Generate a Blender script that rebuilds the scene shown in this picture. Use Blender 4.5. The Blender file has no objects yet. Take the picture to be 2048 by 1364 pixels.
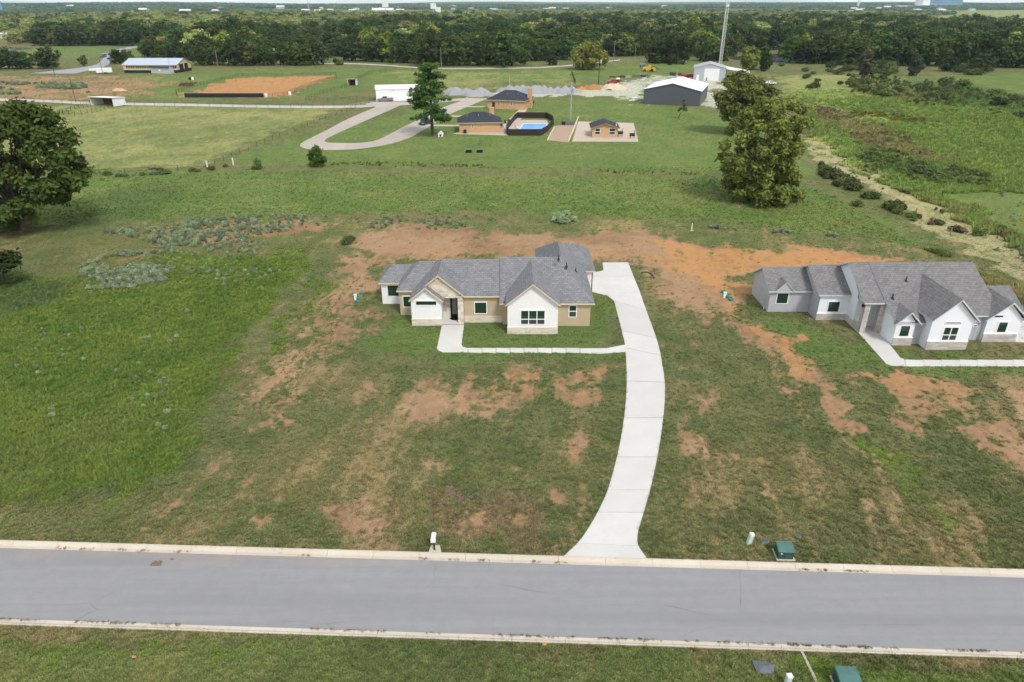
import bpy, bmesh, math, random
import numpy as np
from mathutils import Vector, Matrix

R = math.radians
rnd = random.Random(11)
sc = bpy.context.scene
COL = sc.collection

# ------------------------------------------------------------------ camera
CAM_H, PITCH, FOC = 32.0, R(26.3), 1365.0
cam = bpy.data.cameras.new('camera'); camo = bpy.data.objects.new('camera', cam); COL.objects.link(camo)
cam.sensor_width = 36.0; cam.lens = FOC / 2048 * 36.0; cam.clip_start = 0.5; cam.clip_end = 60000
camo.location = (0, 0, CAM_H); camo.rotation_euler = (R(90) - PITCH, 0, 0)
sc.camera = camo

# ------------------------------------------------------------------ light and exposure
SUN_EL, SUN_AZ = R(50), R(150)        # azimuth clockwise from +Y
w = bpy.data.worlds.new('World'); sc.world = w; w.use_nodes = True
nt = w.node_tree; nt.nodes.clear()
sky = nt.nodes.new('ShaderNodeTexSky'); sky.sky_type = 'NISHITA'; sky.sun_disc = False
sky.sun_elevation = SUN_EL; sky.sun_rotation = SUN_AZ; sky.air_density = 1.0; sky.dust_density = 0.8; sky.ozone_density = 1.0
tcw = nt.nodes.new('ShaderNodeTexCoord')
mpw = nt.nodes.new('ShaderNodeMapping'); mpw.inputs['Scale'].default_value = (1.0, 1.0, 4.0)
nzw = nt.nodes.new('ShaderNodeTexNoise'); nzw.inputs['Scale'].default_value = 2.6; nzw.inputs['Detail'].default_value = 7
rpw = nt.nodes.new('ShaderNodeValToRGB'); rpw.color_ramp.elements[0].position = 0.34; rpw.color_ramp.elements[1].position = 0.6
mxw = nt.nodes.new('ShaderNodeMix'); mxw.data_type = 'RGBA'; mxw.inputs[7].default_value = (9.0, 8.9, 8.8, 1)
bgw = nt.nodes.new('ShaderNodeBackground'); bgw.inputs['Strength'].default_value = 0.085
ouw = nt.nodes.new('ShaderNodeOutputWorld')
nt.links.new(tcw.outputs['Generated'], mpw.inputs['Vector']); nt.links.new(mpw.outputs[0], nzw.inputs['Vector'])
nt.links.new(nzw.outputs[0], rpw.inputs[0]); nt.links.new(rpw.outputs[0], mxw.inputs[0])
nt.links.new(sky.outputs[0], mxw.inputs[6]); nt.links.new(mxw.outputs[2], bgw.inputs[0]); nt.links.new(bgw.outputs[0], ouw.inputs[0])
sl = bpy.data.lights.new('sun', 'SUN'); sl.energy = 1.5; sl.angle = R(12); sl.color = (1.0, 0.96, 0.9)
slo = bpy.data.objects.new('sun', sl); COL.objects.link(slo)
sd = Vector((math.sin(SUN_AZ) * math.cos(SUN_EL), math.cos(SUN_AZ) * math.cos(SUN_EL), math.sin(SUN_EL)))
slo.rotation_euler = (-sd).to_track_quat('-Z', 'Y').to_euler(); slo.location = (60, -20, 120)
sc.view_settings.view_transform = 'Standard'; sc.view_settings.look = 'None'; sc.view_settings.gamma = 1.0
sc.view_settings.exposure = 0.92; sc.view_settings.use_curve_mapping = False
sc.cycles.use_adaptive_sampling = True; sc.cycles.adaptive_threshold = .03
sc.cycles.max_bounces = 5; sc.cycles.diffuse_bounces = 3; sc.cycles.glossy_bounces = 2; sc.cycles.transmission_bounces = 3
sc.cycles.transparent_max_bounces = 4; sc.cycles.volume_bounces = 1

# ------------------------------------------------------------------ lie of the land
def ss(a, b, x):
    t = np.clip((x - a) / (b - a), 0, 1); return t * t * (3 - 2 * t)
def terrain(x, y):
    r = np.hypot(x, y)
    h = 7 * np.sin(x / 900 + 1.3) * np.sin(y / 1300 + .4) + 5 * np.sin(x / 410 + y / 700) + 4 * np.sin(x / 1700 - y / 900 + 2)
    return ss(1700, 6500, r) * (h * .8 + 20) + ss(5500, 12000, r) * (22 + 9 * np.sin(x / 2100 + .7) + 6 * np.sin(x / 800 + 2.1))

# ------------------------------------------------------------------ survey: where a photo point lies on the level ground
_c, _s = math.cos(PITCH), math.sin(PITCH)
def g(px, py, z=0.0):
    X, Y = (px - 1024) / FOC, (682 - py) / FOC
    dy, dz = _c + Y * _s, -_s + Y * _c
    if py < 46:                                   # far land rises: walk out along the sight line
        t = 1200.0
        while t < 15500 and CAM_H + dz * t > float(terrain(np.float64(X * t), np.float64(dy * t))): t *= 1.004
        return (X * t, dy * t)
    t = (z - CAM_H) / dz
    return (X * t, dy * t)
def gv(px, py, z=0.0):
    x, y = g(px, py); return Vector((x, y, z))
def hgt(px, py, y):
    """height of the point seen at (px,py) if it stands at distance y"""
    Y = (682 - py) / FOC
    return CAM_H + (-_s + Y * _c) * y / (_c + Y * _s)
def scale_at(py):
    return FOC / (g(1024, py)[1] * _c + CAM_H * _s)      # pixels per metre

# ------------------------------------------------------------------ node helpers
class NG:
    def __init__(self, name):
        self.m = bpy.data.materials.new(name); self.m.use_nodes = True
        self.t = self.m.node_tree; self.t.nodes.clear()
        self.out = self.t.nodes.new('ShaderNodeOutputMaterial')
    def n(self, ty, **kw):
        nd = self.t.nodes.new(ty)
        for k, v in kw.items(): setattr(nd, k, v)
        return nd
    def put(self, sock, v):
        if hasattr(v, 'is_output'): self.t.links.new(v, sock)
        elif v is not None:
            if isinstance(v, (tuple, list)) and len(v) == 3 and sock.type == 'RGBA': v = (*v, 1)
            sock.default_value = v
    def math(self, op, a, b=0.0, c=None, clamp=False):
        nd = self.n('ShaderNodeMath', operation=op, use_clamp=clamp)
        self.put(nd.inputs[0], a); self.put(nd.inputs[1], b)
        if c is not None: self.put(nd.inputs[2], c)
        return nd.outputs[0]
    def mix(self, f, a, b, blend='MIX'):
        nd = self.n('ShaderNodeMix', data_type='RGBA', blend_type=blend)
        self.put(nd.inputs[0], f); self.put(nd.inputs[6], a); self.put(nd.inputs[7], b)
        return nd.outputs[2]
    def noise(self, vec, scale, detail=3, rough=.55, dist=0.0):
        nd = self.n('ShaderNodeTexNoise'); self.put(nd.inputs['Vector'], vec)
        nd.inputs['Scale'].default_value = scale; nd.inputs['Detail'].default_value = detail
        nd.inputs['Roughness'].default_value = rough; nd.inputs['Distortion'].default_value = dist
        return nd.outputs[0]
    def ramp(self, f, lo, hi):
        nd = self.n('ShaderNodeMapRange', interpolation_type='SMOOTHSTEP'); nd.clamp = True
        self.put(nd.inputs[0], f); self.put(nd.inputs[1], lo); self.put(nd.inputs[2], hi)
        return nd.outputs[0]
    def pos(self): return self.n('ShaderNodeNewGeometry').outputs['Position']
    def obj(self): return self.n('ShaderNodeTexCoord').outputs['Object']
    def uv(self): return self.n('ShaderNodeTexCoord').outputs['UV']
    def mapv(self, v, scale=(1, 1, 1), rot=(0, 0, 0)):
        nd = self.n('ShaderNodeMapping'); self.put(nd.inputs[0], v); nd.inputs['Scale'].default_value = scale; nd.inputs['Rotation'].default_value = rot
        return nd.outputs[0]
    def bump(self, h, strength=.4, dist=.05):
        nd = self.n('ShaderNodeBump'); self.put(nd.inputs['Height'], h); nd.inputs['Strength'].default_value = strength; nd.inputs['Distance'].default_value = dist
        return nd.outputs[0]
    def bsdf(self, col, rough=.8, normal=None, metal=0, spec=.3):
        nd = self.n('ShaderNodeBsdfPrincipled'); self.put(nd.inputs['Base Color'], col); self.put(nd.inputs['Roughness'], rough)
        nd.inputs['Metallic'].default_value = metal; nd.inputs['Specular IOR Level'].default_value = spec
        if normal is not None: self.put(nd.inputs['Normal'], normal)
        self.t.links.new(nd.outputs[0], self.out.inputs[0]); return nd

_mats = {}
def M(name, col, rough=.75, var=.12, scale=2.5, metal=0, spec=.3, bump=0.0):
    """plain surface with an uneven tone"""
    if name in _mats: return _mats[name]
    k = NG(name); o = k.obj()
    f = k.noise(o, scale, 4, .6)
    c = k.mix(k.ramp(f, .25, .75), tuple(v * (1 - var) for v in col), tuple(min(1, v * (1 + var)) for v in col))
    nm = k.bump(k.noise(o, scale * 12, 3), bump, .02) if bump else None
    k.bsdf(c, rough, nm, metal, spec); _mats[name] = k.m; return k.m

# ------------------------------------------------------------------ mesh helpers
class MB:
    def __init__(self): self.v = []; self.f = []; self.mi = []
    def poly(self, pts, m=0):
        b = len(self.v); self.v += [tuple(p) for p in pts]; self.f.append(tuple(range(b, b + len(pts)))); self.mi.append(m); return self
    def box(self, x0, x1, y0, y1, z0, z1, m=0, top=None):
        b = len(self.v)
        self.v += [(x0, y0, z0), (x1, y0, z0), (x1, y1, z0), (x0, y1, z0), (x0, y0, z1), (x1, y0, z1), (x1, y1, z1), (x0, y1, z1)]
        for i, q in enumerate(((0, 3, 2, 1), (4, 5, 6, 7), (0, 1, 5, 4), (1, 2, 6, 5), (2, 3, 7, 6), (3, 0, 4, 7))):
            self.f.append(tuple(b + k for k in q)); self.mi.append(top if (i == 1 and top is not None) else m)
        return self
    def prism(self, poly, vec, m=0, mcap=None, mcap2=None):
        """polygon (3-D points, ccw seen from outside its front) pushed along vec"""
        n = len(poly); b = len(self.v); vec = Vector(vec)
        self.v += [tuple(Vector(p)) for p in poly] + [tuple(Vector(p) + vec) for p in poly]
        self.f.append(tuple(range(b, b + n))); self.mi.append(m if mcap is None else mcap)
        self.f.append(tuple(range(b + 2 * n - 1, b + n - 1, -1))); self.mi.append(m if mcap2 is None else mcap2)
        for i in range(n):
            j = (i + 1) % n
            self.f.append((b + j, b + i, b + n + i, b + n + j)); self.mi.append(m)
        return self
    def tube(self, p0, p1, r0, r1=None, n=8, m=0, cap=True):
        r1 = r0 if r1 is None else r1
        p0, p1 = Vector(p0), Vector(p1); d = (p1 - p0)
        if d.length < 1e-6: return self
        d.normalize(); a = d.orthogonal().normalized(); e = d.cross(a); b = len(self.v)
        for p, r in ((p0, r0), (p1, r1)):
            for i in range(n):
                t = 2 * math.pi * i / n; self.v.append(tuple(p + (a * math.cos(t) + e * math.sin(t)) * r))
        for i in range(n):
            j = (i + 1) % n; self.f.append((b + i, b + j, b + n + j, b + n + i)); self.mi.append(m)
        if cap:
            self.f.append(tuple(b + n - 1 - i for i in range(n))); self.mi.append(m)
            self.f.append(tuple(b + n + i for i in range(n))); self.mi.append(m)
        return self
    def lathe(self, prof, c=(0, 0, 0), n=12, m=0):
        b = len(self.v)
        for r, z in prof:
            for i in range(n):
                t = 2 * math.pi * i / n; self.v.append((c[0] + r * math.cos(t), c[1] + r * math.sin(t), c[2] + z))
        for k in range(len(prof) - 1):
            for i in range(n):
                j = (i + 1) % n; self.f.append((b + k * n + i, b + k * n + j, b + (k + 1) * n + j, b + (k + 1) * n + i)); self.mi.append(m)
        self.f.append(tuple(b + (len(prof) - 1) * n + i for i in range(n))); self.mi.append(m)
        return self
    def mesh(self, name, mats, smooth=False):
        me = bpy.data.meshes.new(name); me.from_pydata(self.v, [], self.f)
        for mt in (mats if isinstance(mats, (list, tuple)) else [mats]): me.materials.append(mt)
        me.polygons.foreach_set('material_index', self.mi)
        me.update()
        uv = me.uv_layers.new(name='UVMap')
        for p in me.polygons:
            nn = p.normal
            if abs(nn.z) > .97: tx, ty = Vector((1, 0, 0)), Vector((0, 1, 0))
            else:
                tx = Vector((-nn.y, nn.x, 0)).normalized(); ty = nn.cross(tx)
            for li in p.loop_indices:
                co = me.vertices[me.loops[li].vertex_index].co; uv.data[li].uv = (co.dot(tx), co.dot(ty))
        if smooth: me.polygons.foreach_set('use_smooth', [True] * len(me.polygons))
        return me
    def build(self, name, mats, parent=None, loc=(0, 0, 0), rz=0.0, smooth=False):
        return link(name, self.mesh(name, mats, smooth), parent, loc, rz)

def link(name, me, parent=None, loc=(0, 0, 0), rz=0.0, scale=None):
    o = bpy.data.objects.new(name, me); COL.objects.link(o); o.location = loc; o.rotation_euler = (0, 0, rz)
    if scale is not None: o.scale = scale
    if parent is not None: o.parent = parent
    return o
def tag(o, label=None, cat=None, group=None, kind=None):
    if label: o['label'] = label
    if cat: o['category'] = cat
    if group: o['group'] = group
    if kind: o['kind'] = kind
    return o
def empty(name, label, cat, loc=(0, 0, 0), rz=0.0, group=None):
    return tag(link(name, None, None, loc, rz), label, cat, group)
def bevel(o, wdt=.02, seg=2):
    b = o.modifiers.new('bevel', 'BEVEL'); b.width = wdt; b.segments = seg; b.limit_method = 'ANGLE'; return o

# ------------------------------------------------------------------ terrain
rows = [-80, -50, -25, -8, 2, 8, 12, 15, 17.5]
py = 1560.0
while py > 12: 
    rows.append((CAM_H / (_s - (682 - py) / FOC * _c)) * (_c + (682 - py) / FOC * _s)); py -= 2.1 if py > 60 else 1.3
rows = [r for i, r in enumerate(rows) if i < 9 or r > 18]
while rows[-1] < 16000: rows.append(rows[-1] * 1.025)
rows = np.array(rows); NC = 960
u = np.linspace(-1, 1, NC)
hw = np.maximum(45, (np.maximum(rows, 0) * _c + CAM_H * _s) * .75 * 1.3)
GX = hw[:, None] * u[None, :]; GY = np.repeat(rows[:, None], NC, 1)
GX = GX.ravel(); GY = GY.ravel(); GZ = terrain(GX, GY)
NV = len(GX)
def vnoise(x, y, seed):
    xi = np.floor(x).astype(np.int64); yi = np.floor(y).astype(np.int64); fx = x - xi; fy = y - yi
    fx = fx * fx * (3 - 2 * fx); fy = fy * fy * (3 - 2 * fy)
    def h(a, b):
        n = (a * 374761393 + b * 668265263 + seed * 1442695041) & 0xffffffff
        n = ((n ^ (n >> 13)) * 1274126177) & 0xffffffff
        return ((n ^ (n >> 16)) & 0xffff) / 65535.0
    a = h(xi, yi); b = h(xi + 1, yi); c = h(xi, yi + 1); d = h(xi + 1, yi + 1)
    return (a * (1 - fx) + b * fx) * (1 - fy) + (c * (1 - fx) + d * fx) * fy
def fbm(x, y, scale, octv=4, seed=0, rough=.55):
    t = np.zeros(x.shape); amp = 1.0; tot = 0; f = scale
    for o in range(octv):
        a = .6 + o * 1.1; ca, sa = math.cos(a), math.sin(a)
        t += amp * vnoise((x * ca - y * sa) * f + 17.3 * o, (x * sa + y * ca) * f - 9.1 * o, seed + o * 7); tot += amp; amp *= rough; f *= 2.03
    t = t / tot
    return np.clip(.5 + (t - .5) * 1.55, 0, 1)      # spread to about 0..1
# outlines of the cover wander a little
_wa = 1.1 + .012 * np.maximum(GY, 0)
WX = GX + (fbm(GX, GY, .28, 4, 101) - .5) * 3.2 * _wa * .8; WY = GY + (fbm(GX, GY, .28, 4, 202) - .5) * 3.2 * _wa * .8
masks = {k: np.zeros(NV, np.float32) for k in 'dirt orange dry lush lawn dark gravel brown sand olive mud far'.split()}

def sdist(poly, X, Y, closed=True):
    """distance to the outline; inside counts as positive when closed"""
    P = np.array(poly, float); n = len(P); dmin = np.full(X.shape, 1e9); ins = np.zeros(X.shape, bool)
    for i in range(n if closed else n - 1):
        a = P[i]; b = P[(i + 1) % n]; e = b - a; L = max(e @ e, 1e-9)
        t = np.clip(((X - a[0]) * e[0] + (Y - a[1]) * e[1]) / L, 0, 1)
        dmin = np.minimum(dmin, np.hypot(X - a[0] - t * e[0], Y - a[1] - t * e[1]))
        if closed:
            cnd = (a[1] > Y) != (b[1] > Y)
            with np.errstate(divide='ignore', invalid='ignore'):
                ins ^= cnd & (X < (b[0] - a[0]) * (Y - a[1]) / (b[1] - a[1]) + a[0])
    return np.where(ins, dmin, -dmin) if closed else dmin
def paint(ch, pts, soft=2.0, k=1.0, px=True, mode='max'):
    P = [g(*p) for p in pts] if px else pts
    A = np.array(P); lo = A.min(0) - soft - 1; hi = A.max(0) + soft + 1
    ix = np.where((GX > lo[0]) & (GX < hi[0]) & (GY > lo[1]) & (GY < hi[1]))[0]
    if not len(ix): return
    wgt = ss(-soft, soft, sdist(P, WX[ix], WY[ix])) * k
    a = masks[ch]
    if mode == 'max': a[ix] = np.maximum(a[ix], wgt)
    elif mode == 'sub': a[ix] = a[ix] * (1 - wgt)
    else: a[ix] = np.clip(a[ix] + wgt, 0, 1)
def stroke(ch, pts, width, soft=1.0, k=1.0, px=True, mode='max'):
    P = [g(*p) for p in pts] if px else pts
    A = np.array(P); e = width + soft + 1; lo = A.min(0) - e; hi = A.max(0) + e
    ix = np.where((GX > lo[0]) & (GX < hi[0]) & (GY > lo[1]) & (GY < hi[1]))[0]
    if not len(ix): return
    d = sdist(P, WX[ix], WY[ix], False)
    wgt = (1 - ss(width - soft, width + soft, d)) * k; a = masks[ch]
    if mode == 'max': a[ix] = np.maximum(a[ix], wgt)
    elif mode == 'sub': a[ix] = a[ix] * (1 - wgt)
    else: a[ix] = np.clip(a[ix] + wgt, 0, 1)

# --- ground cover, plotted from the photograph
paint('lush', [(-500, 560), (150, 545), (380, 500), (520, 520), (620, 490), (600, 540), (545, 620), (470, 700), (410, 810), (345, 945), (310, 985), (120, 985), (-500, 1000)], 3.2, 1)
paint('olive', [(-400, 1000), (310, 990), (420, 1000), (330, 1070), (-400, 1060)], 2, .6)
paint('olive', [(150, 470), (420, 430), (650, 480), (560, 560), (420, 600), (100, 560)], 3, .7)
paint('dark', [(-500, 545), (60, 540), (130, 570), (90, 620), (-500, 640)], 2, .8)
# house lawns
paint('lawn', [(760, 640), (1190, 590), (1225, 592), (1248, 690), (1250, 712), (870, 716), (725, 712), (735, 672)], .8, 1)
paint('lawn', [(1500, 600), (1535, 628), (1800, 700), (2200, 720), (2200, 740), (1830, 748), (1640, 735), (1590, 690)], .8, 1)
paint('olive', [(745, 650), (880, 655), (870, 705), (735, 690)], 1.2, .75)
paint('olive', [(1545, 640), (1700, 655), (1730, 715), (1640, 720), (1590, 680)], 1.2, .7)
# dirt round the houses
paint('dirt', [(700, 490), (760, 455), (860, 445), (1010, 462), (1200, 470), (1290, 458), (1340, 465), (1350, 500), (1300, 560), (1260, 525), (1200, 520), (1000, 515), (780, 525), (755, 560), (742, 640), (715, 700), (650, 730), (655, 650), (690, 560)], 3.4, 1.0)
paint('dirt', [(395, 464), (440, 446), (600, 437), (668, 443), (640, 468), (520, 478), (430, 490)], 1.4, 1.0)
paint('orange', [(800, 520), (880, 500), (1060, 505), (1280, 500), (1290, 530), (1000, 540), (780, 540)], 2.5, .3)
paint('brown', [(700, 480), (1000, 452), (1190, 460), (1190, 485), (900, 490), (740, 520)], 2.5, .6)
paint('dirt', [(1310, 480), (1400, 492), (1600, 500), (1720, 505), (1850, 522), (1800, 540), (1520, 560), (1500, 640), (1430, 620), (1380, 560), (1330, 520)], 2, 1)
paint('orange', [(1310, 482), (1400, 492), (1600, 500), (1720, 505), (1850, 522), (1800, 540), (1520, 550), (1460, 600), (1390, 560), (1330, 520)], 2, 1)
stroke('dirt', [(1300, 470), (1340, 540), (1400, 600), (1470, 640), (1530, 690), (1590, 740)], 2.6, 1.6, .85)
stroke('dirt', [(1560, 705), (1600, 755), (1640, 790), (1690, 840), (1725, 885)], .5, .35, 1.3); stroke('dirt', [(1725, 885), (1790, 950), (1800, 1010)], .3, .3, .75); stroke('lush', [(1735, 885), (1820, 960), (1880, 1060)], .5, .4, .7)
for dx in (0, 22, 48, 75): stroke('dirt', [(735 - dx, 545 + dx * .3), (690 - dx, 625), (645 - dx, 705), (600 - dx, 790), (570 - dx, 850)], .28, .25, 1.0 - dx * .004)
for dx in (12, 36): stroke('lush', [(735 - dx, 560), (690 - dx, 640), (640 - dx, 730), (600 - dx, 800)], .3, .3, .6)
for dx in (0, 14): stroke('dirt', [(1335 + dx, 560), (1420 + dx, 640), (1500 + dx, 700), (1570 + dx, 780), (1640 + dx, 870)], .22, .2, .9)
stroke('dirt', [(1480, 640), (1540, 660), (1600, 740)], 1.6, .8, .9); stroke('orange', [(1480, 620), (1540, 660), (1600, 740)], 1.6, 1, .6)
stroke('dirt', [(1300, 455), (1500, 465), (1700, 490), (1850, 505)], 1.6, 1.4, .5)
stroke('dirt', [(1365, 640), (1385, 720), (1395, 800), (1400, 900)], 1.6, 1.5, .62)
stroke('dirt', [(640, 640), (590, 760), (545, 860)], 1.3, 1.3, .68); stroke('dirt', [(700, 600), (640, 700), (560, 780)], 1.4, 1.4, .8)
stroke('dirt', [(500, 720), (485, 800), (455, 900), (440, 960)], 1.4, 1.3, .5); stroke('lush', [(640, 560), (590, 660), (560, 700), (545, 760)], .7, .6, .8)
paint('dirt', [(780, 790), (880, 745), (1100, 732), (1240, 728), (1235, 760), (1190, 795), (1050, 800), (1000, 830), (900, 830), (800, 850)], 2.4, .8)
paint('orange', [(900, 750), (1240, 735), (1200, 790), (1050, 790)], 2, .25)
stroke('dirt', [(960, 800), (975, 835)], .4, .3, .9); stroke('dirt', [(730, 760), (740, 850), (770, 950)], 1.3, 1.3, .3)
paint('dirt', [(1685, 745), (1850, 755), (1970, 765), (1960, 790), (1900, 810), (1935, 835), (1880, 860), (1840, 890), (1770, 830), (1790, 800)], 1.3, .9)
paint('orange', [(1685, 745), (1850, 755), (1970, 765), (1850, 800)], 1.5, .5)
paint('dirt', [(1870, 880), (1930, 845), (2000, 860), (2120, 920), (2100, 960), (1960, 905)], 1.2, .85)
paint('dirt', [(1980, 800), (2100, 790), (2100, 860), (2020, 830)], 1.2, .75)
for x, y, a, b in ((345, 1025, 50, 18), (735, 1040, 75, 26), (985, 1055, 120, 38), (535, 1045, 20, 22), (470, 880, 18, 40), (400, 1000, 30, 12), (1040, 920, 26, 14), (960, 992, 45, 8), (1180, 890, 30, 25), (1790, 990, 12, 30), (1560, 980, 30, 30), (1700, 1020, 30, 25), (2010, 1075, 18, 14), (820, 790, 30, 20), (1215, 1030, 30, 22), (660, 1000, 25, 14), (245, 1040, 30, 10), (1140, 1000, 40, 30), (890, 960, 40, 20)):
    paint('dirt', [(x - a, y), (x - a * .5, y - b), (x + a * .4, y - b * .9), (x + a, y), (x + a * .5, y + b), (x - a * .4, y + b * .8)], max(.8, a / 30), .66)
paint('brown', [(850, 1000), (1100, 1010), (1120, 1095), (900, 1095)], 1.5, .9)
paint('brown', [(660, 1010), (810, 1010), (800, 1075), (670, 1080)], 1.5, .6)
paint('mud', [(930, 985), (1010, 985), (1005, 998), (925, 1000)], .35, .9)
paint('olive', [(700, 850), (1240, 850), (1200, 1000), (1150, 1110), (300, 1090), (420, 850)], 5, .45)
paint('olive', [(1400, 700), (1700, 850), (2100, 950), (2100, 1140), (1300, 1110)], 6, .4)
paint('lawn', [(1285, 560), (1335, 640), (1360, 760), (1345, 900), (1300, 1080), (1320, 900), (1330, 760), (1290, 640)], .8, .4)
# near verge
paint('lush', [(1560, 1295), (2300, 1310), (2300, 1600), (1700, 1600), (1610, 1330)], .8, .65)
paint('lush', [(-500, 1250), (250, 1262), (900, 1290), (900, 1300), (200, 1300), (-500, 1290)], .6, .5)
paint('olive', [(-500, 1290), (1590, 1330), (1650, 1600), (-500, 1600)], 1.5, .5); paint('lawn', [(-500, 1250), (2500, 1320), (2500, 1700), (-500, 1700)], 1.0, .55)
# meadow band behind the lots, farm lawns, pastures, painted tree shade
paint('lawn', [(-600, 330), (400, 340), (1450, 355), (1600, 370), (1780, 440), (1850, 490), (1400, 440), (1000, 420), (300, 440), (-600, 470)], 2.5, .75)
paint('dark', [(150, 400), (300, 360), (420, 380), (330, 430), (120, 470)], 6, .7)  # shade of the large western tree, painted into the meadow colour
paint('dark', [(1380, 345), (1480, 345), (1600, 400), (1560, 425), (1450, 410)], 3, .55)  # tree shade painted on the turf round the big olive trees
paint('dirt', [(1420, 395), (1500, 390), (1580, 405), (1560, 418), (1470, 415)], 1.4, .5)
paint('brown', [(560, 430), (900, 425), (1100, 440), (1100, 448), (760, 442)], 1.5, .5)
paint('lush', [(700, 400), (1400, 400), (1800, 450), (1750, 455), (1100, 430), (800, 425)], 2, .3)
paint('lawn', [(600, 330), (430, 325), (600, 270), (900, 205), (1280, 195), (1450, 230), (1600, 300), (1640, 350), (1200, 340)], 2.5, 1)
paint('dry', [(-600, 207), (700, 212), (560, 262), (400, 330), (150, 340), (-600, 350)], 3, .62)
paint('dark', [(250, 262), (520, 245), (600, 235), (480, 262), (260, 290)], 6, .5)
paint('lawn', [(240, 150), (690, 135), (1150, 135), (1400, 118), (1400, 160), (760, 170), (620, 196), (240, 200)], 6, .7)
paint('dry', [(760, 140), (1130, 140), (1180, 165), (1120, 178), (860, 180)], 6, .5)
paint('dirt', [(-400, 150), (300, 152), (330, 160), (350, 165), (320, 180), (300, 195), (240, 200), (-400, 205)], 5, .72)
paint('orange', [(-400, 150), (300, 160), (300, 195), (240, 200), (-400, 205)], 6, .12)
paint('dry', [(-400, 150), (300, 152), (330, 160), (-400, 175)], 8, .3)
paint('dirt', [(360, 192), (470, 156), (672, 151), (565, 194)], 1.2, 1.6); paint('orange', [(360, 192), (470, 156), (672, 151), (565, 194)], 1.2, 1.5)
for q in ('brown', 'dry', 'lawn'): paint(q, [(360, 192), (470, 156), (672, 151), (565, 194)], 1.2, 1, mode='sub')
paint('dirt', [(360, 192), (470, 156), (672, 151), (565, 194)], 1.2, 1.6)
# rough land east of the big trees
paint('olive', [(1560, 150), (2600, 150), (2600, 620), (2060, 560), (1640, 310)], 5, .8)
paint('lawn', [(1560, 150), (2600, 150), (2600, 620), (2060, 560), (1640, 310)], 5, .55)
paint('dry', [(1560, 150), (1700, 150), (1760, 170), (1680, 205), (1570, 190)], 5, .95)
paint('dry', [(1600, 195), (1700, 225), (1830, 235), (1770, 245), (1640, 220)], 3, .7)
paint('brown', [(1620, 212), (1700, 225), (1760, 250), (1820, 290), (1920, 320), (1860, 325), (1740, 290), (1650, 240)], 3, 1)
paint('brown', [(1690, 155), (1850, 175), (1900, 200), (1830, 205), (1700, 185)], 4, .6)
paint('dark', [(1700, 155), (2000, 170), (2100, 230), (1950, 215), (1750, 195)], 5, .7)
paint('dark', [(1720, 300), (1860, 330), (1960, 360), (1830, 360), (1730, 335)], 2.5, .8)
paint('lawn', [(1900, 147), (2300, 152), (2300, 195), (2040, 190), (1960, 168)], 2, 1); paint('lush', [(1900, 147), (2300, 152), (2300, 195), (2040, 190), (1960, 168)], 2, .4)
for q in ('olive', 'dark', 'brown'): paint(q, [(1900, 147), (2300, 152), (2300, 195), (2040, 190), (1960, 168)], 2, 1, mode='sub')
paint('lawn', [(1880, 385), (2400, 390), (2400, 520), (2045, 480), (1960, 430)], 1.5, 1)
stroke('sand', [(1625, 285), (1700, 350), (1790, 400), (1880, 455), (1960, 500), (2060, 560), (2200, 640)], 1.5, 1.0, 1.0)
stroke('sand', [(1720, 345), (1810, 390), (1905, 440), (1990, 490), (2080, 540), (2200, 610)], 1.4, .9, 1.05)
stroke('dry', [(1620, 280), (1780, 390), (2000, 510), (2200, 630)], 4, 2, .6)
stroke('brown', [(1800, 380), (1900, 420), (2000, 465), (2060, 490)], .9, .7, .8)
stroke('brown', [(1650, 345), (1740, 385), (1800, 415)], 1.2, .8, .6)
paint('olive', [(1180, 445), (1700, 470), (1880, 510), (1980, 560), (2100, 600), (2100, 700), (1900, 520), (1400, 490)], 2, .5)
# gravel yard and drives of the farm
paint('gravel', [(1030, 190), (1060, 193), (1150, 190), (1275, 198), (1290, 212), (1285, 185), (1300, 172), (1270, 166), (1230, 172), (1100, 180), (960, 185), (930, 195)], 1.5, 1)
paint('gravel', [(1385, 160), (1440, 158), (1450, 180), (1400, 182)], 1.5, 1); paint('gravel', [(1398, 185), (1440, 186), (1450, 215), (1400, 212)], 1.2, 1)
paint('gravel', [(1225, 170), (1300, 150), (1400, 150), (1400, 165), (1300, 172)], 2, .6)
paint('sand', [(1200, 176), (1275, 165), (1290, 200), (1250, 200)], 2, .5)
# far land
FARY = ss(900, 1500, GY); masks['far'] = FARY.astype(np.float32)
for P in ([(180, 27), (290, 20), (420, 24), (300, 32)], [(-60, 33), (22, 24), (24, 32), (-60, 38)], [(640, 22), (900, 20), (930, 30), (660, 28)], [(960, 19), (1100, 17), (1260, 20), (1000, 22)], [(1150, 21), (1220, 17), (1230, 22)], [(1860, 38), (1900, 22), (2060, 20), (2300, 24), (2300, 42), (1960, 42)], [(1690, 30), (1745, 24), (1760, 30), (1690, 33)], [(120, 17), (250, 14), (300, 17)], [(700, 15), (900, 13.5), (900, 16)]):
    paint('dry', P, 20, 1.0); 
paint('orange', [(640, 21), (760, 19), (780, 23), (650, 25)], 20, .4)
paint('lawn', [(60, 92), (320, 92), (330, 108), (60, 118)], 8, 1); paint('brown', [(-200, 80), (120, 82), (120, 92), (-200, 94)], 6, .7)

# ------------------------------------------------------------------ ground sheet
ROADS = [  # lines as y = a + b x in metres
    ]
def far_asph(x): return 32.85 - .0395 * x
def far_back(x): return 33.46 - .0395 * x
def near_asph(x): return 27.25 - .0395 * x
def near_back(x): return 26.76 - .0395 * x
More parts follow.
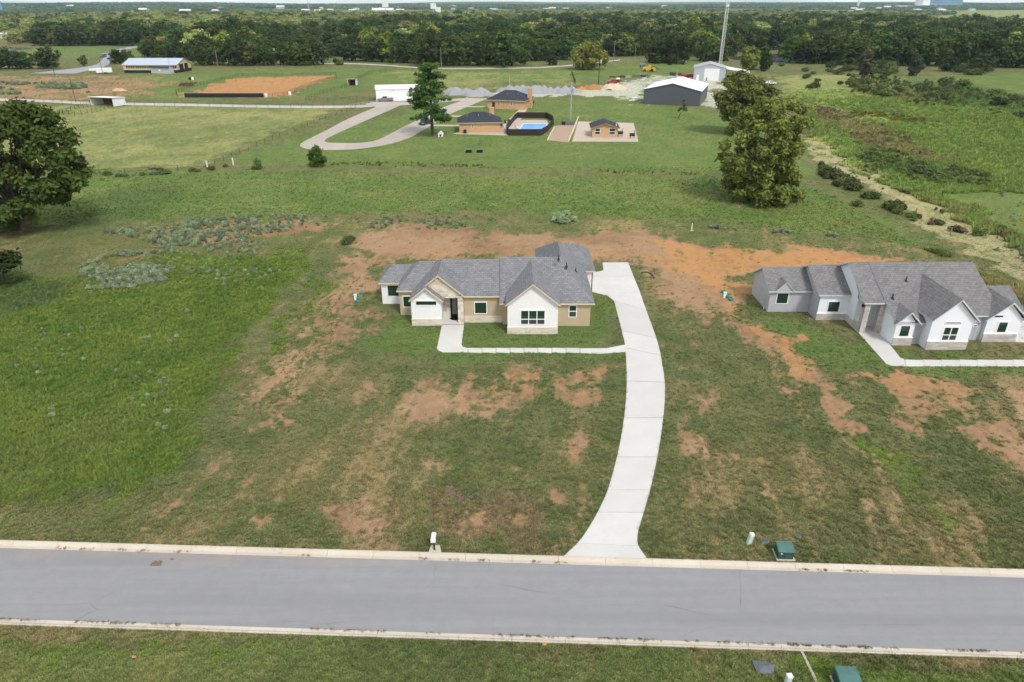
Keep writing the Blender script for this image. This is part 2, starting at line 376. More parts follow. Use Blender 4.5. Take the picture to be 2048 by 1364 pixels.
# the ground dips under the street so that road and gutters lie in a real bed
bed = (GY < far_back(GX) - .03) & (GY > near_back(GX) + .03)
GZ = np.where(bed, -.35, GZ)
nr = len(rows)
idx = np.arange(nr * NC).reshape(nr, NC)
quads = np.stack([idx[:-1, :-1], idx[:-1, 1:], idx[1:, 1:], idx[1:, :-1]], -1).reshape(-1, 4)
me = bpy.data.meshes.new('ground')
me.vertices.add(NV); me.vertices.foreach_set('co', np.stack([GX, GY, GZ], 1).astype(np.float32).ravel())
me.loops.add(quads.size); me.loops.foreach_set('vertex_index', quads.ravel().astype(np.int32))
me.polygons.add(len(quads)); me.polygons.foreach_set('loop_start', np.arange(0, quads.size, 4, dtype=np.int32))
me.update(calc_edges=True); me.polygons.foreach_set('use_smooth', np.ones(len(quads), bool))

m_ = masks
def mixc(f, a, b):
    f = np.clip(f, 0, 1)[:, None]; return a * (1 - f) + np.array(b) * f
def lerpc(f, a, b):
    f = np.clip(f, 0, 1)[:, None]; return np.array(a) * (1 - f) + np.array(b) * f
F = lambda sc_, o, s, r=.55: fbm(GX, GY, sc_, o, s, r)
n0 = F(.02, 3, 1); n1 = F(.11, 5, 2, .6); n2 = F(.55, 5, 3, .62); n3 = F(2.6, 4, 4, .65)
ca, sa = math.cos(R(-8)), math.sin(R(-8))
st = fbm((GX * ca - GY * sa) * .35, (GX * sa + GY * ca) * 1.9, 1.0, 5, 5, .62)          # turf laid over in streaks
ca, sa = math.cos(R(12)), math.sin(R(12))
tr = fbm((GX * ca - GY * sa) * 1.3, (GX * sa + GY * ca) * .16, .7, 4, 6, .6)            # wheel and mower passes
def thr(mk, n, amt, lo=.25, hi=.75): return ss(lo, hi, mk + (n - .5) * amt)
mn = .5 * n1 + .5 * n2
gc = lerpc(ss(.2, .8, n2), (.082, .094, .040), (.130, .128, .062))
gc = mixc(ss(.3, .8, st) * .7, gc, (.084, .104, .046))
gc = mixc(ss(.4, .85, n1) * .6, gc, (.148, .122, .070))
gc = mixc(ss(.55, .9, tr) * .35, gc, (.128, .122, .068))
gc = mixc(thr(m_['olive'], mn, .7) * .6, gc, lerpc(ss(.2, .8, st), (.088, .096, .037), (.140, .135, .062)))
gc = mixc(thr(m_['lawn'], mn, .4) * .85, gc, lerpc(ss(.15, .85, .5 * st + .5 * n1), (.076, .118, .038), (.124, .154, .054)))
lu = lerpc(ss(.15, .85, .4 * n2 + .3 * st + .3 * n1), (.060, .102, .024), (.118, .152, .032))
lu = mixc(ss(.55, .9, n1) * .6, lu, (.085, .105, .040)); lu = mixc(ss(.62, .95, n2 * .6 + n3 * .4) * .5, lu, (.060, .105, .038))
gc = mixc(thr(m_['lush'], n2, .5) * .92, gc, lu)
gc = mixc(thr(m_['dry'], mn, .6) * .8, gc, lerpc(ss(.15, .85, .5 * tr + .5 * n1), (.152, .180, .070), (.248, .226, .110)))
gc = gc * (1 + .55 * (n3 - .5) * ss(85, 120, GY) * (1 - ss(200, 320, GY)))[:, None]
gc = mixc(ss(.5, .95, n1 * .5 + n2 * .5) * .4 * ss(85, 110, GY) * (1 - ss(140, 170, GY)), gc, (.135, .112, .055))
gc = mixc(thr(m_['dark'], n1, .4, .1, 1.0) * .7, gc, (.048, .076, .033))  # darker green grass, and the painted shade of the big trees
gc = mixc(thr(m_['brown'], .5 * n2 + .5 * n3, .9) * .65, gc, lerpc(n3, (.110, .078, .050), (.185, .130, .085)))
soil = lerpc(ss(.2, .8, n1), (.222, .130, .070), (.290, .186, .106))
soil = mixc(np.clip(m_['orange'], 0, 1) * .75, soil, (.420, .205, .068))
soil = mixc(ss(.3, .9, n3) * .45, soil, (.36, .25, .145))
soil = mixc(ss(.5, .9, n2) * .35, soil, (.165, .092, .056))
brk = .30 * n2 + .26 * n3 + .24 * tr + .20 * n1
dm = ss(.30, .78, m_['dirt'] + (brk - .5) * 2.3 * (m_['dirt'] > .001) - .1)
turf = np.clip(1 - m_['lush'] - m_['lawn'] - m_['dry'] - m_['far'], 0, 1) * (GY < 110)
dm = np.maximum(dm, ss(.50, .70, .42 * n1 + .33 * tr + .25 * n3) * .46 * turf)
col = mixc(dm, gc, soil)
col = mixc(thr(m_['sand'], .4 * n3 + .6 * n2, .75, .2, .8) * ss(.02, .25, m_['sand']) * (.55 + .45 * n2), col, lerpc(n3, (.245, .205, .130), (.345, .295, .205)))
col = mixc(thr(m_['gravel'], n2, .5), col, lerpc(n3, (.29, .28, .27), (.40, .385, .37)))
col = mixc(thr(m_['mud'], n3, .8), col, lerpc(n3, (.12, .078, .066), (.18, .125, .11)))
col = mixc(m_['far'] * np.clip(1 - m_['dry'], 0, 1), col, lerpc(ss(.3, .7, n0), (.045, .070, .028), (.090, .112, .045)))
tone = lerpc(ss(80, 110, GY), (1.0, 1.02, .92), (1.08, 1.14, .92)); gc = gc * np.array([1.2, 1.2, 1.15]) * tone; col = np.where((dm > .5)[:, None], col, col * tone); col = col * np.where(dm > .5, 1.08, 1.2)[:, None]
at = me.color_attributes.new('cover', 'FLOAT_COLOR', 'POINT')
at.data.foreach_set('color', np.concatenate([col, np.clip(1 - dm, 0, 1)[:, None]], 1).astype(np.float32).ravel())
k = NG('ground_cover'); P = k.pos()
a = k.n('ShaderNodeAttribute', attribute_name='cover')
f4 = k.noise(P, 9.0, 2, .7)
al = k.math('MULTIPLY_ADD', a.outputs['Alpha'], .7, .3)
c = k.mix(k.math('MULTIPLY', k.ramp(f4, .66, .30), al), a.outputs['Color'], (.5, .5, .5), 'MULTIPLY')
c2 = k.mix(k.math('MULTIPLY', k.ramp(f4, .42, .8), al), c, (1.9, 1.85, 1.75), 'MULTIPLY')
k.bsdf(c2, .95, None, 0, .05)
me.materials.append(k.m)
ground = tag(link('ground', me), 'grassy ground with patches of bare red soil and mown lawn', kind='structure')

# ------------------------------------------------------------------ street
def band(name, f0, f1, z, mat, x0=-75, x1=75, step=3.0, thick=.3):
    b = MB(); xs = np.arange(x0, x1 + .1, step)
    for i in range(len(xs) - 1):
        a, c = xs[i], xs[i + 1]
        b.poly([(a, f0(a), z), (c, f0(c), z), (c, f1(c), z), (a, f1(a), z)])
    return b.build(name, mat)
k = NG('asphalt'); P = k.pos()
a1 = k.noise(P, .25, 4, .6); a2 = k.noise(P, 40, 2, .7); a3 = k.noise(k.mapv(P, (.09, 2.2, 1), (0, 0, R(2.3))), 1, 4, .6)
ac = k.mix(k.ramp(a3, .3, .7), (.228, .228, .231), (.258, .258, .261))
ac = k.mix(k.math('MULTIPLY', k.ramp(a1, .5, .75), .5), ac, (.245, .238, .235))
vor = k.n('ShaderNodeTexVoronoi', feature='DISTANCE_TO_EDGE'); k.put(vor.inputs['Vector'], k.mapv(k.mix(.25, P, k.n('ShaderNodeTexNoise').outputs[1], 'ADD'), (.06, .13, 1))); vor.inputs['Scale'].default_value = 1.0
crk = k.math('MULTIPLY', k.ramp(vor.outputs['Distance'], .0025, .0008), k.ramp(a1, .45, .62))
ac = k.mix(k.math('MULTIPLY', crk, .55), ac, (.10, .10, .105))
ac = k.mix(k.math('MULTIPLY', k.ramp(a2, .4, .62), .28), ac, (.30, .30, .31))
ac = k.mix(k.math('MULTIPLY', k.ramp(a2, .42, .3), .3), ac, (.12, .12, .125))
# soil washed off the lots into the gutter edge
sx = k.n('ShaderNodeSeparateXYZ'); k.put(sx.inputs[0], P)
edge = k.math('SUBTRACT', k.math('SUBTRACT', 32.85, k.math('MULTIPLY', sx.outputs[0], .0395)), sx.outputs[1])
wash = k.math('MULTIPLY', k.ramp(k.math('ADD', edge, k.math('MULTIPLY', k.math('SUBTRACT', k.noise(P, .5, 4), .5), 3.4)), 1.1, -.3), k.ramp(sx.outputs[0], 2, -22))
ac = k.mix(k.math('MULTIPLY', wash, .6), ac, (.36, .29, .22))
a5 = k.noise(P, 1.3, 5, .7); ac = k.mix(k.math('MULTIPLY', k.ramp(a5, .35, .7), .22), ac, (.17, .17, .178)); a6 = k.noise(k.mapv(P, (.02, .55, 1), (0, 0, R(2.3))), 1, 2); ac = k.mix(k.math('MULTIPLY', k.ramp(a6, .5, .66), .3), ac, (.175, .176, .184))
k.bsdf(ac, .85, k.bump(a2, .3, .01), 0, .25)
tag(band('road', lambda x: near_asph(x) - .05, lambda x: far_asph(x) + .05, -.06, k.m), 'grey asphalt street crossing in front of the lots', kind='structure')

def concrete(name, c0, c1, stain=(.30, .22, .15), amt=.35):
    k = NG(name); P = k.pos(); r = k.n('ShaderNodeObjectInfo').outputs['Random']
    s1 = k.noise(P, .45, 4, .6); s2 = k.noise(P, 3, 4, .65); s3 = k.noise(P, 30, 2)
    c = k.mix(k.ramp(s1, .3, .7), c0, c1)
    c = k.mix(k.math('MULTIPLY', r, .55), c, tuple(v * .86 for v in c0))
    c = k.mix(k.math('MULTIPLY', k.ramp(s2, .55, .8), amt), c, stain)
    c = k.mix(k.math('MULTIPLY', k.ramp(s3, .4, .62), .12), c, (.7, .69, .66))
    k.bsdf(c, .85, k.bump(s3, .15, .005), 0, .25); return k.m
CON = concrete('driveway_concrete', (.52, .505, .472), (.58, .566, .534), (.43, .40, .35), .35)
CURB = concrete('curb_concrete', (.48, .42, .33), (.54, .485, .40), (.30, .20, .11), .6)
OLDCON = concrete('old_concrete', (.36, .31, .265), (.42, .37, .32), (.27, .21, .17), .5)
BLACK = M('joint_fill_grey', (.20, .185, .165), .95)  # dull grey-brown filler in the slab joints

def curb_piece(x0, x1, fa, fb, name, parent, mat):
    """gutter pan that rolls up to the curb; fa = street edge, fb = back edge"""
    prof = [(0, -.054), (.42, -.070), (.62, -.005), (.74, .055), (.86, .075), (1.0, .07), (1.0, -.3), (0, -.3)]
    b = MB(); gpj = .008
    def pt(x, t, z): 
        y0, y1 = fa(x), fb(x); return (x, y0 + (y1 - y0) * t, z)
    xa, xb = x0 + gpj, x1 - gpj
    sgn = 1 if fb(0) > fa(0) else -1
    n = len(prof)
    A = [pt(xa, t, z) for t, z in prof]; B = [pt(xb, t, z) for t, z in prof]
    if sgn < 0: A, B = B, A
    b.v = A + B
    for i in range(n):
        j = (i + 1) % n; b.f.append((i, n + i, n + j, j)); b.mi.append(0)
    b.f.append(tuple(range(n))); b.mi.append(0); b.f.append(tuple(range(2 * n - 1, n - 1, -1))); b.mi.append(0)
    return b.build(name, mat, parent)
for fa, fb, nm, lab in ((far_asph, far_back, 'curb', 'pale concrete curb along the house side of the street'), (near_asph, near_back, 'curb', 'pale concrete curb along the near verge')):
    root = tag(link(nm, None), lab, kind='structure')
    for i in range(44):
        xx = -66 + i * 3.0
        curb_piece(xx, xx + 3.0, fa, fb, 'curb_segment', root, CURB)

def slab_poly(pts, z0, z1, name, mat, parent):
    b = MB(); b.prism([(x, y, z1) for x, y in pts], (0, 0, z0 - z1)); return b.build(name, mat, parent)
def ribbon_slabs(L, Rr, cuts, name, part, mat, label, z=.05, sub=6, kind='structure'):
    """paving between two edge lines (lists of points), cut into slabs at the given fractions"""
    def at(poly, t):
        s = t * (len(poly) - 1); i = min(int(s), len(poly) - 2); f = s - i
        return (poly[i][0] * (1 - f) + poly[i + 1][0] * f, poly[i][1] * (1 - f) + poly[i + 1][1] * f)
    root = tag(link(name, None), label, kind=kind); e = .0006
    for a, b_ in zip(cuts[:-1], cuts[1:]):
        ts = np.linspace(a + e, b_ - e, sub)
        pts = [at(Rr, t) for t in ts] + [at(L, t) for t in ts[::-1]]
        slab_poly(pts, -.15, z, part, mat, root)
    base = [at(Rr, t) for t in np.linspace(.002, .998, 60)] + [at(L, t) for t in np.linspace(.998, .002, 60)]
    slab_poly(base, -.15, z - .012, 'joint_filler', BLACK, root)
    return root
def smooth_line(pts, n=60):
    """Catmull-Rom through photo points, in metres"""
    P = [Vector((*g(*p), 0)) for p in pts]; P = [P[0] * 2 - P[1]] + P + [P[-1] * 2 - P[-2]]; out = []
    m = len(P) - 3
    for i in range(n + 1):
        s = i / n * m; j = min(int(s), m - 1); t = s - j; p0, p1, p2, p3 = P[j:j + 4]
        q = .5 * ((2 * p1) + (p2 - p0) * t + (2 * p0 - 5 * p1 + 4 * p2 - p3) * t * t + (3 * p1 - p0 - 3 * p2 + p3) * t ** 3)
        out.append((q.x, q.y))
    return out
# driveway: from the street up to the parking apron beside the garage (both edges sampled at matching stations)
Ld = smooth_line([(1127, 1114), (1165, 1075), (1200, 1016), (1222, 960), (1243, 870), (1253, 780), (1251, 700), (1243, 660), (1228, 602)])
Rd = smooth_line([(1294, 1119), (1274, 1080), (1290, 1016), (1305, 960), (1322, 870), (1330, 780), (1322, 715), (1312, 675), (1292, 620)])
drive = ribbon_slabs(Ld, Rd, [0, .09, .23, .335, .44, .545, .65, .76, .87, 1], 'driveway', 'slab', CON, 'long curved white concrete driveway rising from street to garage side')
ap = [g(1228, 602), g(1292, 620), g(1280, 585), g(1268, 555), g(1256, 525.5), g(1205, 525.5), g(1207, 541), g(1198, 543.5), g(1186, 545), g(1184, 584), g(1200, 588), g(1215, 592)]
def clip_y(poly, lo, hi):
    def half(P, v, keep):
        out = []
        for i in range(len(P)):
            a, b = P[i], P[(i + 1) % len(P)]
            ia, ib = keep(a[1], v), keep(b[1], v)
            if ia: out.append(a)
            if ia != ib:
                t = (v - a[1]) / (b[1] - a[1]); out.append((a[0] + (b[0] - a[0]) * t, v))
        return out
    P = half(poly, lo, lambda y, v: y >= v); return half(P, hi, lambda y, v: y <= v) if P else []
ys = [a[1] for a in ap]
cuts = np.linspace(min(ys), max(ys), 4)
for i in range(3):
    q = clip_y(ap, cuts[i] + .008, cuts[i + 1] - .008)
    if len(q) > 2: slab_poly(q[::-1] if sum((q[j][0] * q[(j + 1) % len(q)][1] - q[(j + 1) % len(q)][0] * q[j][1]) for j in range(len(q))) < 0 else q, -.15, .046, 'slab', CON, drive)
# front walk of the cream house
wr = tag(link('front_walk', None), 'white concrete walk from the black front door to the driveway', kind='structure')
wk = [g(884, 650.5), g(928, 650.5), g(923, 690), g(926, 694.5), g(936, 697), (g(936, 697)[0], g(936, 705)[1]), g(886, 705), g(877, 702), g(874, 697)]
slab_poly([wk[0], wk[8], wk[7], wk[6], wk[5], wk[4], wk[3], wk[2], wk[1]], -.15, .05, 'slab', CON, wr)
xs = np.linspace(936, 1160, 9)
for a, b_ in zip(xs[:-1], xs[1:]):
    slab_poly([g(a + .5, 705), g(b_ - .5, 706.5), g(b_ - .5, 697), g(a + .5, 696.5)], -.15, .05, 'slab', CON, wr)
slab_poly([g(1160.5, 706.5), g(1200, 708), g(1252, 704), g(1250, 690), g(1215, 697), g(1160.5, 697.5)], -.15, .051, 'slab', CON, wr)
# walk and drive of the grey house
w2 = tag(link('front_walk', None), 'white concrete walk in front of the grey house', kind='structure')
slab_poly([g(1717, 666), g(1772, 728), g(1782, 732), g(1812, 733), g(1808, 719), g(1800, 716), g(1762, 667)], -.15, .05, 'slab', CON, w2)
for i in range(12):
    a = 1812.5 + i * 36
    slab_poly([g(a, 733 + i * .05), g(a + 35, 733 + i * .05), g(a + 34.5, 721), g(a - 3, 720)], -.15, .05, 'slab', CON, w2)
d2 = tag(link('driveway', None), 'white concrete drive beside the grey house', kind='structure')
slab_poly([g(2030, 684), g(2300, 700), g(2300, 640), g(2045, 642)], -.15, .05, 'slab', CON, d2)

# ------------------------------------------------------------------ building materials
def shingles(name, c0, c1, dk):
    """laminated tabs of mixed tone, in courses"""
    k = NG(name); u = k.uv()
    def brick(wd, rh, off, ca, cb, mort, ms):
        b = k.n('ShaderNodeTexBrick'); k.put(b.inputs['Vector'], u); b.offset = off; b.offset_frequency = 2
        for nm_, v in (('Scale', 1.0), ('Brick Width', wd), ('Row Height', rh), ('Mortar Size', ms), ('Mortar Smooth', .3), ('Bias', 0.0)): b.inputs[nm_].default_value = v
        b.inputs['Color1'].default_value = (*ca, 1); b.inputs['Color2'].default_value = (*cb, 1); b.inputs['Mortar'].default_value = (*mort, 1); return b
    b1 = brick(.46, .30, .5, tuple(v * .93 for v in c0), tuple(v * 1.06 for v in c1), dk, .02)
    b2 = brick(.31, .15, .37, (.84, .84, .84), (1.16, 1.16, 1.16), (.62, .62, .62), .012)
    n2 = k.noise(u, .3, 3)
    c = k.mix(.85, b1.outputs[0], b2.outputs[0], 'MULTIPLY')
    c = k.mix(k.math('MULTIPLY', k.ramp(n2, .35, .7), .2), c, tuple(v * 1.25 for v in c0))
    k.bsdf(c, .93, None, 0, .15); return k.m
SH1 = shingles('grey_shingles', (.185, .187, .194), (.215, .217, .224), (.115, .116, .122))
SH2 = shingles('brown_grey_shingles', (.172, .168, .167), (.202, .197, .195), (.110, .107, .107))
SH3 = shingles('slate_blue_shingles', (.040, .046, .058), (.055, .062, .076), (.020, .022, .028))
def siding(name, col, pitch=.2, dark=.72):
    k = NG(name); u = k.uv(); s = k.n('ShaderNodeSeparateXYZ'); k.put(s.inputs[0], u)
    fr = k.math('FRACT', k.math('DIVIDE', s.outputs[1], pitch))
    ln = k.ramp(fr, .10, .02); n = k.noise(u, .9, 3)
    c = k.mix(k.math('MULTIPLY', ln, .8), k.mix(k.math('MULTIPLY', n, .2), col, tuple(v * .93 for v in col)), tuple(v * dark for v in col))
    k.bsdf(c, .6, k.bump(fr, .35, .02), 0, .3); return k.m
WHITE = siding('white_lap_siding', (.78, .775, .76)); BLUEWHITE = siding('pale_lap_siding', (.74, .765, .80), .22)
TAN = M('tan_siding', (.46, .37, .245), .7, .05, 1.2); GREY = M('grey_siding', (.40, .405, .425), .7, .05, 1.2)
CREAM = M('cream_trim', (.62, .52, .39), .6, .05); WTRIM = M('white_trim', (.80, .80, .80), .5, .03); GTRIM = M('pale_grey_trim', (.50, .52, .55), .6, .05)
def stone_mat(name, cols):
    k = NG(name); r = k.n('ShaderNodeObjectInfo').outputs['Random']; P = k.pos()
    rp = k.n('ShaderNodeValToRGB'); k.put(rp.inputs[0], r); rp.color_ramp.interpolation = 'CONSTANT'
    while len(rp.color_ramp.elements) < len(cols): rp.color_ramp.elements.new(.5)
    for i, c in enumerate(cols): rp.color_ramp.elements[i].position = i / len(cols); rp.color_ramp.elements[i].color = (*c, 1)
    n = k.noise(P, 6, 4, .65)
    c = k.mix(k.math('MULTIPLY', k.ramp(n, .35, .7), .45), rp.outputs[0], (.40, .33, .25)); c = k.mix(.25, c, k.mix(n, (.3, .25, .2), (.8, .77, .72)))
    k.bsdf(c, .9, k.bump(n, .6, .03), 0, .2); return k.m
STONE1 = stone_mat('cream_limestone', [(.66, .57, .45), (.72, .66, .57), (.60, .47, .33), (.76, .71, .64), (.68, .60, .50), (.74, .69, .62), (.56, .43, .30), (.72, .66, .56)])
STONE2 = stone_mat('grey_limestone', [(.46, .43, .40), (.36, .35, .35), (.54, .51, .47), (.40, .38, .36), (.50, .44, .37), (.32, .32, .34), (.55, .53, .50)])
MORT1 = M('cream_mortar', (.55, .47, .37), .95); MORT2 = M('grey_mortar', (.36, .34, .32), .95)
def glassm(name, col, rough=.04):
    k = NG(name); P = k.pos(); n = k.noise(P, .8, 2)
    k.bsdf(k.mix(n, tuple(v * .5 for v in col), col), rough, None, 0, .6); return k.m
GLASS = glassm('dark_green_glass', (.020, .050, .034)); GLASS_D = glassm('screened_glass', (.055, .060, .066), .35)
DKMETAL = M('black_metal', (.012, .012, .013), .5, .1); PIPE = M('vent_pipe_black', (.02, .02, .022), .6)

CUBE = None
def unit_cube():
    global CUBE
    if CUBE is None: CUBE = MB().box(-.5, .5, -.5, .5, -.5, .5)
    return CUBE
_cm = {}
def cube_obj(name, mat, parent, x0, x1, y0, y1, z0, z1):
    """one piece: shares a unit-cube mesh per material"""
    if mat.name not in _cm: _cm[mat.name] = unit_cube().mesh('piece_' + mat.name, mat)
    return link(name, _cm[mat.name], parent, ((x0 + x1) / 2, (y0 + y1) / 2, (z0 + z1) / 2), 0, (x1 - x0, y1 - y0, z1 - z0))
def atY(px, py, y): 
    q = y / (_c + (682 - py) / FOC * _s); return ((px - 1024) / FOC * q, hgt(px, py, y))
def roofp(b, pts, t=.16, top=0, side=1):
    pts = [Vector(p) for p in pts]; n = Vector((0, 0, 0))
    for i in range(len(pts)): n += pts[i].cross(pts[(i + 1) % len(pts)])
    if n.z < 0: pts = pts[::-1]
    b.prism(pts, (0, 0, -t), side, top, side); return b
def window(parent, x0, x1, z0, z1, y, vx=(), hz=(), frame=WTRIM, pane=None, fw=.09, low=None, trim=None):
    """faces -y: frame with mullions standing 4 cm proud, one pane object per light"""
    b = MB(); d = .07
    b.box(x0, x1, y - d, y + .02, z0, z0 + fw).box(x0, x1, y - d, y + .02, z1 - fw, z1).box(x0, x0 + fw, y - d, y + .02, z0 + fw, z1 - fw).box(x1 - fw, x1, y - d, y + .02, z0 + fw, z1 - fw)
    xs = [x0 + fw] + [x0 + (x1 - x0) * t for t in vx] + [x1 - fw]; zs = [z0 + fw] + [z0 + (z1 - z0) * t for t in hz] + [z1 - fw]
    h = .045
    for x in xs[1:-1]: b.box(x - h, x + h, y - d + .004, y + .02, z0 + fw, z1 - fw)
    for z in zs[1:-1]: b.box(x0 + fw, x1 - fw, y - d + .007, y + .02, z - h, z + h)
    wn = b.build('window', frame, parent)
    if trim is not None:
        t = .11; q = MB(); q.box(x0 - t, x1 + t, y - .03, y + .02, z1 + .001, z1 + t).box(x0 - t, x1 + t, y - .03, y + .02, z0 - t, z0 - .001).box(x0 - t, x0 - .001, y - .03, y + .02, z0, z1).box(x1 + .001, x1 + t, y - .03, y + .02, z0, z1)
        q.build('casing', trim, wn)
    for i in range(len(xs) - 1):
        for j in range(len(zs) - 1):
            mt = (GLASS_D if (low is not None and j == 0 and low) else (pane or GLASS))
            cube_obj('pane', mt, wn, xs[i], xs[i + 1], y - .045, y - .03, zs[j], zs[j + 1])
    return wn
def stones(parent, x0, x1, z0, z1, y, mat, mort, seed=0, rowh=.2, wmin=.35, wmax=.8, top=None):
    """ashlar veneer facing -y, every stone its own block on a mortar bed"""
    r = random.Random(seed)
    bed = MB(); bed.box(x0, x1, y, y + .06, z0, z1); wp = bed.build('stone_veneer', mort, parent)
    nr = max(1, round((z1 - z0) / rowh)); hh = (z1 - z0) / nr
    for i in range(nr):
        x = x0; za = z0 + i * hh
        while x < x1 - .02:
            wd = r.uniform(wmin, wmax)
            if x1 - (x + wd) < wmin * .6: wd = x1 - x
            xe = min(x1, x + wd)
            zt = za + hh - .012
            if top is not None and zt > min(top(x), top(xe)): x = xe; continue
            cube_obj('stone', mat, wp, x + .007, xe - .007, y - r.uniform(.03, .055), y + .02, za + .007, zt); x = xe
    return wp
def battens(parent, x0, x1, z0, z1, y, mat, step=.41):
    n = max(1, int((x1 - x0) / step))
    for i in range(n + 1):
        x = x0 + .03 + (x1 - x0 - .06) * i / n
        cube_obj('batten', mat, parent, x - .025, x + .025, y - .022, y + .01, z0, z1)
def vent(parent, x, y, z, h=.45, r=.06):
    b = MB(); b.tube((x, y, z - .3), (x, y, z + h), r, r, 8).lathe([(r * 3.2, -.06), (r * 1.7, .10), (r * 1.2, .16)], (x, y, z), 10); return b.build('vent_pipe', PIPE, parent)

# ------------------------------------------------------------------ cream house
H1 = empty('house', 'cream and white single storey house with grey shingle hip roof and curved driveway', 'house', (0, 0, 0))
wb = lambda *a, mat=WHITE, name='wall': MB().box(*a).build(name, mat, H1)
wb(-15.37, -12.6, 74.72, 79.2, -.1, 2.82)
wl = wb(-12.75, -10.6, 71.46, 79.0, -.1, 3.16, mat=TAN); battens(wl, -12.75, -11.1, 0, 3.1, 71.46, TAN)
def gable_wall(x0, x1, h, xa, za, y0, y1, mat, parent, z0=-.1, name='wall', cut=.14):
    b = MB(); b.prism([(x0, y0, z0), (x1, y0, z0), (x1, y0, h), (xa, y0, za - cut), (x0, y0, h)], (0, y1 - y0, 0)); return b.build(name, mat, parent)
gable_wall(-11.05, -7.74, 3.04, -9.38, 4.60, 68.68, 73, WHITE, H1)
stones(H1, -11.08, -7.71, -.05, .72, 68.63, STONE1, MORT1, 3)
gable_wall(-.48, 4.9, 3.48, 2.2, 5.85, 66.53, 74, WHITE, H1)
stones(H1, -.51, 4.93, -.05, .72, 66.48, STONE1, MORT1, 4)
MB().box(-11.1, -7.69, 68.58, 68.70, .72, .78).build('stone_ledge', CREAM, H1); MB().box(-.53, 4.95, 66.43, 66.55, .72, .78).build('stone_ledge', CREAM, H1)
wm = wb(-5.36, -.8, 69.55, 79.0, -.1, 3.32, mat=TAN); battens(wm, -5.3, -1.07, .78, 3.3, 69.55, TAN, .5)
stones(H1, -5.34, -1.08, -.05, .70, 69.49, STONE1, MORT1, 5); MB().box(-5.34, -1.08, 69.45, 69.57, .70, .76).build('stone_ledge', CREAM, H1)
ws = wb(-1.06, -.4, 68.95, 71, -.1, 3.0, mat=TAN); battens(ws, -1.06, -.5, 0, 3.0, 68.95, TAN, .28)
wr_ = wb(4.8, 8.6, 68.5, 79.8, -.1, 2.93, mat=TAN); battens(wr_, 4.92, 8.6, 0, 2.9, 68.5, TAN, .41)
wb(3.4, 9.75, 78.42, 86.1, -.1, 2.9)
# entry: recessed door wall, stone gable front and pillar, side wall
MB().box(-7.74, -5.36, 70.85, 71.1, -.1, 3.3).build('wall', TAN, H1)
stones(H1, -7.74, -6.98, 0, 3.1, 70.80, STONE1, MORT1, 8, .26, .3, .5)
eg = MB(); eg.prism([(-7.72, 69.3, 3.02), (-6.0, 69.3, 3.02), (-5.4, 69.3, 3.02), (-5.4, 69.3, 3.30), (-8.03, 69.3, 5.58), (-10.8, 69.3, 3.3), (-7.74, 69.3, 3.3)], (0, .3, 0)); eg.build('gable_wall', MORT1, H1)
def gtop(x): return 5.56 - .86 * abs(x + 8.03)
def ptop(x): return 4.60 - .83 * abs(x + 9.38)
r_ = random.Random(21); z = 3.03
ev = link('stone_veneer', None, H1)
while z < 5.4:
    x = -9.6
    while x < -5.42:
        wd = r_.uniform(.4, .75); xe = min(-5.41, x + wd)
        if z + .22 < min(gtop(x), gtop(xe)) and (z + .1 > min(ptop(x), ptop(xe)) or x > -7.6) and not (z < 3.1 and x < -7.7):
            cube_obj('stone', STONE1, ev, x + .007, xe - .007, 69.25 - r_.uniform(0, .03), 69.32, z + .007, z + .21)
        x = xe
    z += .22
MB().box(-5.98, -5.37, 69.28, 69.9, -.05, 3.06).build('pillar', MORT1, H1)
stones(H1, -5.99, -5.36, 0, 3.04, 69.24, STONE1, MORT1, 9, .24, .22, .42)
MB().box(-7.74, -5.36, 68.9, 70.9, -.1, .06).build('porch_floor', CON, H1)
# front door: black iron with a scrolled glass light
dr = MB().box(-6.95, -6.02, 70.78, 70.87, .08, 2.72).build('door', DKMETAL, H1)
MB().box(-6.72, -6.25, 70.765, 70.79, .45, 2.5).build('door_glass', M('etched_door_glass', (.20, .21, .22), .2), dr)
sg = MB(); pr = None
for s_ in (-1, 1):
    pr = None
    for i in range(40):
        t = i / 39; p = (-6.485 + s_ * (.17 * math.sin(t * math.pi * 5)), 70.755, .5 + t * 1.95)
        if pr: sg.tube(pr, p, .016, .016, 5)
        pr = p
sg.build('scrollwork', DKMETAL, dr); MB().tube((-6.08, 70.72, 1.0), (-6.08, 70.72, 1.3), .02, .02, 6).build('handle', M('brass', (.6, .5, .35), .3, metal=1), dr)
mt_ = MB(); mt_.lathe([(.52, 0), (.52, .02), (.4, .025)], (-6.49, 70.4, .065), 20); mt_.build('doormat', DKMETAL, H1)
# windows (measured on each wall plane)
Z1 = lambda a, b: (730 + a / 3.657, 460 + b / 3.657)
def w1(a0, b0, a1, b1, y, **kw):
    x0, z1 = atY(*Z1(a0, b0), y); x1, _ = atY(*Z1(a1, b0), y); _, z0 = atY(*Z1(a0, b1), y)
    return window(H1, x0, x1, z0, z1, y, **kw)
w1(158, 400, 248, 486, 74.72, trim=WTRIM); w1(272, 480, 340, 565, 71.46); w1(365, 514, 527, 553, 68.68, fw=.1, trim=WTRIM)
w1(797, 524, 893, 613, 69.55); w1(1136, 584, 1320, 692, 66.53, vx=(.335, .665), hz=(.38,), low=True, trim=WTRIM); w1(1490, 548, 1552, 638, 68.5, hz=(.5,), low=True)
# garage doors on the driveway side
for yy in (79.2, 82.6):
    gd = MB().box(9.74, 9.80, yy, yy + 2.9, 0, 2.2).build('garage_door', WTRIM, H1)
    for kk in range(4): MB().box(9.80, 9.82, yy + .08, yy + 2.82, .05 + kk * .54, .53 + kk * .54).build('door_panel', WTRIM, gd)
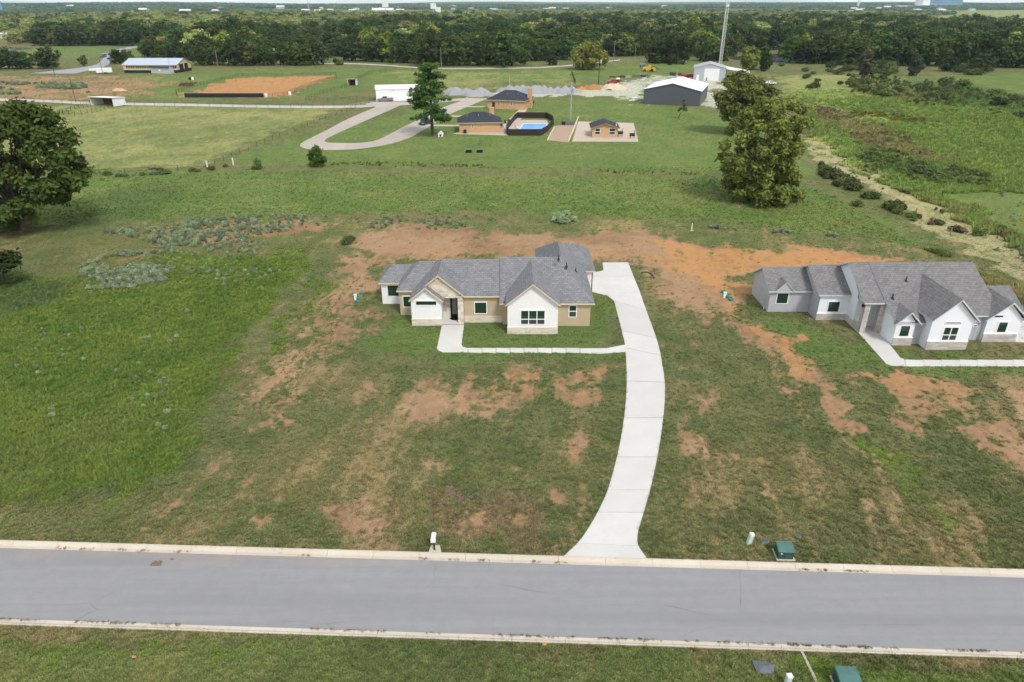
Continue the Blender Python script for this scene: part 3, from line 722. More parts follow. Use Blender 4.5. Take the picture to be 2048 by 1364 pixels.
# roofs
rz, ry = 5.78, 74.3
def roof(parent, planes, mats=(SH1, CREAM), t=.17):
    b = MB()
    for p in planes: roofp(b, p, t)
    return b.build('roof', list(mats), parent)
roof(H1, [[(-8.03, 74.3, 5.77), (-.9, 74.3, 5.77), (-.9, 69.15, 3.3), (-6.2, 69.15, 3.3)], [(-8.03, 74.3, 5.77), (-.9, 74.3, 5.77), (-.9, 79.5, 3.3), (-11.2, 79.5, 3.3)]])
R2 = roof(H1, [[(-1.35, 68.1, 2.87), (9.0, 68.1, 2.87), (5.5, 74.3, 6.02), (-1.35, 74.3, 6.02)], [(9.0, 68.1, 2.87), (9.0, 86.5, 2.87), (5.6, 80.2, 6.0), (5.5, 74.3, 6.02)],
      [(-1.35, 74.3, 6.02), (5.6, 74.3, 6.02), (5.6, 80.5, 2.87), (-1.35, 80.5, 2.87)], [(5.6, 74.3, 6.0), (5.6, 80.2, 6.0), (3.0, 86.5, 2.87), (3.0, 74.3, 2.87)], [(3.0, 86.5, 2.87), (5.6, 80.2, 6.0), (9.0, 86.5, 2.87)]])
roof(H1, [[(6.2, 78.06, 2.9), (10.15, 78.06, 2.9), (7.67, 82.3, 5.02), (5.9, 82.3, 5.02)], [(10.15, 78.06, 2.9), (10.15, 86.6, 2.9), (7.67, 82.3, 5.02)], [(5.9, 82.3, 5.02), (7.67, 82.3, 5.02), (10.15, 86.6, 2.9), (6.2, 86.6, 2.9)]])
roof(H1, [[(-.69, 66.13, 3.5), (2.2, 66.13, 5.88), (2.2, 74.0, 5.88), (-.69, 70.2, 3.5)], [(5.11, 66.13, 3.5), (2.2, 66.13, 5.88), (2.2, 74.0, 5.88), (5.11, 70.2, 3.5)]])
roof(H1, [[(-8.03, 69.0, 5.76), (-8.03, 74.4, 5.76), (-11.22, 79.5, 3.1), (-11.22, 68.28, 3.1), (-9.38, 68.28, 4.634), (-9.38, 69.0, 4.634)], [(-8.03, 69.0, 5.76), (-5.16, 69.0, 3.31), (-5.16, 70.2, 3.31), (-8.03, 74.4, 5.76)], [(-9.38, 68.28, 4.634), (-7.5, 68.28, 3.07), (-7.5, 69.24, 3.07), (-9.38, 69.24, 4.634)]])
roof(H1, [[(-12.98, 71.06, 3.15), (-9.9, 71.06, 3.15), (-9.0, 75.16, 5.2), (-10.72, 75.16, 5.2)], [(-12.98, 71.06, 3.15), (-12.98, 79.3, 3.15), (-10.72, 75.16, 5.2)], [(-10.72, 75.16, 5.2), (-9, 75.16, 5.2), (-9, 79.3, 3.15), (-12.98, 79.3, 3.15)]])
roof(H1, [[(-15.62, 74.32, 2.82), (-12.2, 74.32, 2.82), (-11, 76.98, 4.15), (-14.26, 76.98, 4.15)], [(-15.62, 74.32, 2.82), (-15.62, 79.6, 2.82), (-14.26, 76.98, 4.15)], [(-14.26, 76.98, 4.15), (-11, 76.98, 4.15), (-11, 79.6, 2.82), (-15.62, 79.6, 2.82)]])
for zx, zy in ((1415, 215), (1473, 268), (1541, 305)):
    px_, py_ = Z1(zx, zy)
    for yy in np.arange(70, 82, .05):                 # where the sight line meets the east slope
        x, zz = atY(px_, py_, yy)
        if zz < 2.87 + (9.0 - x) * .905: vent(H1, x, yy, zz); break

# ------------------------------------------------------------------ grey house
H2 = empty('house', 'pale grey and white house with many front gables and brown shingle roof', 'house', (0, 0, 0))
def w2b(*a, mat=BLUEWHITE, name='wall'): return MB().box(*a).build(name, mat, H2)
def sidegable(x0, x1, yf, yb, h, yr, zr, mat, name='wall'):
    b = MB(); b.prism([(x0, yf, -.1), (x0, yf, h), (x0, yr, zr - .15), (x0, yb, h), (x0, yb, -.1)], (x1 - x0, 0, 0)); return b.build(name, mat, H2)
wa = sidegable(29.55, 34.4, 72.41, 78.0, 2.70, 75.2, 4.5, GREY); battens(wa, 29.6, 34.25, 0, 2.7, 72.41, GREY, .42)
sidegable(34.26, 38.5, 70.2, 77.7, 3.16, 74.0, 5.2, BLUEWHITE)
cs = sidegable(34.255, 34.30, 70.2, 77.7, 3.15, 74.0, 5.2, GREY)
stones(H2, 34.24, 37.7, -.05, .75, 70.15, STONE2, MORT2, 31); MB().box(34.24, 37.7, 70.1, 70.22, .75, .83).build('stone_ledge', WTRIM, H2)
sidegable(37.58, 40.5, 68.4, 76.6, 3.6, 71.65, 6.35, BLUEWHITE)
MB().box(37.55, 37.60, 68.4, 70.15, -.05, .75).build('stone_veneer', STONE2, H2)
# entry porch pillars
for a, b_ in ((37.58, 38.14), (39.2, 39.72)):
    MB().box(a, b_, 66.72, 67.3, -.1, 3.58).build('pillar', MORT2, H2)
    stones(H2, a - .01, b_ + .01, 0, 3.5, 66.68, STONE2, MORT2, int(a), .25, .25, .42)
MB().box(37.58, 39.72, 66.7, 68.6, 3.3, 3.62).build('porch_beam', GTRIM, H2); MB().box(37.56, 39.75, 66.6, 68.5, -.1, .06).build('porch_floor', CON, H2)
MB().box(38.3, 39.1, 68.3, 68.42, .06, 2.3).build('door', M('grey_door', (.2, .21, .22), .5), H2)
MB().box(37.59, 37.63, 67.3, 68.5, -.05, 1.0).build('stone_veneer', STONE2, H2)
sidegable(39.75, 50.75, 65.25, 78.6, 2.9, 71.55, 6.25, BLUEWHITE); MB().box(39.74, 39.8, 64.0, 66, -.1, 2.6).build('wall', BLUEWHITE, H2)
MB().box(39.70, 39.76, 64.1, 68, -.05, .85).build('stone_veneer', STONE2, H2)
wg = w2b(41.4, 43.2, 64.05, 66, -.1, 2.5, mat=GREY); battens(wg, 41.6, 42.75, 0, 2.5, 64.05, GREY, .38)
wg = w2b(46.6, 49.8, 65.0, 66.5, -.1, 2.7, mat=GREY); battens(wg, 46.75, 49.6, 0, 2.7, 65.0, GREY, .38)
gable_wall(39.67, 41.6, 2.52, 40.72, 3.82, 63.82, 66.3, BLUEWHITE, H2); stones(H2, 39.65, 41.62, -.05, .85, 63.77, STONE2, MORT2, 33); MB().box(39.63, 41.64, 63.7, 63.84, .85, .93).build('stone_ledge', WTRIM, H2)
gable_wall(42.6, 46.75, 3.38, 44.73, 5.63, 62.8, 69, BLUEWHITE, H2); stones(H2, 42.58, 46.77, -.05, .92, 62.75, STONE2, MORT2, 34); MB().box(42.56, 46.79, 62.68, 62.82, .92, 1.0).build('stone_ledge', WTRIM, H2)
gable_wall(49.5, 53.1, 2.62, 51.36, 4.56, 64.6, 67.5, BLUEWHITE, H2); stones(H2, 49.48, 53.0, -.05, .9, 64.55, STONE2, MORT2, 35); MB().box(49.46, 53.02, 64.48, 64.62, .9, .98).build('stone_ledge', WTRIM, H2)
sidegable(49.8, 53.5, 65.0, 72.5, 2.6, 68.76, 4.68, BLUEWHITE)
A_ = lambda a, b: (1490 + a / 6.2, 500 + b / 6.2); B_ = lambda a, b: (1770 + a / 6.2, 500 + b / 6.2)
def w2(f, a0, b0, a1, b1, am, y, **kw):
    """a0..a1 along the top edge, am the bottom-left corner"""
    x0, z1 = atY(*f(a0, b0), y); x1, _ = atY(*f(a1, b0), y); _, z0 = atY(*f(am, b1), y)
    return window(H2, x0, x1, z0, z1, y, **kw)
w2(A_, 398, 528, 552, 668, 375, 72.41); w2(A_, 1035, 632, 1190, 772, 1008, 70.2)
w2(B_, 195, 930, 328, 1075, 162, 63.82, trim=WTRIM); w2(B_, 735, 950, 928, 1122, 682, 62.8, vx=(.5,), hz=(.42,), low=True, trim=WTRIM); w2(B_, 752, 888, 955, 915, 745, 62.8, fw=.06)
w2(B_, 1412, 885, 1540, 1025, 1372, 64.6, trim=WTRIM); w2(B_, 1092, 922, 1148, 952, 1085, 65.0, fw=.07)
G2 = (SH2, GTRIM)
roof(H2, [[(29.2, 72.06, 2.69), (34.3, 72.06, 2.69), (34.3, 75.2, 4.5), (29.2, 75.2, 4.5)], [(29.2, 75.2, 4.5), (34.3, 75.2, 4.5), (34.3, 78.35, 2.69), (29.2, 78.35, 2.69)]], G2)
roof(H2, [[(30.0, 72.0, 2.72), (31.07, 72.0, 3.8), (31.07, 74.0, 3.8), (30.0, 72.3, 2.72)], [(32.12, 72.0, 2.72), (31.07, 72.0, 3.8), (31.07, 74.0, 3.8), (32.12, 72.3, 2.72)]], G2, .09)
gable_wall(30.12, 32.0, 2.72, 31.07, 3.78, 72.12, 73.2, GREY, H2, 2.66, 'gable_wall', .08)
roof(H2, [[(33.95, 69.85, 3.15), (37.8, 69.85, 3.15), (37.8, 74.0, 5.22), (33.95, 74.0, 5.22)], [(33.95, 74.0, 5.22), (37.8, 74.0, 5.22), (37.8, 78.1, 3.15), (33.95, 78.1, 3.15)]], G2)
roof(H2, [[(37.25, 66.35, 3.68), (39.75, 66.35, 3.68), (39.75, 71.65, 6.37), (37.25, 71.65, 6.37)], [(37.25, 71.65, 6.37), (39.75, 71.65, 6.37), (39.75, 76.95, 3.68), (37.25, 76.95, 3.68)]], G2)
roof(H2, [[(39.45, 63.72, 2.56), (47.1, 63.72, 2.56), (47.1, 64.6, 2.994), (50.95, 64.6, 2.994), (50.95, 71.55, 6.42), (39.45, 71.55, 6.42)], [(39.45, 71.55, 6.42), (50.95, 71.55, 6.42), (50.95, 79.0, 2.56), (39.45, 79.0, 2.56)]], G2)
for xa, za, xl, xr, ze, yf, yb, ye in ((40.72, 3.86, 39.33, 42.11, 2.5, 63.45, 66.2, 63.9), (44.73, 5.69, 42.32, 47.14, 3.36, 62.42, 69.9, 66.0), (51.36, 4.62, 49.08, 53.64, 2.62, 64.22, 68.5, 65.3)):
    roof(H2, [[(xl, yf, ze), (xa, yf, za), (xa, yb, za), (xl, ye, ze)], [(xr, yf, ze), (xa, yf, za), (xa, yb, za), (xr, ye, ze)]], G2)
roof(H2, [[(50.9, 64.7, 2.69), (53.8, 64.7, 2.69), (53.8, 68.76, 4.72), (50.9, 68.76, 4.72)], [(50.9, 68.76, 4.72), (53.8, 68.76, 4.72), (53.8, 72.85, 2.69), (50.9, 72.85, 2.69)]], G2)
for zx, zy in ((258, 385), (90, 600)):
    px_, py_ = B_(zx, zy)
    for yy in np.arange(64, 72, .05):
        x, zz = atY(px_, py_, yy)
        if zz < 2.56 + (yy - 63.72) * .493: vent(H2, x, yy, zz, .5, .07); break

MB().tube((29.45, 73.6, .2), (29.45, 73.6, 1.9), .035, .035, 6).build('conduit', GTRIM, H2); MB().tube((29.42, 73.2, 0), (29.42, 73.2, .35), .05, .05, 6).build('clean_out', WTRIM, H2)
MB().box(37.3, 37.5, 66.75, 66.95, 3.0, 3.3).build('wall_lamp', DKMETAL, H2)

# ------------------------------------------------------------------ farm behind: materials
def ribbed(name, col, pitch=.3, rough=.45, metal=0.0):
    k = NG(name); u = k.uv(); s = k.n('ShaderNodeSeparateXYZ'); k.put(s.inputs[0], u)
    fr = k.math('FRACT', k.math('DIVIDE', s.outputs[0], pitch)); n = k.noise(u, .4, 4)
    c = k.mix(k.math('MULTIPLY', k.ramp(fr, .16, .04), .45), k.mix(k.math('MULTIPLY', k.ramp(n, .4, .75), .3), col, tuple(v * .82 for v in col)), tuple(v * .6 for v in col))
    k.bsdf(c, rough, k.bump(fr, .3, .03), metal, .35); return k.m
R_WHITE = ribbed('white_metal_panel', (.80, .80, .80)); R_DARK = ribbed('charcoal_metal_panel', (.085, .092, .105)); R_GREY = ribbed('weathered_metal_panel', (.40, .415, .44))
R_TAN = ribbed('tan_metal_panel', (.55, .45, .30)); R_BLUE = ribbed('pale_blue_metal_roof', (.40, .45, .53), .4); R_GROOF = ribbed('grey_metal_roof', (.33, .335, .34), .4)
def brickm(name, c0, c1, mo):
    k = NG(name); u = k.uv(); b = k.n('ShaderNodeTexBrick'); k.put(b.inputs['Vector'], u)
    b.inputs['Scale'].default_value = 1; b.inputs['Brick Width'].default_value = .22; b.inputs['Row Height'].default_value = .08; b.inputs['Mortar Size'].default_value = .008
    b.inputs['Color1'].default_value = (*c0, 1); b.inputs['Color2'].default_value = (*c1, 1); b.inputs['Mortar'].default_value = (*mo, 1)
    n = k.noise(u, .6, 3); k.bsdf(k.mix(k.math('MULTIPLY', n, .25), b.outputs[0], tuple(v * .8 for v in c0)), .85, None, 0, .2); return k.m
BRICK = brickm('tan_brick', (.48, .29, .145), (.56, .36, .19), (.45, .34, .23))
DKBLUE = M('navy_paint', (.012, .016, .028), .5); GRAV = None
RUST = M('rusty_steel', (.10, .045, .025), .8, .3); PIPEF = M('dark_pipe_steel', (.035, .032, .03), .7, .2); WOOD = M('grey_pole_wood', (.24, .20, .16), .85, .2)
RED = M('red_paint', (.36, .012, .016), .35, .1, spec=.5); YEL = M('yellow_paint', (.62, .34, .012), .4, .15); GALV = M('galvanised', (.45, .46, .47), .4, .15, metal=.4)
WPAINT = M('white_vehicle_paint', (.72, .73, .74), .3, .05, spec=.5); TAUPE = M('taupe_vehicle_paint', (.22, .19, .165), .3, .08, spec=.5); NAVYP = M('dark_vehicle_paint', (.02, .025, .034), .25, .1, spec=.5)
TYRE = M('tyre_rubber', (.015, .015, .016), .9); RIM = M('wheel_rim', (.35, .35, .36), .35, metal=.6); VGL = glassm('vehicle_glass', (.02, .026, .03)); LAMP = M('headlight', (.7, .7, .68), .2); TAIL = M('tail_light', (.35, .01, .01), .3)
DOGW = M('white_board', (.72, .74, .76), .6, .06); GRNP = M('green_utility_paint', (.018, .066, .050), .5, .2); GRNP2 = M('green_lid_paint', (.065, .145, .128), .5, .15); PALEG = M('pale_green_plastic', (.48, .60, .54), .5, .08)
POOLB = M('pool_blue', (.05, .30, .62), .3)

def solid(verts, faces, name, mats, parent, mi=None, smooth=False):
    b = MB(); b.v = [tuple(v) for v in verts]; b.f = faces; b.mi = mi or [0] * len(faces); return b.build(name, mats, parent, smooth=smooth)
def frame_at(o_px, a_px):
    """local axes: origin at the first ground point, x axis towards the second"""
    o = gv(*o_px); a = gv(*a_px); d = a - o; return o, math.atan2(d.y, d.x), d.length
def hiproof(b, x0, x1, y0, y1, ze, run, zr, ov=.5, along='x', hip0=True, hip1=True, top=0, side=1, t=.15):
    x0 -= ov; x1 += ov; y0 -= ov; y1 += ov; 
    if along == 'x':
        ym = (y0 + y1) / 2; a = (x0 + (run if hip0 else 0), ym, zr); c = (x1 - (run if hip1 else 0), ym, zr)
        roofp(b, [(x0, y0, ze), (x1, y0, ze), c, a], t, top, side); roofp(b, [(x0, y1, ze), (x1, y1, ze), c, a], t, top, side)
        if hip0: roofp(b, [(x0, y0, ze), (x0, y1, ze), a], t, top, side)
        if hip1: roofp(b, [(x1, y0, ze), (x1, y1, ze), c], t, top, side)
    else:
        xm = (x0 + x1) / 2; a = (xm, y0 + (run if hip0 else 0), zr); c = (xm, y1 - (run if hip1 else 0), zr)
        roofp(b, [(x0, y0, ze), (x0, y1, ze), c, a], t, top, side); roofp(b, [(x1, y0, ze), (x1, y1, ze), c, a], t, top, side)
        if hip0: roofp(b, [(x0, y0, ze), (x1, y0, ze), a], t, top, side)
        if hip1: roofp(b, [(x0, y1, ze), (x1, y1, ze), c], t, top, side)
    return b

# ---- tan brick houses
def brick_house(px0, px1, depth, label, eave, ridge, run, chim=None, wins=(), doors=()):
    o, a, L = frame_at(px0, px1); h = empty('brick_house', label, 'house', o, a)
    MB().box(0, L, 0, depth, -.1, eave).build('wall', BRICK, h)
    b = MB(); hiproof(b, 0, L, 0, depth, eave, run, ridge, .55); rf = b.build('roof', [SH3, CREAM], h)
    if chim:
        cx, cy = chim; MB().box(cx - .7, cx + .7, cy - .45, cy + .45, 0, ridge + .75).box(cx - .78, cx + .78, cy - .53, cy + .53, ridge + .55, ridge + .7).build('chimney', BRICK, h)
    for x, z0, w_, hh in wins: window(h, x, x + w_, z0, z0 + hh, 0, hz=(.5,), fw=.08)
    for x, w_ in doors:
        d = MB().box(x, x + w_, -.05, .05, 0, 2.1).build('door', DKBLUE, h); MB().box(x + w_ - .15, x + w_ - .08, -.1, -.05, .95, 1.05).build('handle', GALV, d)
    for i in range(3):
        x = L * (.2 + .28 * i); b = MB(); b.tube((x, depth * .28, ridge * .6), (x, depth * .28, eave + (ridge - eave) * .56 + .5), .06, .06, 6); b.build('vent_pipe', GALV, h)
    return h
bh1 = brick_house((919, 266), (1001, 265), 9.0, 'brick house with navy hip roof and side chimney beside the pool fence', 2.75, 5.0, 4.6, (9.3, 7.6), ((3.4, 1.3, .6, 1.0),))
ac = MB(); ac.box(1.1, 1.95, -1.15, -.35, 0, .95); ac_o = empty('air_conditioner', 'dark air conditioning unit against the brick house wall', 'air conditioner', bh1.location, bh1.rotation_euler.z)
ac.build('casing', DKBLUE, ac_o); MB().lathe([(.34, 0), (.34, .04), (.1, .06)], (1.52, -.75, .95), 14).build('fan_grille', PIPEF, ac_o)
bh2 = brick_house((975, 217), (1049, 220), 11.0, 'brick house with navy hip roof nearest the gravel piles', 2.9, 5.6, 5.2, (13.4, 5.5), ((3.6, 1.3, .9, .9), (8.2, 1.3, .7, .9)), ((1.7, .95),))
# pool house: gable towards the viewer
o, a, L = frame_at((1184, 274.5), (1235, 275)); ph = empty('pool_house', 'small brick pool house with navy gable roof on concrete pad', 'cabin', o, a)
MB().prism([(0, 0, -.1), (L, 0, -.1), (L, 0, 2.5), (L / 2, 0, 3.55), (0, 0, 2.5)], (0, 7.5, 0)).build('wall', BRICK, ph)
b = MB()
for sx in (0, 1):
    x = -.5 if sx == 0 else L + .5; roofp(b, [(x, -.6, 2.45), (L / 2, -.6, 3.75), (L / 2, 8.1, 3.75), (x, 8.1, 2.45)], .18)
b.build('roof', [SH3, M('brown_fascia', (.33, .19, .09), .7)], ph)
window(ph, .7, 2.1, .75, 2.3, 0, hz=(.5,), fw=.07); window(ph, L - 2.3, L - .7, .75, 2.3, 0, hz=(.5,), fw=.07, low=True)
MB().tube((L - .4, 1.5, 2.6), (L - .4, 1.5, 3.3), .12, .12, 8).build('vent_pipe', WTRIM, ph)
# concrete pads
def pad(pts, z, name, label, mat): 
    q = [g(*p) for p in pts]
    if sum(q[j][0] * q[(j + 1) % len(q)][1] - q[(j + 1) % len(q)][0] * q[j][1] for j in range(len(q))) < 0: q = q[::-1]
    return tag(slab_poly(q, -.15, z, name, mat, None), label, kind='structure')
PADC = concrete('patio_concrete', (.46, .37, .285), (.52, .43, .345), (.34, .24, .16), .5)
pad([(1144, 283), (1277, 283.5), (1267, 246), (1157, 243)], .04, 'patio', 'pale concrete patio round the pool house', PADC)
pad([(905, 268), (1015, 271), (1022, 270), (1062, 206), (1052, 206), (1008, 248), (925, 262)], .03, 'patio', 'tan concrete patio behind the brick houses', PADC)
pad([(1094, 280), (1137, 285), (1157, 244), (1110, 252)], .025, 'gravel_bed', 'tan gravel bed between pool fence and patio', concrete('pea_gravel', (.36, .25, .17), (.42, .30, .21)))
# farm drive: loop in old concrete
dl = tag(link('driveway', None), 'looping tan concrete farm drive in front of the brick houses', kind='structure')
def loop_part(Lp, Rp, n=12):
    A, B = smooth_line(Lp, 40), smooth_line(Rp, 40)
    for i in range(n):
        s0, s1 = int(i * 40 / n), int((i + 1) * 40 / n)
        q = [A[j] for j in range(s0, s1 + 1)] + [B[j] for j in range(s1, s0 - 1, -1)]
        if sum(q[j][0] * q[(j + 1) % len(q)][1] - q[(j + 1) % len(q)][0] * q[j][1] for j in range(len(q))) < 0: q = q[::-1]
        slab_poly(q, -.15, .04, 'slab', OLDCON, dl)
loop_part([(752, 214), (700, 236), (650, 262), (612, 281), (600, 291), (615, 298), (660, 300), (715, 298), (780, 288), (822, 274), (850, 258), (880, 240), (905, 226), (975, 197)],
          [(800, 211), (757, 230), (705, 253), (668, 270), (650, 280), (654, 285), (680, 286), (715, 286), (752, 281), (784, 266), (806, 254), (830, 243), (868, 222), (935, 197)], 14)
pad([(752, 214), (845, 208), (900, 203), (975, 197), (935, 196), (840, 203), (748, 204), (730, 208)], .046, 'driveway', 'tan concrete apron in front of the white garage', OLDCON)
lane = tag(link('lane', None), 'pale gravel lane running past the horse paddocks', kind='structure')
LANE = concrete('lane_gravel', (.42, .40, .36), (.48, .46, .42))
Q = [(-500, 189), (0, 197), (180, 204), (350, 207), (560, 211), (700, 211), (752, 208)]
A = smooth_line(Q, 30); B = smooth_line([(x, y + 4.6) for x, y in Q], 30)
for i in range(30): slab_poly([B[i], B[i + 1], A[i + 1], A[i]], -.1, .03, 'lane_section', LANE, lane)
lane2 = tag(link('lane', None), 'curving gravel lane at the edge of the wood', kind='structure')
Q = [(640, 126.5), (700, 126.5), (760, 129), (820, 133.5), (880, 136), (1000, 136), (1100, 133), (1180, 126), (1240, 119)]
A = smooth_line(Q, 30); B = smooth_line([(x, y + 1.7) for x, y in Q], 30)
for i in range(30): slab_poly([B[i], B[i + 1], A[i + 1], A[i]], -.1, .05, 'lane_section', LANE, lane2)
hw_ = tag(link('road', None), 'grey country road curving past the barn into the trees', kind='structure')
ROADM = concrete('far_asphalt', (.26, .265, .28), (.30, .305, .32))
A = smooth_line([(60, 147), (182, 132), (205, 118), (222, 104), (248, 95.5), (300, 89)], 20); B = smooth_line([(150, 147), (212, 132), (224, 118), (238, 106), (262, 97.5), (305, 91)], 20)
for i in range(20): slab_poly([B[i], B[i + 1], A[i + 1], A[i]], -.1, .06, 'road_section', ROADM, hw_)
for nm, P_, lb in (('path', [(868, 231), (930, 231.5), (930, 233.5), (868, 233)], 'narrow concrete path between drive and brick house'), ('path', [(850, 249.5), (920, 250), (920, 252.5), (846, 252)], 'lower concrete path between drive and brick house'), ('path', [(905, 212.5), (976, 213), (976, 214.5), (903, 214)], 'upper concrete path between drive and far brick house')):
    pad(P_, .05, nm, lb, PADC)

# ---- pool
pool_q = [(1013, 262), (1013, 267), (1018, 271.5), (1082, 271.5), (1094, 264), (1107, 250), (1105, 243), (1093, 236.5), (1035, 236), (1029, 241)]
def fence_panels(pts, h, name, label, cat, mat, post=PIPEF, sub=1):
    root = empty(name, label, cat, pts[0])
    for i in range(len(pts)):
        a_, b_ = Vector(pts[i]), Vector(pts[(i + 1) % len(pts)]); n = max(1, round((b_ - a_).length / 2.4))
        for j in range(n):
            p, q = a_.lerp(b_, j / n), a_.lerp(b_, (j + 1) / n); d = (q - p); ang = math.atan2(d.y, d.x)
            MB().box(.02, d.length - .02, -.02, .02, .05, h).build('panel', mat, root, p - Vector(pts[0]), ang)
            MB().box(-.05, .05, -.05, .05, 0, h + .05).build('post', post, root, p - Vector(pts[0]), ang)
    return root
pf = fence_panels([gv(*p) for p in pool_q], 1.75, 'pool_fence', 'dark panel fence enclosing the swimming pool', 'fence', M('dark_brown_board', (.030, .020, .020), .7, .3), PIPEF)
q = [g(*p) for p in ((1015, 268), (1080, 268), (1100, 250), (1092, 240), (1036, 240))]
tag(slab_poly(q, -.15, .04, 'pool_deck', PADC, None), 'tan concrete deck inside the pool fence', kind='structure')
pl = empty('swimming_pool', 'bright blue rectangular swimming pool inside dark fence', 'pool', gv(1045, 262))
o_ = gv(1045, 262); pq = [gv(1036, 264), gv(1087, 263), gv(1093, 248), gv(1047, 248)]
b = MB(); b.prism([p - o_ + Vector((0, 0, .06)) for p in pq], (0, 0, -.2)); 
k = NG('pool_water'); n = k.noise(k.pos(), 3, 3); k.bsdf(k.mix(n, (.015, .22, .58), (.06, .38, .74)), .25, k.bump(n, .2, .05), 0, .5); b.build('water', k.m, pl)
c_ = sum(pq, Vector()) / 4
cp = [c_ + (p - c_) * 1.05 for p in pq]
for i in range(4):
    j = (i + 1) % 4; b = MB(); b.prism([p - o_ + Vector((0, 0, .09)) for p in (cp[i], cp[j], pq[j], pq[i])], (0, 0, -.15)); b.build('coping', WTRIM, pl)
# ---- low timbers edging the gravel bed
for p, q_, lb in (((1095, 281), (1109, 254), 'pale timber edging on the pool side of the gravel bed'), ((1137, 284), (1157, 234), 'pale timber edging on the patio side of the gravel bed')):
    o, a, L = frame_at(p, q_); tag(MB().box(0, L, -.12, .12, 0, .3).build('edging_timber', CREAM, None, o, a), lb, 'timber')
# pump equipment
o = gv(1143, 250); t = empty('pump_unit', 'grey pump unit at the foot of the utility pole', 'pump', o)
MB().box(-1.6, .9, -.5, .5, 0, 1.1).build('cabinet', M('grey_cabinet', (.12, .125, .13), .6), t); MB().box(-2.9, -1.8, -.4, .5, 0, 1.0).build('tank', DKBLUE, t)
# ---- white garage
o, a, L = frame_at((753, 203), (842, 201)); gr = empty('garage', 'white metal garage with two roller doors behind the parked pickup', 'garage', o, a)
MB().prism([(0, 0, -.1), (0, 0, 4.1), (0, 4.5, 5.0), (0, 9, 4.1), (0, 9, -.1)], (L, 0, 0)).build('wall', R_WHITE, gr)
b = MB(); roofp(b, [(-.2, -.25, 4.2), (L + .2, -.25, 4.2), (L + .2, 4.5, 5.25), (-.2, 4.5, 5.25)], .12); roofp(b, [(-.2, 9.25, 4.2), (L + .2, 9.25, 4.2), (L + .2, 4.5, 5.25), (-.2, 4.5, 5.25)], .12); b.build('roof', [R_WHITE, WTRIM], gr)
for x in (1.3, 7.0):
    d = MB().box(x, x + 4.4, -.04, .06, 0, 3.1).build('roller_door', M('door_white', (.70, .70, .71), .5), gr)
    for kk in range(5): MB().box(x + .05, x + 4.35, -.07, -.03, .05 + kk * .61, .61 + kk * .61).build('door_panel', WTRIM, d)
    MB().box(x - .12, x + 4.52, -.05, .05, 3.1, 3.25).build('door_trim', GTRIM, gr)
MB().box(12.6, 13.6, -.05, .05, 0, 2.1).build('door', WTRIM, gr); MB().box(6.3, 6.5, -.12, -.02, 3.5, 3.75).build('wall_lamp', DKMETAL, gr)
# ---- charcoal shed with white roof
o, a, L = frame_at((1286, 208), (1399, 213)); cs_ = empty('metal_shed', 'charcoal metal shed with bright white roof beside the gravel yard', 'shed', o, a); D = 26
MB().prism([(0, 0, -.1), (L, 0, -.1), (L, 0, 4.9), (L / 2, 0, 7.1), (0, 0, 4.9)], (0, .15, 0)).build('wall', R_DARK, cs_)
MB().box(L - .15, L, .15, D, -.1, 4.9).build('wall', R_DARK, cs_); MB().prism([(0, D, -.1), (0, D, 4.9), (L / 2, D, 7.1), (L, D, 4.9), (L, D, -.1)], (0, .15, 0)).build('wall', R_DARK, cs_)
b = MB()
roofp(b, [(-.3, -.3, 4.95), (L / 2, -.3, 7.25), (L / 2, D + .3, 7.25), (-.3, D + .3, 4.95)], .15); roofp(b, [(L + .3, -.3, 4.95), (L / 2, -.3, 7.25), (L / 2, D + .3, 7.25), (L + .3, D + .3, 4.95)], .15); b.build('roof', [R_WHITE, M('charcoal_trim', (.05, .055, .065), .5)], cs_)
for i in range(6): MB().box(.02, .2, .3 + i * 5, .5 + i * 5, 0, 4.8).build('post', PIPEF, cs_)
MB().box(.0, .05, 8, D, 0, 4.8).build('wall', R_DARK, cs_)
# ---- grey barn with lean-to
o, a, L = frame_at((1386, 160.5), (1449, 162)); gb = empty('metal_barn', 'grey metal barn with white roller door and lean-to canopy', 'barn', o, a); D = 17
MB().prism([(0, 0, -.1), (L, 0, -.1), (L, 0, 5.4), (L / 2, 0, 7.2), (0, 0, 5.4)], (0, D, 0)).build('wall', R_GREY, gb)
b = MB(); roofp(b, [(-.3, -.3, 5.45), (L / 2, -.3, 7.35), (L / 2, D, 7.35), (-.3, D, 5.45)], .12); roofp(b, [(L + .3, -.3, 5.45), (L / 2, -.3, 7.35), (L / 2, D, 7.35), (L + .3, D, 5.45)], .12); b.build('roof', [R_GROOF, GTRIM], gb)
d = MB().box(4.7, 11.4, -.08, .05, 0, 5.2).build('roller_door', WTRIM, gb)
for kk in range(6): MB().box(4.75, 11.35, -.1, -.06, .05 + kk * .86, .86 + kk * .86).build('door_panel', DOGW, d)
MB().box(1.4, 2.5, -.06, .05, 0, 2.4).build('door', WTRIM, gb); MB().tube((6.0, -.5, 0), (6.0, -.5, 1.5), .15, .15, 8).build('bollard', DKMETAL, gb)
b = MB(); roofp(b, [(L + .31, 1, 5.2), (L + 11, 1, 3.6), (L + 11, D - 1, 3.6), (L + .31, D - 1, 5.2)], .15); b.build('canopy', [R_WHITE, WTRIM], gb)
for x, y in ((L + 10.8, 1.2), (L + 10.8, 8), (L + 10.8, 15), (L + 5.5, 1.2)): MB().box(x - .1, x + .1, y - .1, y + .1, 0, 4.0).build('post', PIPEF, gb)
MB().box(L + 1, L + 4, 3, 9, 0, 1.8).box(L + 5, L + 8, 4, 9, 0, 1.5).build('stored_hay', M('dark_brown_goods', (.10, .08, .05), .9, .3), gb)  # stored goods in plain dark brown
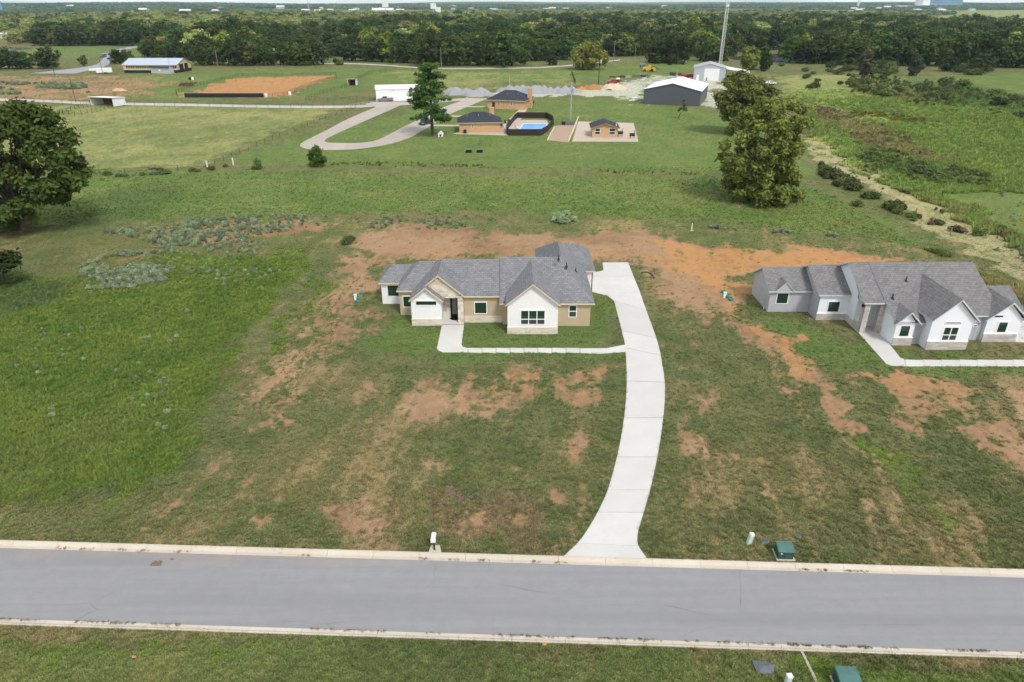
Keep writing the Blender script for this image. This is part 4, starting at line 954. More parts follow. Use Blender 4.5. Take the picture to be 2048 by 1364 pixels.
# ---- long stable
o, a, L = frame_at((249, 146), (356, 146)); lb_ = empty('stable', 'long tan stable with pale blue metal roof and dark skirting', 'stable', o, a); D = 17
MB().prism([(0, 0, 1.4), (L, 0, 1.4), (L, 0, 3.9), (0, 0, 3.9)], (0, D, 0)).build('wall', R_TAN, lb_)
MB().box(-.02, L + .02, -.02, D + .02, -.1, 1.4).build('skirting', DKBLUE, lb_)
MB().prism([(L, 0, 3.9), (L, D, 3.9), (L, D / 2, 6.4)], (.05, 0, 0)).build('gable_wall', R_TAN, lb_)
b = MB(); roofp(b, [(-.4, -.5, 3.9), (L + .4, -.5, 3.9), (L + .4, D / 2, 6.6), (-.4, D / 2, 6.6)], .15); roofp(b, [(-.4, D + .5, 3.9), (L + .4, D + .5, 3.9), (L + .4, D / 2, 6.6), (-.4, D / 2, 6.6)], .15); b.build('roof', [R_BLUE, CREAM], lb_)
for x in list(np.arange(1.5, 5, 1.15)) + list(np.arange(6.3, 11, 1.15)) + list(np.arange(12.2, 14.5, 1.1)) + list(np.arange(24.3, 27, 1.1)):
    cube_obj('window', GLASS, lb_, x, x + .85, -.03, .02, 2.2, 3.4)
for y, w_ in ((3, 4.5), (9, 4)): MB().box(L + .02, L + .1, y, y + w_, 0, 4.0).build('door', DKMETAL, lb_)
o, a, L = frame_at((303, 146.5), (338, 147.5)); sh = empty('tool_shed', 'small pale grey shed standing before the long stable', 'shed', o, a)
MB().prism([(0, 0, 0), (0, 0, 2.5), (0, 2, 3.2), (0, 4, 2.5), (0, 4, 0)], (L, 0, 0)).build('wall', M('pale_grey_board', (.42, .42, .44), .7), sh)
b = MB(); roofp(b, [(-.2, -.3, 2.45), (L + .2, -.3, 2.45), (L + .2, 2, 3.35), (-.2, 2, 3.35)], .1); roofp(b, [(-.2, 4.3, 2.45), (L + .2, 4.3, 2.45), (L + .2, 2, 3.35), (-.2, 2, 3.35)], .1); b.build('roof', [SH3, GTRIM], sh)
MB().box(L * .45, L * .45 + 1.0, -.05, .02, 1.2, 2.0).build('window', WTRIM, sh)
# ---- run-in sheds
def run_in(p, q, depth, h, label):
    o, a, L = frame_at(p, q); r = empty('run_in_shed', label, 'shed', o, a)
    MB().box(0, .12, 0, depth, 0, h * .9).build('side_wall', DOGW, r); MB().box(L - .12, L, 0, depth, 0, h * .9).build('side_wall', DOGW, r); MB().box(.12, L - .12, depth - .12, depth, 0, h * .85).build('back_wall', M('brown_board', (.10, .065, .045), .8), r)
    b = MB(); roofp(b, [(-.3, -.6, h + .1), (L + .3, -.6, h + .1), (L + .3, depth + .2, h * .86), (-.3, depth + .2, h * .86)], .18); b.build('roof', [R_WHITE, CREAM], r); return r
run_in((183, 211), (228, 213), 5.5, 2.9, 'white run-in shed with open dark front beside the lane'); run_in((696, 171), (712, 171), 4, 2.7, 'small white run-in shed standing in the fenced paddock')
# ---- dog house, tanks, grills, patio things
o = gv(881, 274); dg = empty('dog_house', 'small white dog house at the foot of the pine', 'dog house', o)
MB().prism([(-.62, 0, 0), (.62, 0, 0), (.62, 0, .8), (0, 0, 1.35), (-.62, 0, .8)], (0, 1.5, 0)).build('wall', DOGW, dg); MB().box(-.25, .25, -.02, .02, .1, .7).build('doorway', DKMETAL, dg)
b = MB(); roofp(b, [(-.75, -.1, .75), (0, -.1, 1.45), (0, 1.6, 1.45), (-.75, 1.6, .75)], .06); roofp(b, [(.75, -.1, .75), (0, -.1, 1.45), (0, 1.6, 1.45), (.75, 1.6, .75)], .06); b.build('roof', [WTRIM, WTRIM], dg)
for px_, lb in ((937.5, 'black plastic trough on the lawn, the one closer to the pine'), (959.5, 'black plastic trough on the lawn, the one closer to the pool')):
    o = gv(px_, 305); r = empty('trough', lb, 'trough', o); b = MB(); b.box(-.75, .75, -.45, .45, .0, .75); bevel(b.build('tub', DKMETAL, r), .15, 2); MB().box(-.62, .62, -.33, .33, .752, .77).build('water', VGL, r)
def grill(p, label):
    r = empty('grill', label, 'grill', gv(*p)); b = MB(); b.tube((-.7, 0, 1.0), (.7, 0, 1.0), .42, .42, 12); b.build('barrel', DKMETAL, r)
    for x in (-.5, .5):
        for y in (-.3, .3): MB().tube((x, y, 0), (x, y * .6, .8), .04, .04, 6).build('leg', PIPEF, r)
    MB().tube((.55, 0, 1.3), (.55, 0, 2.1), .07, .07, 8).build('chimney', DKMETAL, r)
grill((1240, 273), 'black barrel grill standing close against the pool house'); grill((1264, 277), 'black barrel grill near the outer corner of the patio')
def patio_chair(p, rz_, label):
    r = empty('patio_chair', label, 'chair', gv(*p), rz_, 'patio chairs by the brick houses'); MB().box(-.35, .35, -.35, .35, .38, .46).build('seat', PIPEF, r); MB().box(-.35, .35, .3, .38, .46, 1.1).build('backrest', PIPEF, r)
    for x in (-.3, .3):
        for y in (-.3, .3): MB().box(x - .03, x + .03, y - .03, y + .03, 0, .38).build('leg', PIPEF, r)
for p, rz_, lb in (((1056, 208), .3, 'dark patio chair closest to the far brick house chimney'), ((1061, 209), 2, 'dark patio chair in the middle of the group by the far brick house'), ((1066, 208), 4, 'dark patio chair farthest out from the far brick house'), ((1052, 213), 1, 'dark patio chair against the far brick house wall'),
                   ((1004, 255), .5, 'dark patio chair at the front corner of the brick house beside the pool'), ((1012, 248), 2.2, 'dark patio chair halfway along the brick house beside the pool'), ((1017, 246), 3.3, 'dark patio chair at the back of the brick house beside the pool')): patio_chair(p, rz_, lb)
r = empty('pool_chair', 'white plastic pool chair inside the dark pool fence', 'chair', gv(1034, 257), 1.0)
MB().box(-.6, .6, -.35, .35, .3, .4).build('seat', WTRIM, r); MB().prism([(-.6, -.35, .4), (-.5, -.35, .4), (-.9, -.35, 1.1), (-1.0, -.35, 1.1)], (0, .7, 0)).build('backrest', WTRIM, r)
for x in (-.5, .5):
    for y in (-.3, .3): MB().box(x - .04, x + .04, y - .04, y + .04, 0, .3).build('leg', WTRIM, r)
# ---- heaps in the yard
def heap(pts_px, hts, label, col, seed, grp=None):
    """mound field: several cones of loose stone run together"""
    k_ = 'heap_' + str(col); mt = _mats.get(k_)
    if mt is None:
        kk = NG(k_); P_ = kk.pos(); n_ = kk.noise(P_, .7, 4, .65); n5 = kk.noise(P_, 5, 3, .7)
        kk.bsdf(kk.mix(n5, kk.mix(n_, tuple(v * .75 for v in col), col), tuple(min(1, v * 1.3) for v in col)), .95, kk.bump(n5, .6, .2), 0, .1); mt = kk.m; _mats[k_] = mt
    hts = [h * .88 for h in hts]; cs = [(*g(*p), h) for p, h in zip(pts_px, hts)]; rh = random.Random(seed); cs += [(c[0] + rh.uniform(-3.2, 3.2), c[1] + rh.uniform(-2, 2), c[2] * rh.uniform(.6, .92)) for c in cs for _ in range(3)]; x0 = min(c[0] - c[2] * 1.7 for c in cs); x1 = max(c[0] + c[2] * 1.7 for c in cs); y0 = min(c[1] - c[2] * 1.7 for c in cs); y1 = max(c[1] + c[2] * 1.7 for c in cs)
    nx = int((x1 - x0) / .35) + 2; ny = int((y1 - y0) / .35) + 2; xx, yy = np.meshgrid(np.linspace(x0, x1, nx), np.linspace(y0, y1, ny)); zz = np.full(xx.shape, -.15)
    nzv = fbm(xx.ravel(), yy.ravel(), .5, 3, seed).reshape(xx.shape)
    for cx, cy, h in cs:
        r_ = np.hypot(xx - cx, yy - cy) * (1 + .9 * (nzv - .5)); zz = np.maximum(zz, np.where(r_ < h * 1.6, h * (1 - r_ / (h * 1.6)) ** .85 if False else h - r_ * .625, -.15))
    zz = np.maximum(zz - np.maximum(0, zz - max(hts) * .86) * .6, -.15) + (nzv - .5) * .7 * (zz > -.1)
    vs = np.stack([xx.ravel(), yy.ravel(), zz.ravel()], 1); id_ = np.arange(nx * ny).reshape(ny, nx)
    fs = np.stack([id_[:-1, :-1], id_[:-1, 1:], id_[1:, 1:], id_[1:, :-1]], -1).reshape(-1, 4)
    keep = zz.ravel()[fs].max(1) > -.1
    o = solid(vs.tolist(), [tuple(int(v) for v in f) for f in fs[keep]], 'heap', mt, None, None, True); return tag(o, label, 'heap', grp)
GRY = (.27, .273, .282)
heap([(913, 188), (933, 189), (962, 188), (948, 191)], [3.4, 3.0, 3.2, 2.6], 'grey gravel heap just east of the pine', GRY, 1, 'heaps of stone in the farm yard')
heap([(985, 192), (1000, 194)], [1.4, 1.2], 'low grey gravel heap between the two larger gravel heaps', GRY, 2, 'heaps of stone in the farm yard')
heap([(1020, 184), (1045, 183), (1070, 185), (1078, 182)], [3.2, 3.2, 3.6, 2.8], 'largest grey gravel heap, behind the far brick house', GRY, 3, 'heaps of stone in the farm yard')
heap([(1100, 185), (1108, 186)], [2.6, 2.0], 'small grey gravel heap with sloping side next to the largest one', GRY, 4, 'heaps of stone in the farm yard')
heap([(1130, 185), (1122, 187), (1140, 188)], [3.0, 2.0, 1.4], 'grey gravel heap closest to the utility pole', GRY, 5, 'heaps of stone in the farm yard')
heap([(1163, 179)], [1.5], 'small orange soil heap in the yard', (.42, .20, .06), 6); heap([(1187, 178), (1194, 178)], [2.6, 2.2], 'larger brown soil heap in the yard', (.33, .17, .075), 7)
heap([(1222, 177), (1235, 177), (1229, 178)], [2.9, 2.7, 2.8], 'cream sand heap beside the red truck', (.50, .41, .30), 8)
heap([(235, 180), (243, 181)], [1.3, 1.0], 'small pale sand heap in the horse lot', (.48, .33, .17), 9)

# ------------------------------------------------------------------ vehicles
def wheels(root, xs, W, r=.38, wd=.26):
    for x in xs:
        for s_ in (-1, 1):
            ty = MB().tube((x, s_ * (W / 2 - wd) , r), (x, s_ * (W / 2 + .01), r), r, r, 16).build('wheel', TYRE, root)
            MB().tube((x, s_ * (W / 2), r), (x, s_ * (W / 2 + .03), r), r * .6, r * .6, 12).build('rim', RIM, ty)
def body_prism(prof, W, inset=0.0):
    """side outline (x,z) pushed across the width, upper points drawn in"""
    b = MB(); n = len(prof); zmx = max(p[1] for p in prof); zmn = min(p[1] for p in prof)
    for s_ in (-1, 1):
        for x, z in prof:
            t = (z - zmn) / (zmx - zmn); b.v.append((x, s_ * (W / 2 - inset * t), z))
    b.f.append(tuple(range(n))); b.f.append(tuple(range(2 * n - 1, n - 1, -1))); b.mi += [0, 0]
    for i in range(n):
        j = (i + 1) % n; b.f.append((j, i, n + i, n + j)); b.mi.append(0)
    return b
def lights(root, xf, xr, W, z=.75):
    for s_ in (-1, 1):
        MB().box(xf - .06, xf + .02, s_ * W * .36 - .17, s_ * W * .36 + .17, z - .09, z + .09).build('headlight', LAMP, root); MB().box(xr - .02, xr + .05, s_ * W * .42 - .08, s_ * W * .42 + .08, z - .05, z + .2).build('tail_light', TAIL, root)
def pickup(label, loc, rz_, paint_, L=5.7, bed='open'):
    """nose towards -x"""
    W = 1.95; r = empty('pickup_truck', label, 'truck', loc, rz_)
    bevel(body_prism([(-2.85, .45), (2.85, .45), (2.85, 1.12), (-.9 + 1.6, 1.12), (-1.25, 1.12), (-2.7, 1.05), (-2.85, .85)], W, .05).build('body', paint_, r), .06, 2)
    cab = body_prism([(-1.45, 1.10), (.85, 1.10), (.7, 1.78), (-.55, 1.80)], W - .1, .16); bevel(cab.build('cab', paint_, r), .05, 2)
    for s_ in (-1, 1):
        MB().poly([(-1.2, s_ * (W / 2 - .02), 1.18), (-.25, s_ * (W / 2 - .02), 1.18), (-.25, s_ * (W / 2 - .15), 1.70), (-.6, s_ * (W / 2 - .15), 1.70)][::s_]).build('side_window', VGL, r)
        MB().poly([(-.17, s_ * (W / 2 - .02), 1.18), (.68, s_ * (W / 2 - .02), 1.18), (.6, s_ * (W / 2 - .15), 1.70), (-.17, s_ * (W / 2 - .15), 1.70)][::s_]).build('side_window', VGL, r)
    MB().poly([(-1.40, -.8, 1.16), (-.66, -.72, 1.74), (-.66, .72, 1.74), (-1.40, .8, 1.16)]).build('windscreen', VGL, r)
    if bed == 'open':
        MB().box(1.0, 2.7, -.8, .8, 1.1, 1.135).build('bed_floor', DKMETAL, r)
        for y in (-.92, .92): MB().box(.95, 2.83, y - .05, y + .05, 1.12, 1.32).build('bed_rail', paint_, r)
        MB().box(2.75, 2.84, -.87, .87, 1.12, 1.32).build('tailgate', paint_, r)
    else:
        MB().box(.9, 3.6, -1.0, 1.0, .95, 1.15).build('flat_bed', DKMETAL, r); MB().tube((1.3, 0, 1.75), (2.9, 0, 1.75), .62, .62, 16).build('tank', GALV, r)
        for x in (-.75, -.2): MB().tube((x, .3, 1.8), (x + .1, .3, 2.2), .05, .05, 6).build('beacon', WTRIM, r)
    wheels(r, (-1.85, 1.75), W); lights(r, -2.85, 2.85, W, .82); return r
def car(label, loc, rz_, paint_, name='car', cat='car', L=4.7, Hh=1.55, van=False):
    W = 1.85; h = L / 2; r = empty(name, label, cat, loc, rz_)
    bevel(body_prism([(-h, .35), (h, .35), (h, .85), (h - .2, 1.0), (-h * .45, .98), (-h + .15, .85), (-h, .7)], W, .05).build('body', paint_, r), .08, 2)
    rr = h * .92 if van else h * .55; bevel(body_prism([(-h * .52, .95), (h * .93, .95), (rr, Hh), (-h * .12, Hh)], W - .1, .2).build('cabin', paint_, r), .07, 2)
    for s_ in (-1, 1):
        for a0, a1, t0, t1 in ((-h * .36, h * .08, -h * .08, h * .08), (h * .12, h * .5, h * .12, h * .45)):
            MB().poly([(a0, s_ * (W / 2 - .035), 1.03), (a1, s_ * (W / 2 - .035), 1.03), (t1, s_ * (W / 2 - .2), Hh - .1), (t0, s_ * (W / 2 - .2), Hh - .1)][::s_]).build('side_window', VGL, r)
    MB().poly([(-h * .50, -.75, 1.03), (-h * .17, -.62, Hh - .06), (-h * .17, .62, Hh - .06), (-h * .50, .75, 1.03)]).build('windscreen', VGL, r)
    wheels(r, (-h * .62, h * .6), W, .34, .22); lights(r, -h, h, W, .7); return r
pickup('taupe pickup truck parked before the white garage door', gv(771, 202.5), 0.03, TAUPE)
car('white van parked beside the pine in front of the white garage', gv(829, 201), 0.03, WPAINT, 'van', 'van', 5.0, 1.75, True)
car('dark car parked on the farm drive beneath the pine', gv(850, 249), R(66), NAVYP)
pickup('red work truck with silver tank behind the sand heap', gv(1226, 166.5), 0.05, RED, bed='tank')
car('white car parked in the rough beyond the big trees', gv(1541, 169), R(200), WPAINT)
car('dark blue car on the country road', gv(206, 114.5), R(60), M('blue_vehicle_paint', (.05, .08, .14), .3)); car('silver car behind the dark blue car on the country road', gv(212, 109), R(60), GALV)
car('white car driving the other way on the country road', gv(231, 107), R(245), WPAINT, L=5.2, Hh=1.8)
# gooseneck horse trailer
o, a, L = frame_at((193, 148), (225, 147)); r = empty('horse_trailer', 'white gooseneck horse trailer parked beside the long stable', 'trailer', o, a)
bevel(MB().box(0, L, 0, 2.3, .5, 2.7).build('box', WPAINT, r), .12, 2); MB().prism([(-3, 0, 1.6), (0, 0, 1.6), (0, 0, 2.6), (-3, 0, 2.4)], (0, 2.3, 0)).build('nose', WPAINT, r)
for x in (L * .52, L * .52 + .95): MB().tube((x, -.06, .4), (x, .2, .4), .4, .4, 14).build('wheel', TYRE, r)
MB().tube((-2.6, 1.1, 0), (-2.6, 1.1, 1.6), .08, .08, 6).build('jack', PIPEF, r)
# yellow excavator-like machine
o = gv(1297, 143); r = empty('yellow_machine', 'yellow earth moving machine parked in the rough grass', 'digger', o)
MB().box(-3.2, -.4, -1.1, 1.1, .7, 2.2).build('engine_cover', YEL, r); MB().prism([(-.4, -.8, .9), (1.2, -.8, .9), (.9, -.8, 3.2), (-.2, -.8, 3.2)], (0, 1.6, 0)).build('cab', YEL, r)
MB().box(1.5, 3.4, -1.2, 1.2, .4, 1.9).build('bucket', M('orange_yellow', (.6, .30, .06), .5), r); MB().tube((.8, 0, 1.8), (2.6, 0, 2.4), .2, .2, 8).tube((2.6, 0, 2.4), (5.4, 0, 1.2), .18, .12, 8).build('boom', PIPEF, r)
for x in (-2.2, 1.6):
    for y in (-1.2, 1.2): MB().tube((x, y - .2, .7), (x, y + .2, .7), .7, .7, 16).build('wheel', TYRE, r)
o = gv(1284, 137); r = empty('fuel_tank', 'dark blue tank on stand beside the yellow machine', 'tank', o); MB().tube((-1.4, 0, 1.9), (1.4, 0, 1.9), .95, .95, 14).build('tank', M('blue_grey_paint', (.12, .16, .24), .4), r)
for x in (-1, 1): MB().box(x - .08, x + .08, -.5, .5, 0, 1.2).build('leg', PIPEF, r)
def flat_trailer(p, L, rz_, label, load=None):
    r = empty('flat_trailer', label, 'trailer', gv(*p), rz_); MB().box(0, L, -1.1, 1.1, .7, .85).build('deck', DKMETAL, r); MB().tube((-1.8, 0, .6), (0, 0, .75), .07, .07, 6).build('drawbar', PIPEF, r)
    for x in (L * .55, L * .55 + .9):
        for y in (-1.15, 1.15): MB().tube((x, y - .12, .38), (x, y + .12, .38), .38, .38, 12).build('wheel', TYRE, r)
    if load is not None: load(r)
    return r
flat_trailer((1328, 130), 5.5, 0.1, 'empty dark flat trailer at the edge of the trees'); flat_trailer((1352, 129), 6, .05, 'dark flat trailer with a low rack beside the wooded edge', lambda r: MB().box(.4, 5, -.9, .9, .85, 2.0).build('rack', PIPEF, r))
flat_trailer((1268, 154), 8, .25, 'grey flat trailer loaded with steel frames beyond the white roof', lambda r: MB().box(.2, 5, -.9, .9, .86, 1.3).tube((4, 0, 1), (6, .5, 3.2), .12, .12, 6).tube((6, .5, 3.2), (7.5, 0, 1), .12, .12, 6).build('steel_frames', M('grey_steel', (.16, .165, .18), .6), r))
flat_trailer((1512, 143), 7, .2, 'dark flat trailer beneath the trees by the pond')
def junk(p, name, label, col, dims, seed):
    rr = random.Random(seed); r = empty(name, label, 'scrap', gv(*p)); mt = M('junk_%d' % seed, col, .8, .3)
    for i in range(6):
        x, y = rr.uniform(-dims[0], dims[0]), rr.uniform(-dims[1], dims[1]); a_ = rr.uniform(.5, 1.4)
        MB().box(-a_, a_, -.25, .25, 0, rr.uniform(.3, dims[2])).build('piece', mt, r, (x, y, 0), rr.uniform(-.5, .5))
junk((1238, 155), 'scrap_steel', 'rusty brown scrap steel behind the red truck', (.09, .05, .035), (3.5, 1.2, 1.1), 1); junk((1253, 155), 'scrap_pallets', 'pale pallets stacked between scrap steel and trailer', (.34, .30, .27), (1.4, .8, 1.2), 2)
junk((1355, 151), 'scrap_tanks', 'dark tanks and barrels behind the white shed roof', (.045, .05, .055), (3, 1.5, 2.0), 3)
o = gv(1374, 156); r = empty('red_implement', 'red farm implement beside the grey metal barn', 'implement', o); bevel(MB().box(-3, 3, -1.2, 1.2, .6, 1.9).build('hopper', RED, r), .3, 3); MB().tube((3, 0, .9), (4.6, 0, .6), .09, .09, 6).build('drawbar', PIPEF, r)
for y in (-1.2, 1.2): MB().tube((0, y - .2, .55), (0, y + .2, .55), .55, .55, 14).build('wheel', TYRE, r)
# rusty panel rack by the arena, barrels, jump fillers
o = gv(366, 173); r = empty('panel_rack', 'rusty steel panel rack beside the riding arena', 'rack', o)
for i in range(7): MB().tube((-2 + i * .2, 0, .3 + i * .18), (4.0 + i * .2, .5 + i * .4, .3 + i * .18), .09, .09, 6).build('rail', RUST, r)
for x in (-2, 0, 2, 4): MB().tube((x, 0, 0), (x + 1.0, 3.0, 1.8), .09, .09, 6).build('upright', RUST, r)
for p, mt, lb in (((380.5, 160), DKMETAL, 'black barrel standing beside the rusty panel rack'), ((385.5, 160), WTRIM, 'white barrel next to the black barrel by the arena'), ((533, 194), WTRIM, 'white barrel at the end of the dark windscreen'), ((580, 190), WTRIM, 'white barrel outside the arena fence corner')):
    r = empty('barrel', lb, 'barrel', gv(*p)); MB().lathe([(.0, 0), (.52, 0), (.56, .3), (.56, .9), (.52, 1.25), (.0, 1.25)], n=14).build('drum', mt, r); MB().lathe([(.2, 1.25), (.2, 1.3), (.0, 1.3)], n=10).build('lid', mt, r)

# ------------------------------------------------------------------ fences
_postm = {}
def pipe_fence(pts, label, h=1.5, gap=3.0, rails=(.5, 1.0, 1.45), mat=PIPEF, name='pipe_fence', pr=.06, rr=.035, px=True, skirt=None):
    P_ = [gv(*p) for p in pts] if px else [Vector(p) for p in pts]; r = empty(name, label, 'fence', P_[0])
    key = (h, pr, mat.name)
    if key not in _postm: _postm[key] = MB().tube((0, 0, -.1), (0, 0, h), pr, pr, 6).mesh('post', mat)
    for a_, b_ in zip(P_[:-1], P_[1:]):
        d = b_ - a_; n = max(1, round(d.length / gap))
        for i in range(n): link('post', _postm[key], r, a_.lerp(b_, i / n) - P_[0])
        for z in rails: MB().tube(a_ - P_[0] + Vector((0, 0, z)), b_ - P_[0] + Vector((0, 0, z)), rr, rr, 5).build('rail', mat, r)
    link('post', _postm[key], r, P_[-1] - P_[0]); return r
pipe_fence([(355, 193), (352, 186), (395, 173), (450, 160), (475, 154)], 'dark pipe fence along the west side of the arena'); pipe_fence([(475, 154), (520, 152), (566, 152)], 'dark pipe fence at the back of the arena'); pipe_fence([(583, 152), (640, 151), (672, 151), (673, 157)], 'dark pipe fence at the back corner of the arena')
pipe_fence([(673, 157), (640, 166), (600, 180), (567, 193), (535, 195)], 'dark pipe fence along the east side of the arena', gap=2.4)
r = pipe_fence([(370, 195), (450, 195), (527, 195)], 'black cloth windscreen fence at the near end of the arena', 1.5, 3, (1.45,))
a_, b_ = gv(369, 195), gv(527, 195); nsg = 12
for i in range(nsg):
    p, q = a_.lerp(b_, i / nsg), a_.lerp(b_, (i + 1) / nsg); MB().box(.01, (q - p).length - .01, -.03, .03, .05, 1.55).build('cloth_panel', DKBLUE, r, p - a_ + Vector((0, -.1, 0)))
RUSTF = M('brown_fence_steel', (.085, .06, .045), .8, .2)
pipe_fence([(612, 201), (640, 190), (690, 176), (722, 156), (745, 146), (800, 144), (900, 146), (1000, 147), (1110, 148)], 'brown pipe fence round the far side of the paddock', mat=RUSTF, gap=3.4); pipe_fence([(612, 201), (640, 203), (700, 202), (752, 200)], 'brown pipe fence on the near side of the paddock', mat=RUSTF, gap=2.6)
pipe_fence([(1143, 147), (1151, 167)], 'brown solid pipe panel gate at the end of the paddock', mat=RUSTF, gap=1.2, rails=(.3, .6, .9, 1.2, 1.45)); pipe_fence([(960, 176), (1040, 170), (1149, 168)], 'brown pipe fence behind the gravel heaps', mat=RUSTF, gap=3.2)
pipe_fence([(-200, 196), (0, 202), (180, 208.5)], 'thin dark fence along the lane west of the run-in shed', 1.3, 4, (.6, 1.2), PIPEF, rr=.02, pr=.045); pipe_fence([(230, 210), (350, 212.5), (560, 215.5), (690, 215.5)], 'thin dark fence along the lane east of the run-in shed', 1.3, 4, (.6, 1.2), PIPEF, rr=.02, pr=.045)
pipe_fence([(183, 212), (116, 229), (150, 231), (176, 228), (226, 216)], 'small dark pen fence attached to the run-in shed', 1.4, 2.4, (.5, .95, 1.35), PIPEF)
pipe_fence([(712, 216), (640, 242), (560, 275), (480, 308), (412, 337)], 'thin wire fence crossing diagonally below the pasture', 1.2, 4.5, (.5, 1.1), PIPEF, rr=.015, pr=.05, name='wire_fence'); pipe_fence([(700, 217), (752, 209)], 'pale pipe gate where the lane meets the farm drive', 1.4, 2.2, (.4, .8, 1.3), GALV, name='gate')
pipe_fence([(412, 337), (300, 345), (150, 352), (-60, 360)], 'overgrown wire fence along the meadow edge', 1.2, 5, (.5, 1.1), PIPEF, rr=.015, pr=.05, name='wire_fence'); pipe_fence([(1690, 360), (1760, 395), (1830, 430), (1900, 470)], 'weathered post fence beside the sandy track', 1.2, 6, (1.0,), WOOD, rr=.012, pr=.09, name='wire_fence')
for p, lb in (((415, 336), 'white post at the corner of the wire fence'), ((467, 330), 'white post beside the meadow shrub')): tag(MB().box(-.09, .09, -.09, .09, 0, 1.5).box(-.12, .12, -.12, .12, 1.5, 1.56).build('fence_post', WTRIM, None, gv(*p)), lb, 'post')

# ------------------------------------------------------------------ poles, wires, tower
def upole(p, h, label, arm=True, can=False, mat=WOOD, r0=.2):
    r = empty('utility_pole', label, 'pole', gv(*p), 0, 'utility poles'); MB().tube((0, 0, -.3), (0, 0, h), r0, r0 * .65, 8).build('pole', mat, r)
    if arm: MB().box(-1.1, 1.1, -.07, .07, h - .7, h - .55).build('crossarm', mat, r); [MB().lathe([(.05, 0), (.07, .08), (.04, .2)], (x, 0, h - .55), 6).build('insulator', GALV, r) for x in (-1, 0, 1)]
    if can: MB().lathe([(.0, 0), (.42, 0), (.42, 1.3), (.25, 1.5), (.0, 1.5)], (.55, -.2, h * can), 10).build('transformer_can', GALV, r)
    return r
poles = {}
for key, p, h, lb, kw in (('a', (437, 137), 9.5, 'utility pole closest to the long stable', {}), ('b', (551, 131), 9.5, 'utility pole with lamp behind the arena', dict(can=.8)), ('c', (883, 139), 11, 'utility pole at the wood edge above the white garage', dict(arm=False)), ('d', (1227, 123), 10.5, 'utility pole between the two big roadside trees', dict(arm=False)), ('e', (1270, 115), 9, 'utility pole with crossarm at the wood edge', {}),
                        ('f', (1141, 240), 11.0, 'tall pale utility pole beside the pool fence', dict(can=.72, arm=False, mat=GALV)), ('g', (1197, 167), 10.5, 'dark utility pole by the red truck', dict(can=.8, arm=False, mat=M('creosote', (.03, .025, .02), .9))), ('h', (184, 128), 9, 'pale utility pole beside the country road', {}), ('i', (343, 152), 8.5, 'thin light pole before the long stable', dict(arm=False, r0=.12, mat=GALV)), ('j', (110, 152), 7, 'dark pole in the horse lot', dict(mat=PIPEF, r0=.12)), ('k', (206, 148), 7, 'thin dark pole behind the horse trailer', dict(mat=PIPEF, arm=False, r0=.12)), ('l', (152, 204), 8, 'thin dark pole beside the lane', dict(mat=PIPEF, arm=False, r0=.1)), ('m', (1019, 200), 9, 'thin white mast behind the far brick house', dict(mat=GALV, arm=False, r0=.1))):
    poles[key] = (upole(p, h, lb, **kw), h)
def wire(a_, b_, label, sag=1.2, r=.03, dz=0):
    pa, ha = poles[a_]; pb, hb = poles[b_]; A = pa.location + Vector((0, 0, ha - .35 + dz)); B = pb.location + Vector((0, 0, hb - .35 + dz)); b = MB(); pr = A; n = 14
    for i in range(1, n + 1):
        t = i / n; p = A.lerp(B, t) - Vector((0, 0, sag * 4 * t * (1 - t))); b.tube(pr, p, r, r, 4, cap=False); pr = p
    tag(b.build('power_line', PIPEF), label, 'wire')
wire('a', 'b', 'thin power line between the stable pole and the arena pole'); wire('b', 'c', 'long thin power line before the wood', 2.2); wire('c', 'd', 'thin power line running on towards the roadside tree', 2.2); wire('d', 'e', 'short thin power line between two poles at the wood edge', .5)
o = gv(1440, 128); r = empty('radio_tower', 'tall white lattice radio tower behind the grey barn', 'tower', o); s3 = .95; TW = M('tower_white', (.70, .70, .68), .5, .1)
cor = [(s3 * math.cos(t), s3 * math.sin(t)) for t in (R(90), R(210), R(330))]
for x, y in cor: MB().tube((x, y, 0), (x, y, 62), .11, .11, 6).build('leg', TW, r)
bm = MB()
for i in range(3):
    (x0, y0), (x1, y1) = cor[i], cor[(i + 1) % 3]; bm.tube((x0, y0, 0), (x1, y1, 1.55), .06, .06, 5).tube((x0, y0, 0), (x1, y1, 0), .05, .05, 5)
bmm = bm.mesh('bracing', TW)
for i in range(40): link('bracing', bmm, r, (0, 0, i * 1.55))
MB().box(-.7, .7, -1.4, -.8, 30.5, 31.6).build('antenna_box', TW, r)

# ------------------------------------------------------------------ things by the street
o = gv(869, 1101); r = empty('mailbox', 'white mailbox on black post set in small concrete pad', 'mailbox', o)
q = [Vector((*g(*p), 0)) - o for p in ((857, 1107), (883, 1108), (880, 1092), (862, 1092))]; b = MB(); b.prism([(p.x, p.y, .08) for p in q], (0, 0, -.2)); b.build('pad', CURB, r)
MB().box(-.05, .05, -.05, .05, .05, 1.0).build('post', DKMETAL, r); b = MB(); n = 8; prof = [(-.16, 1.0), (.16, 1.0)] + [(.16 * math.cos(math.pi * i / n), 1.22 + .13 * math.sin(math.pi * i / n)) for i in range(n + 1)]
b.prism([(x, -.38, z) for x, z in prof], (0, .62, 0)); b.build('box', WTRIM, r); MB().box(-.15, .15, -.40, -.38, 1.02, 1.3).build('door', DOGW, r); MB().box(.165, .185, -.2, .05, 1.1, 1.3).build('flag', RED, r)
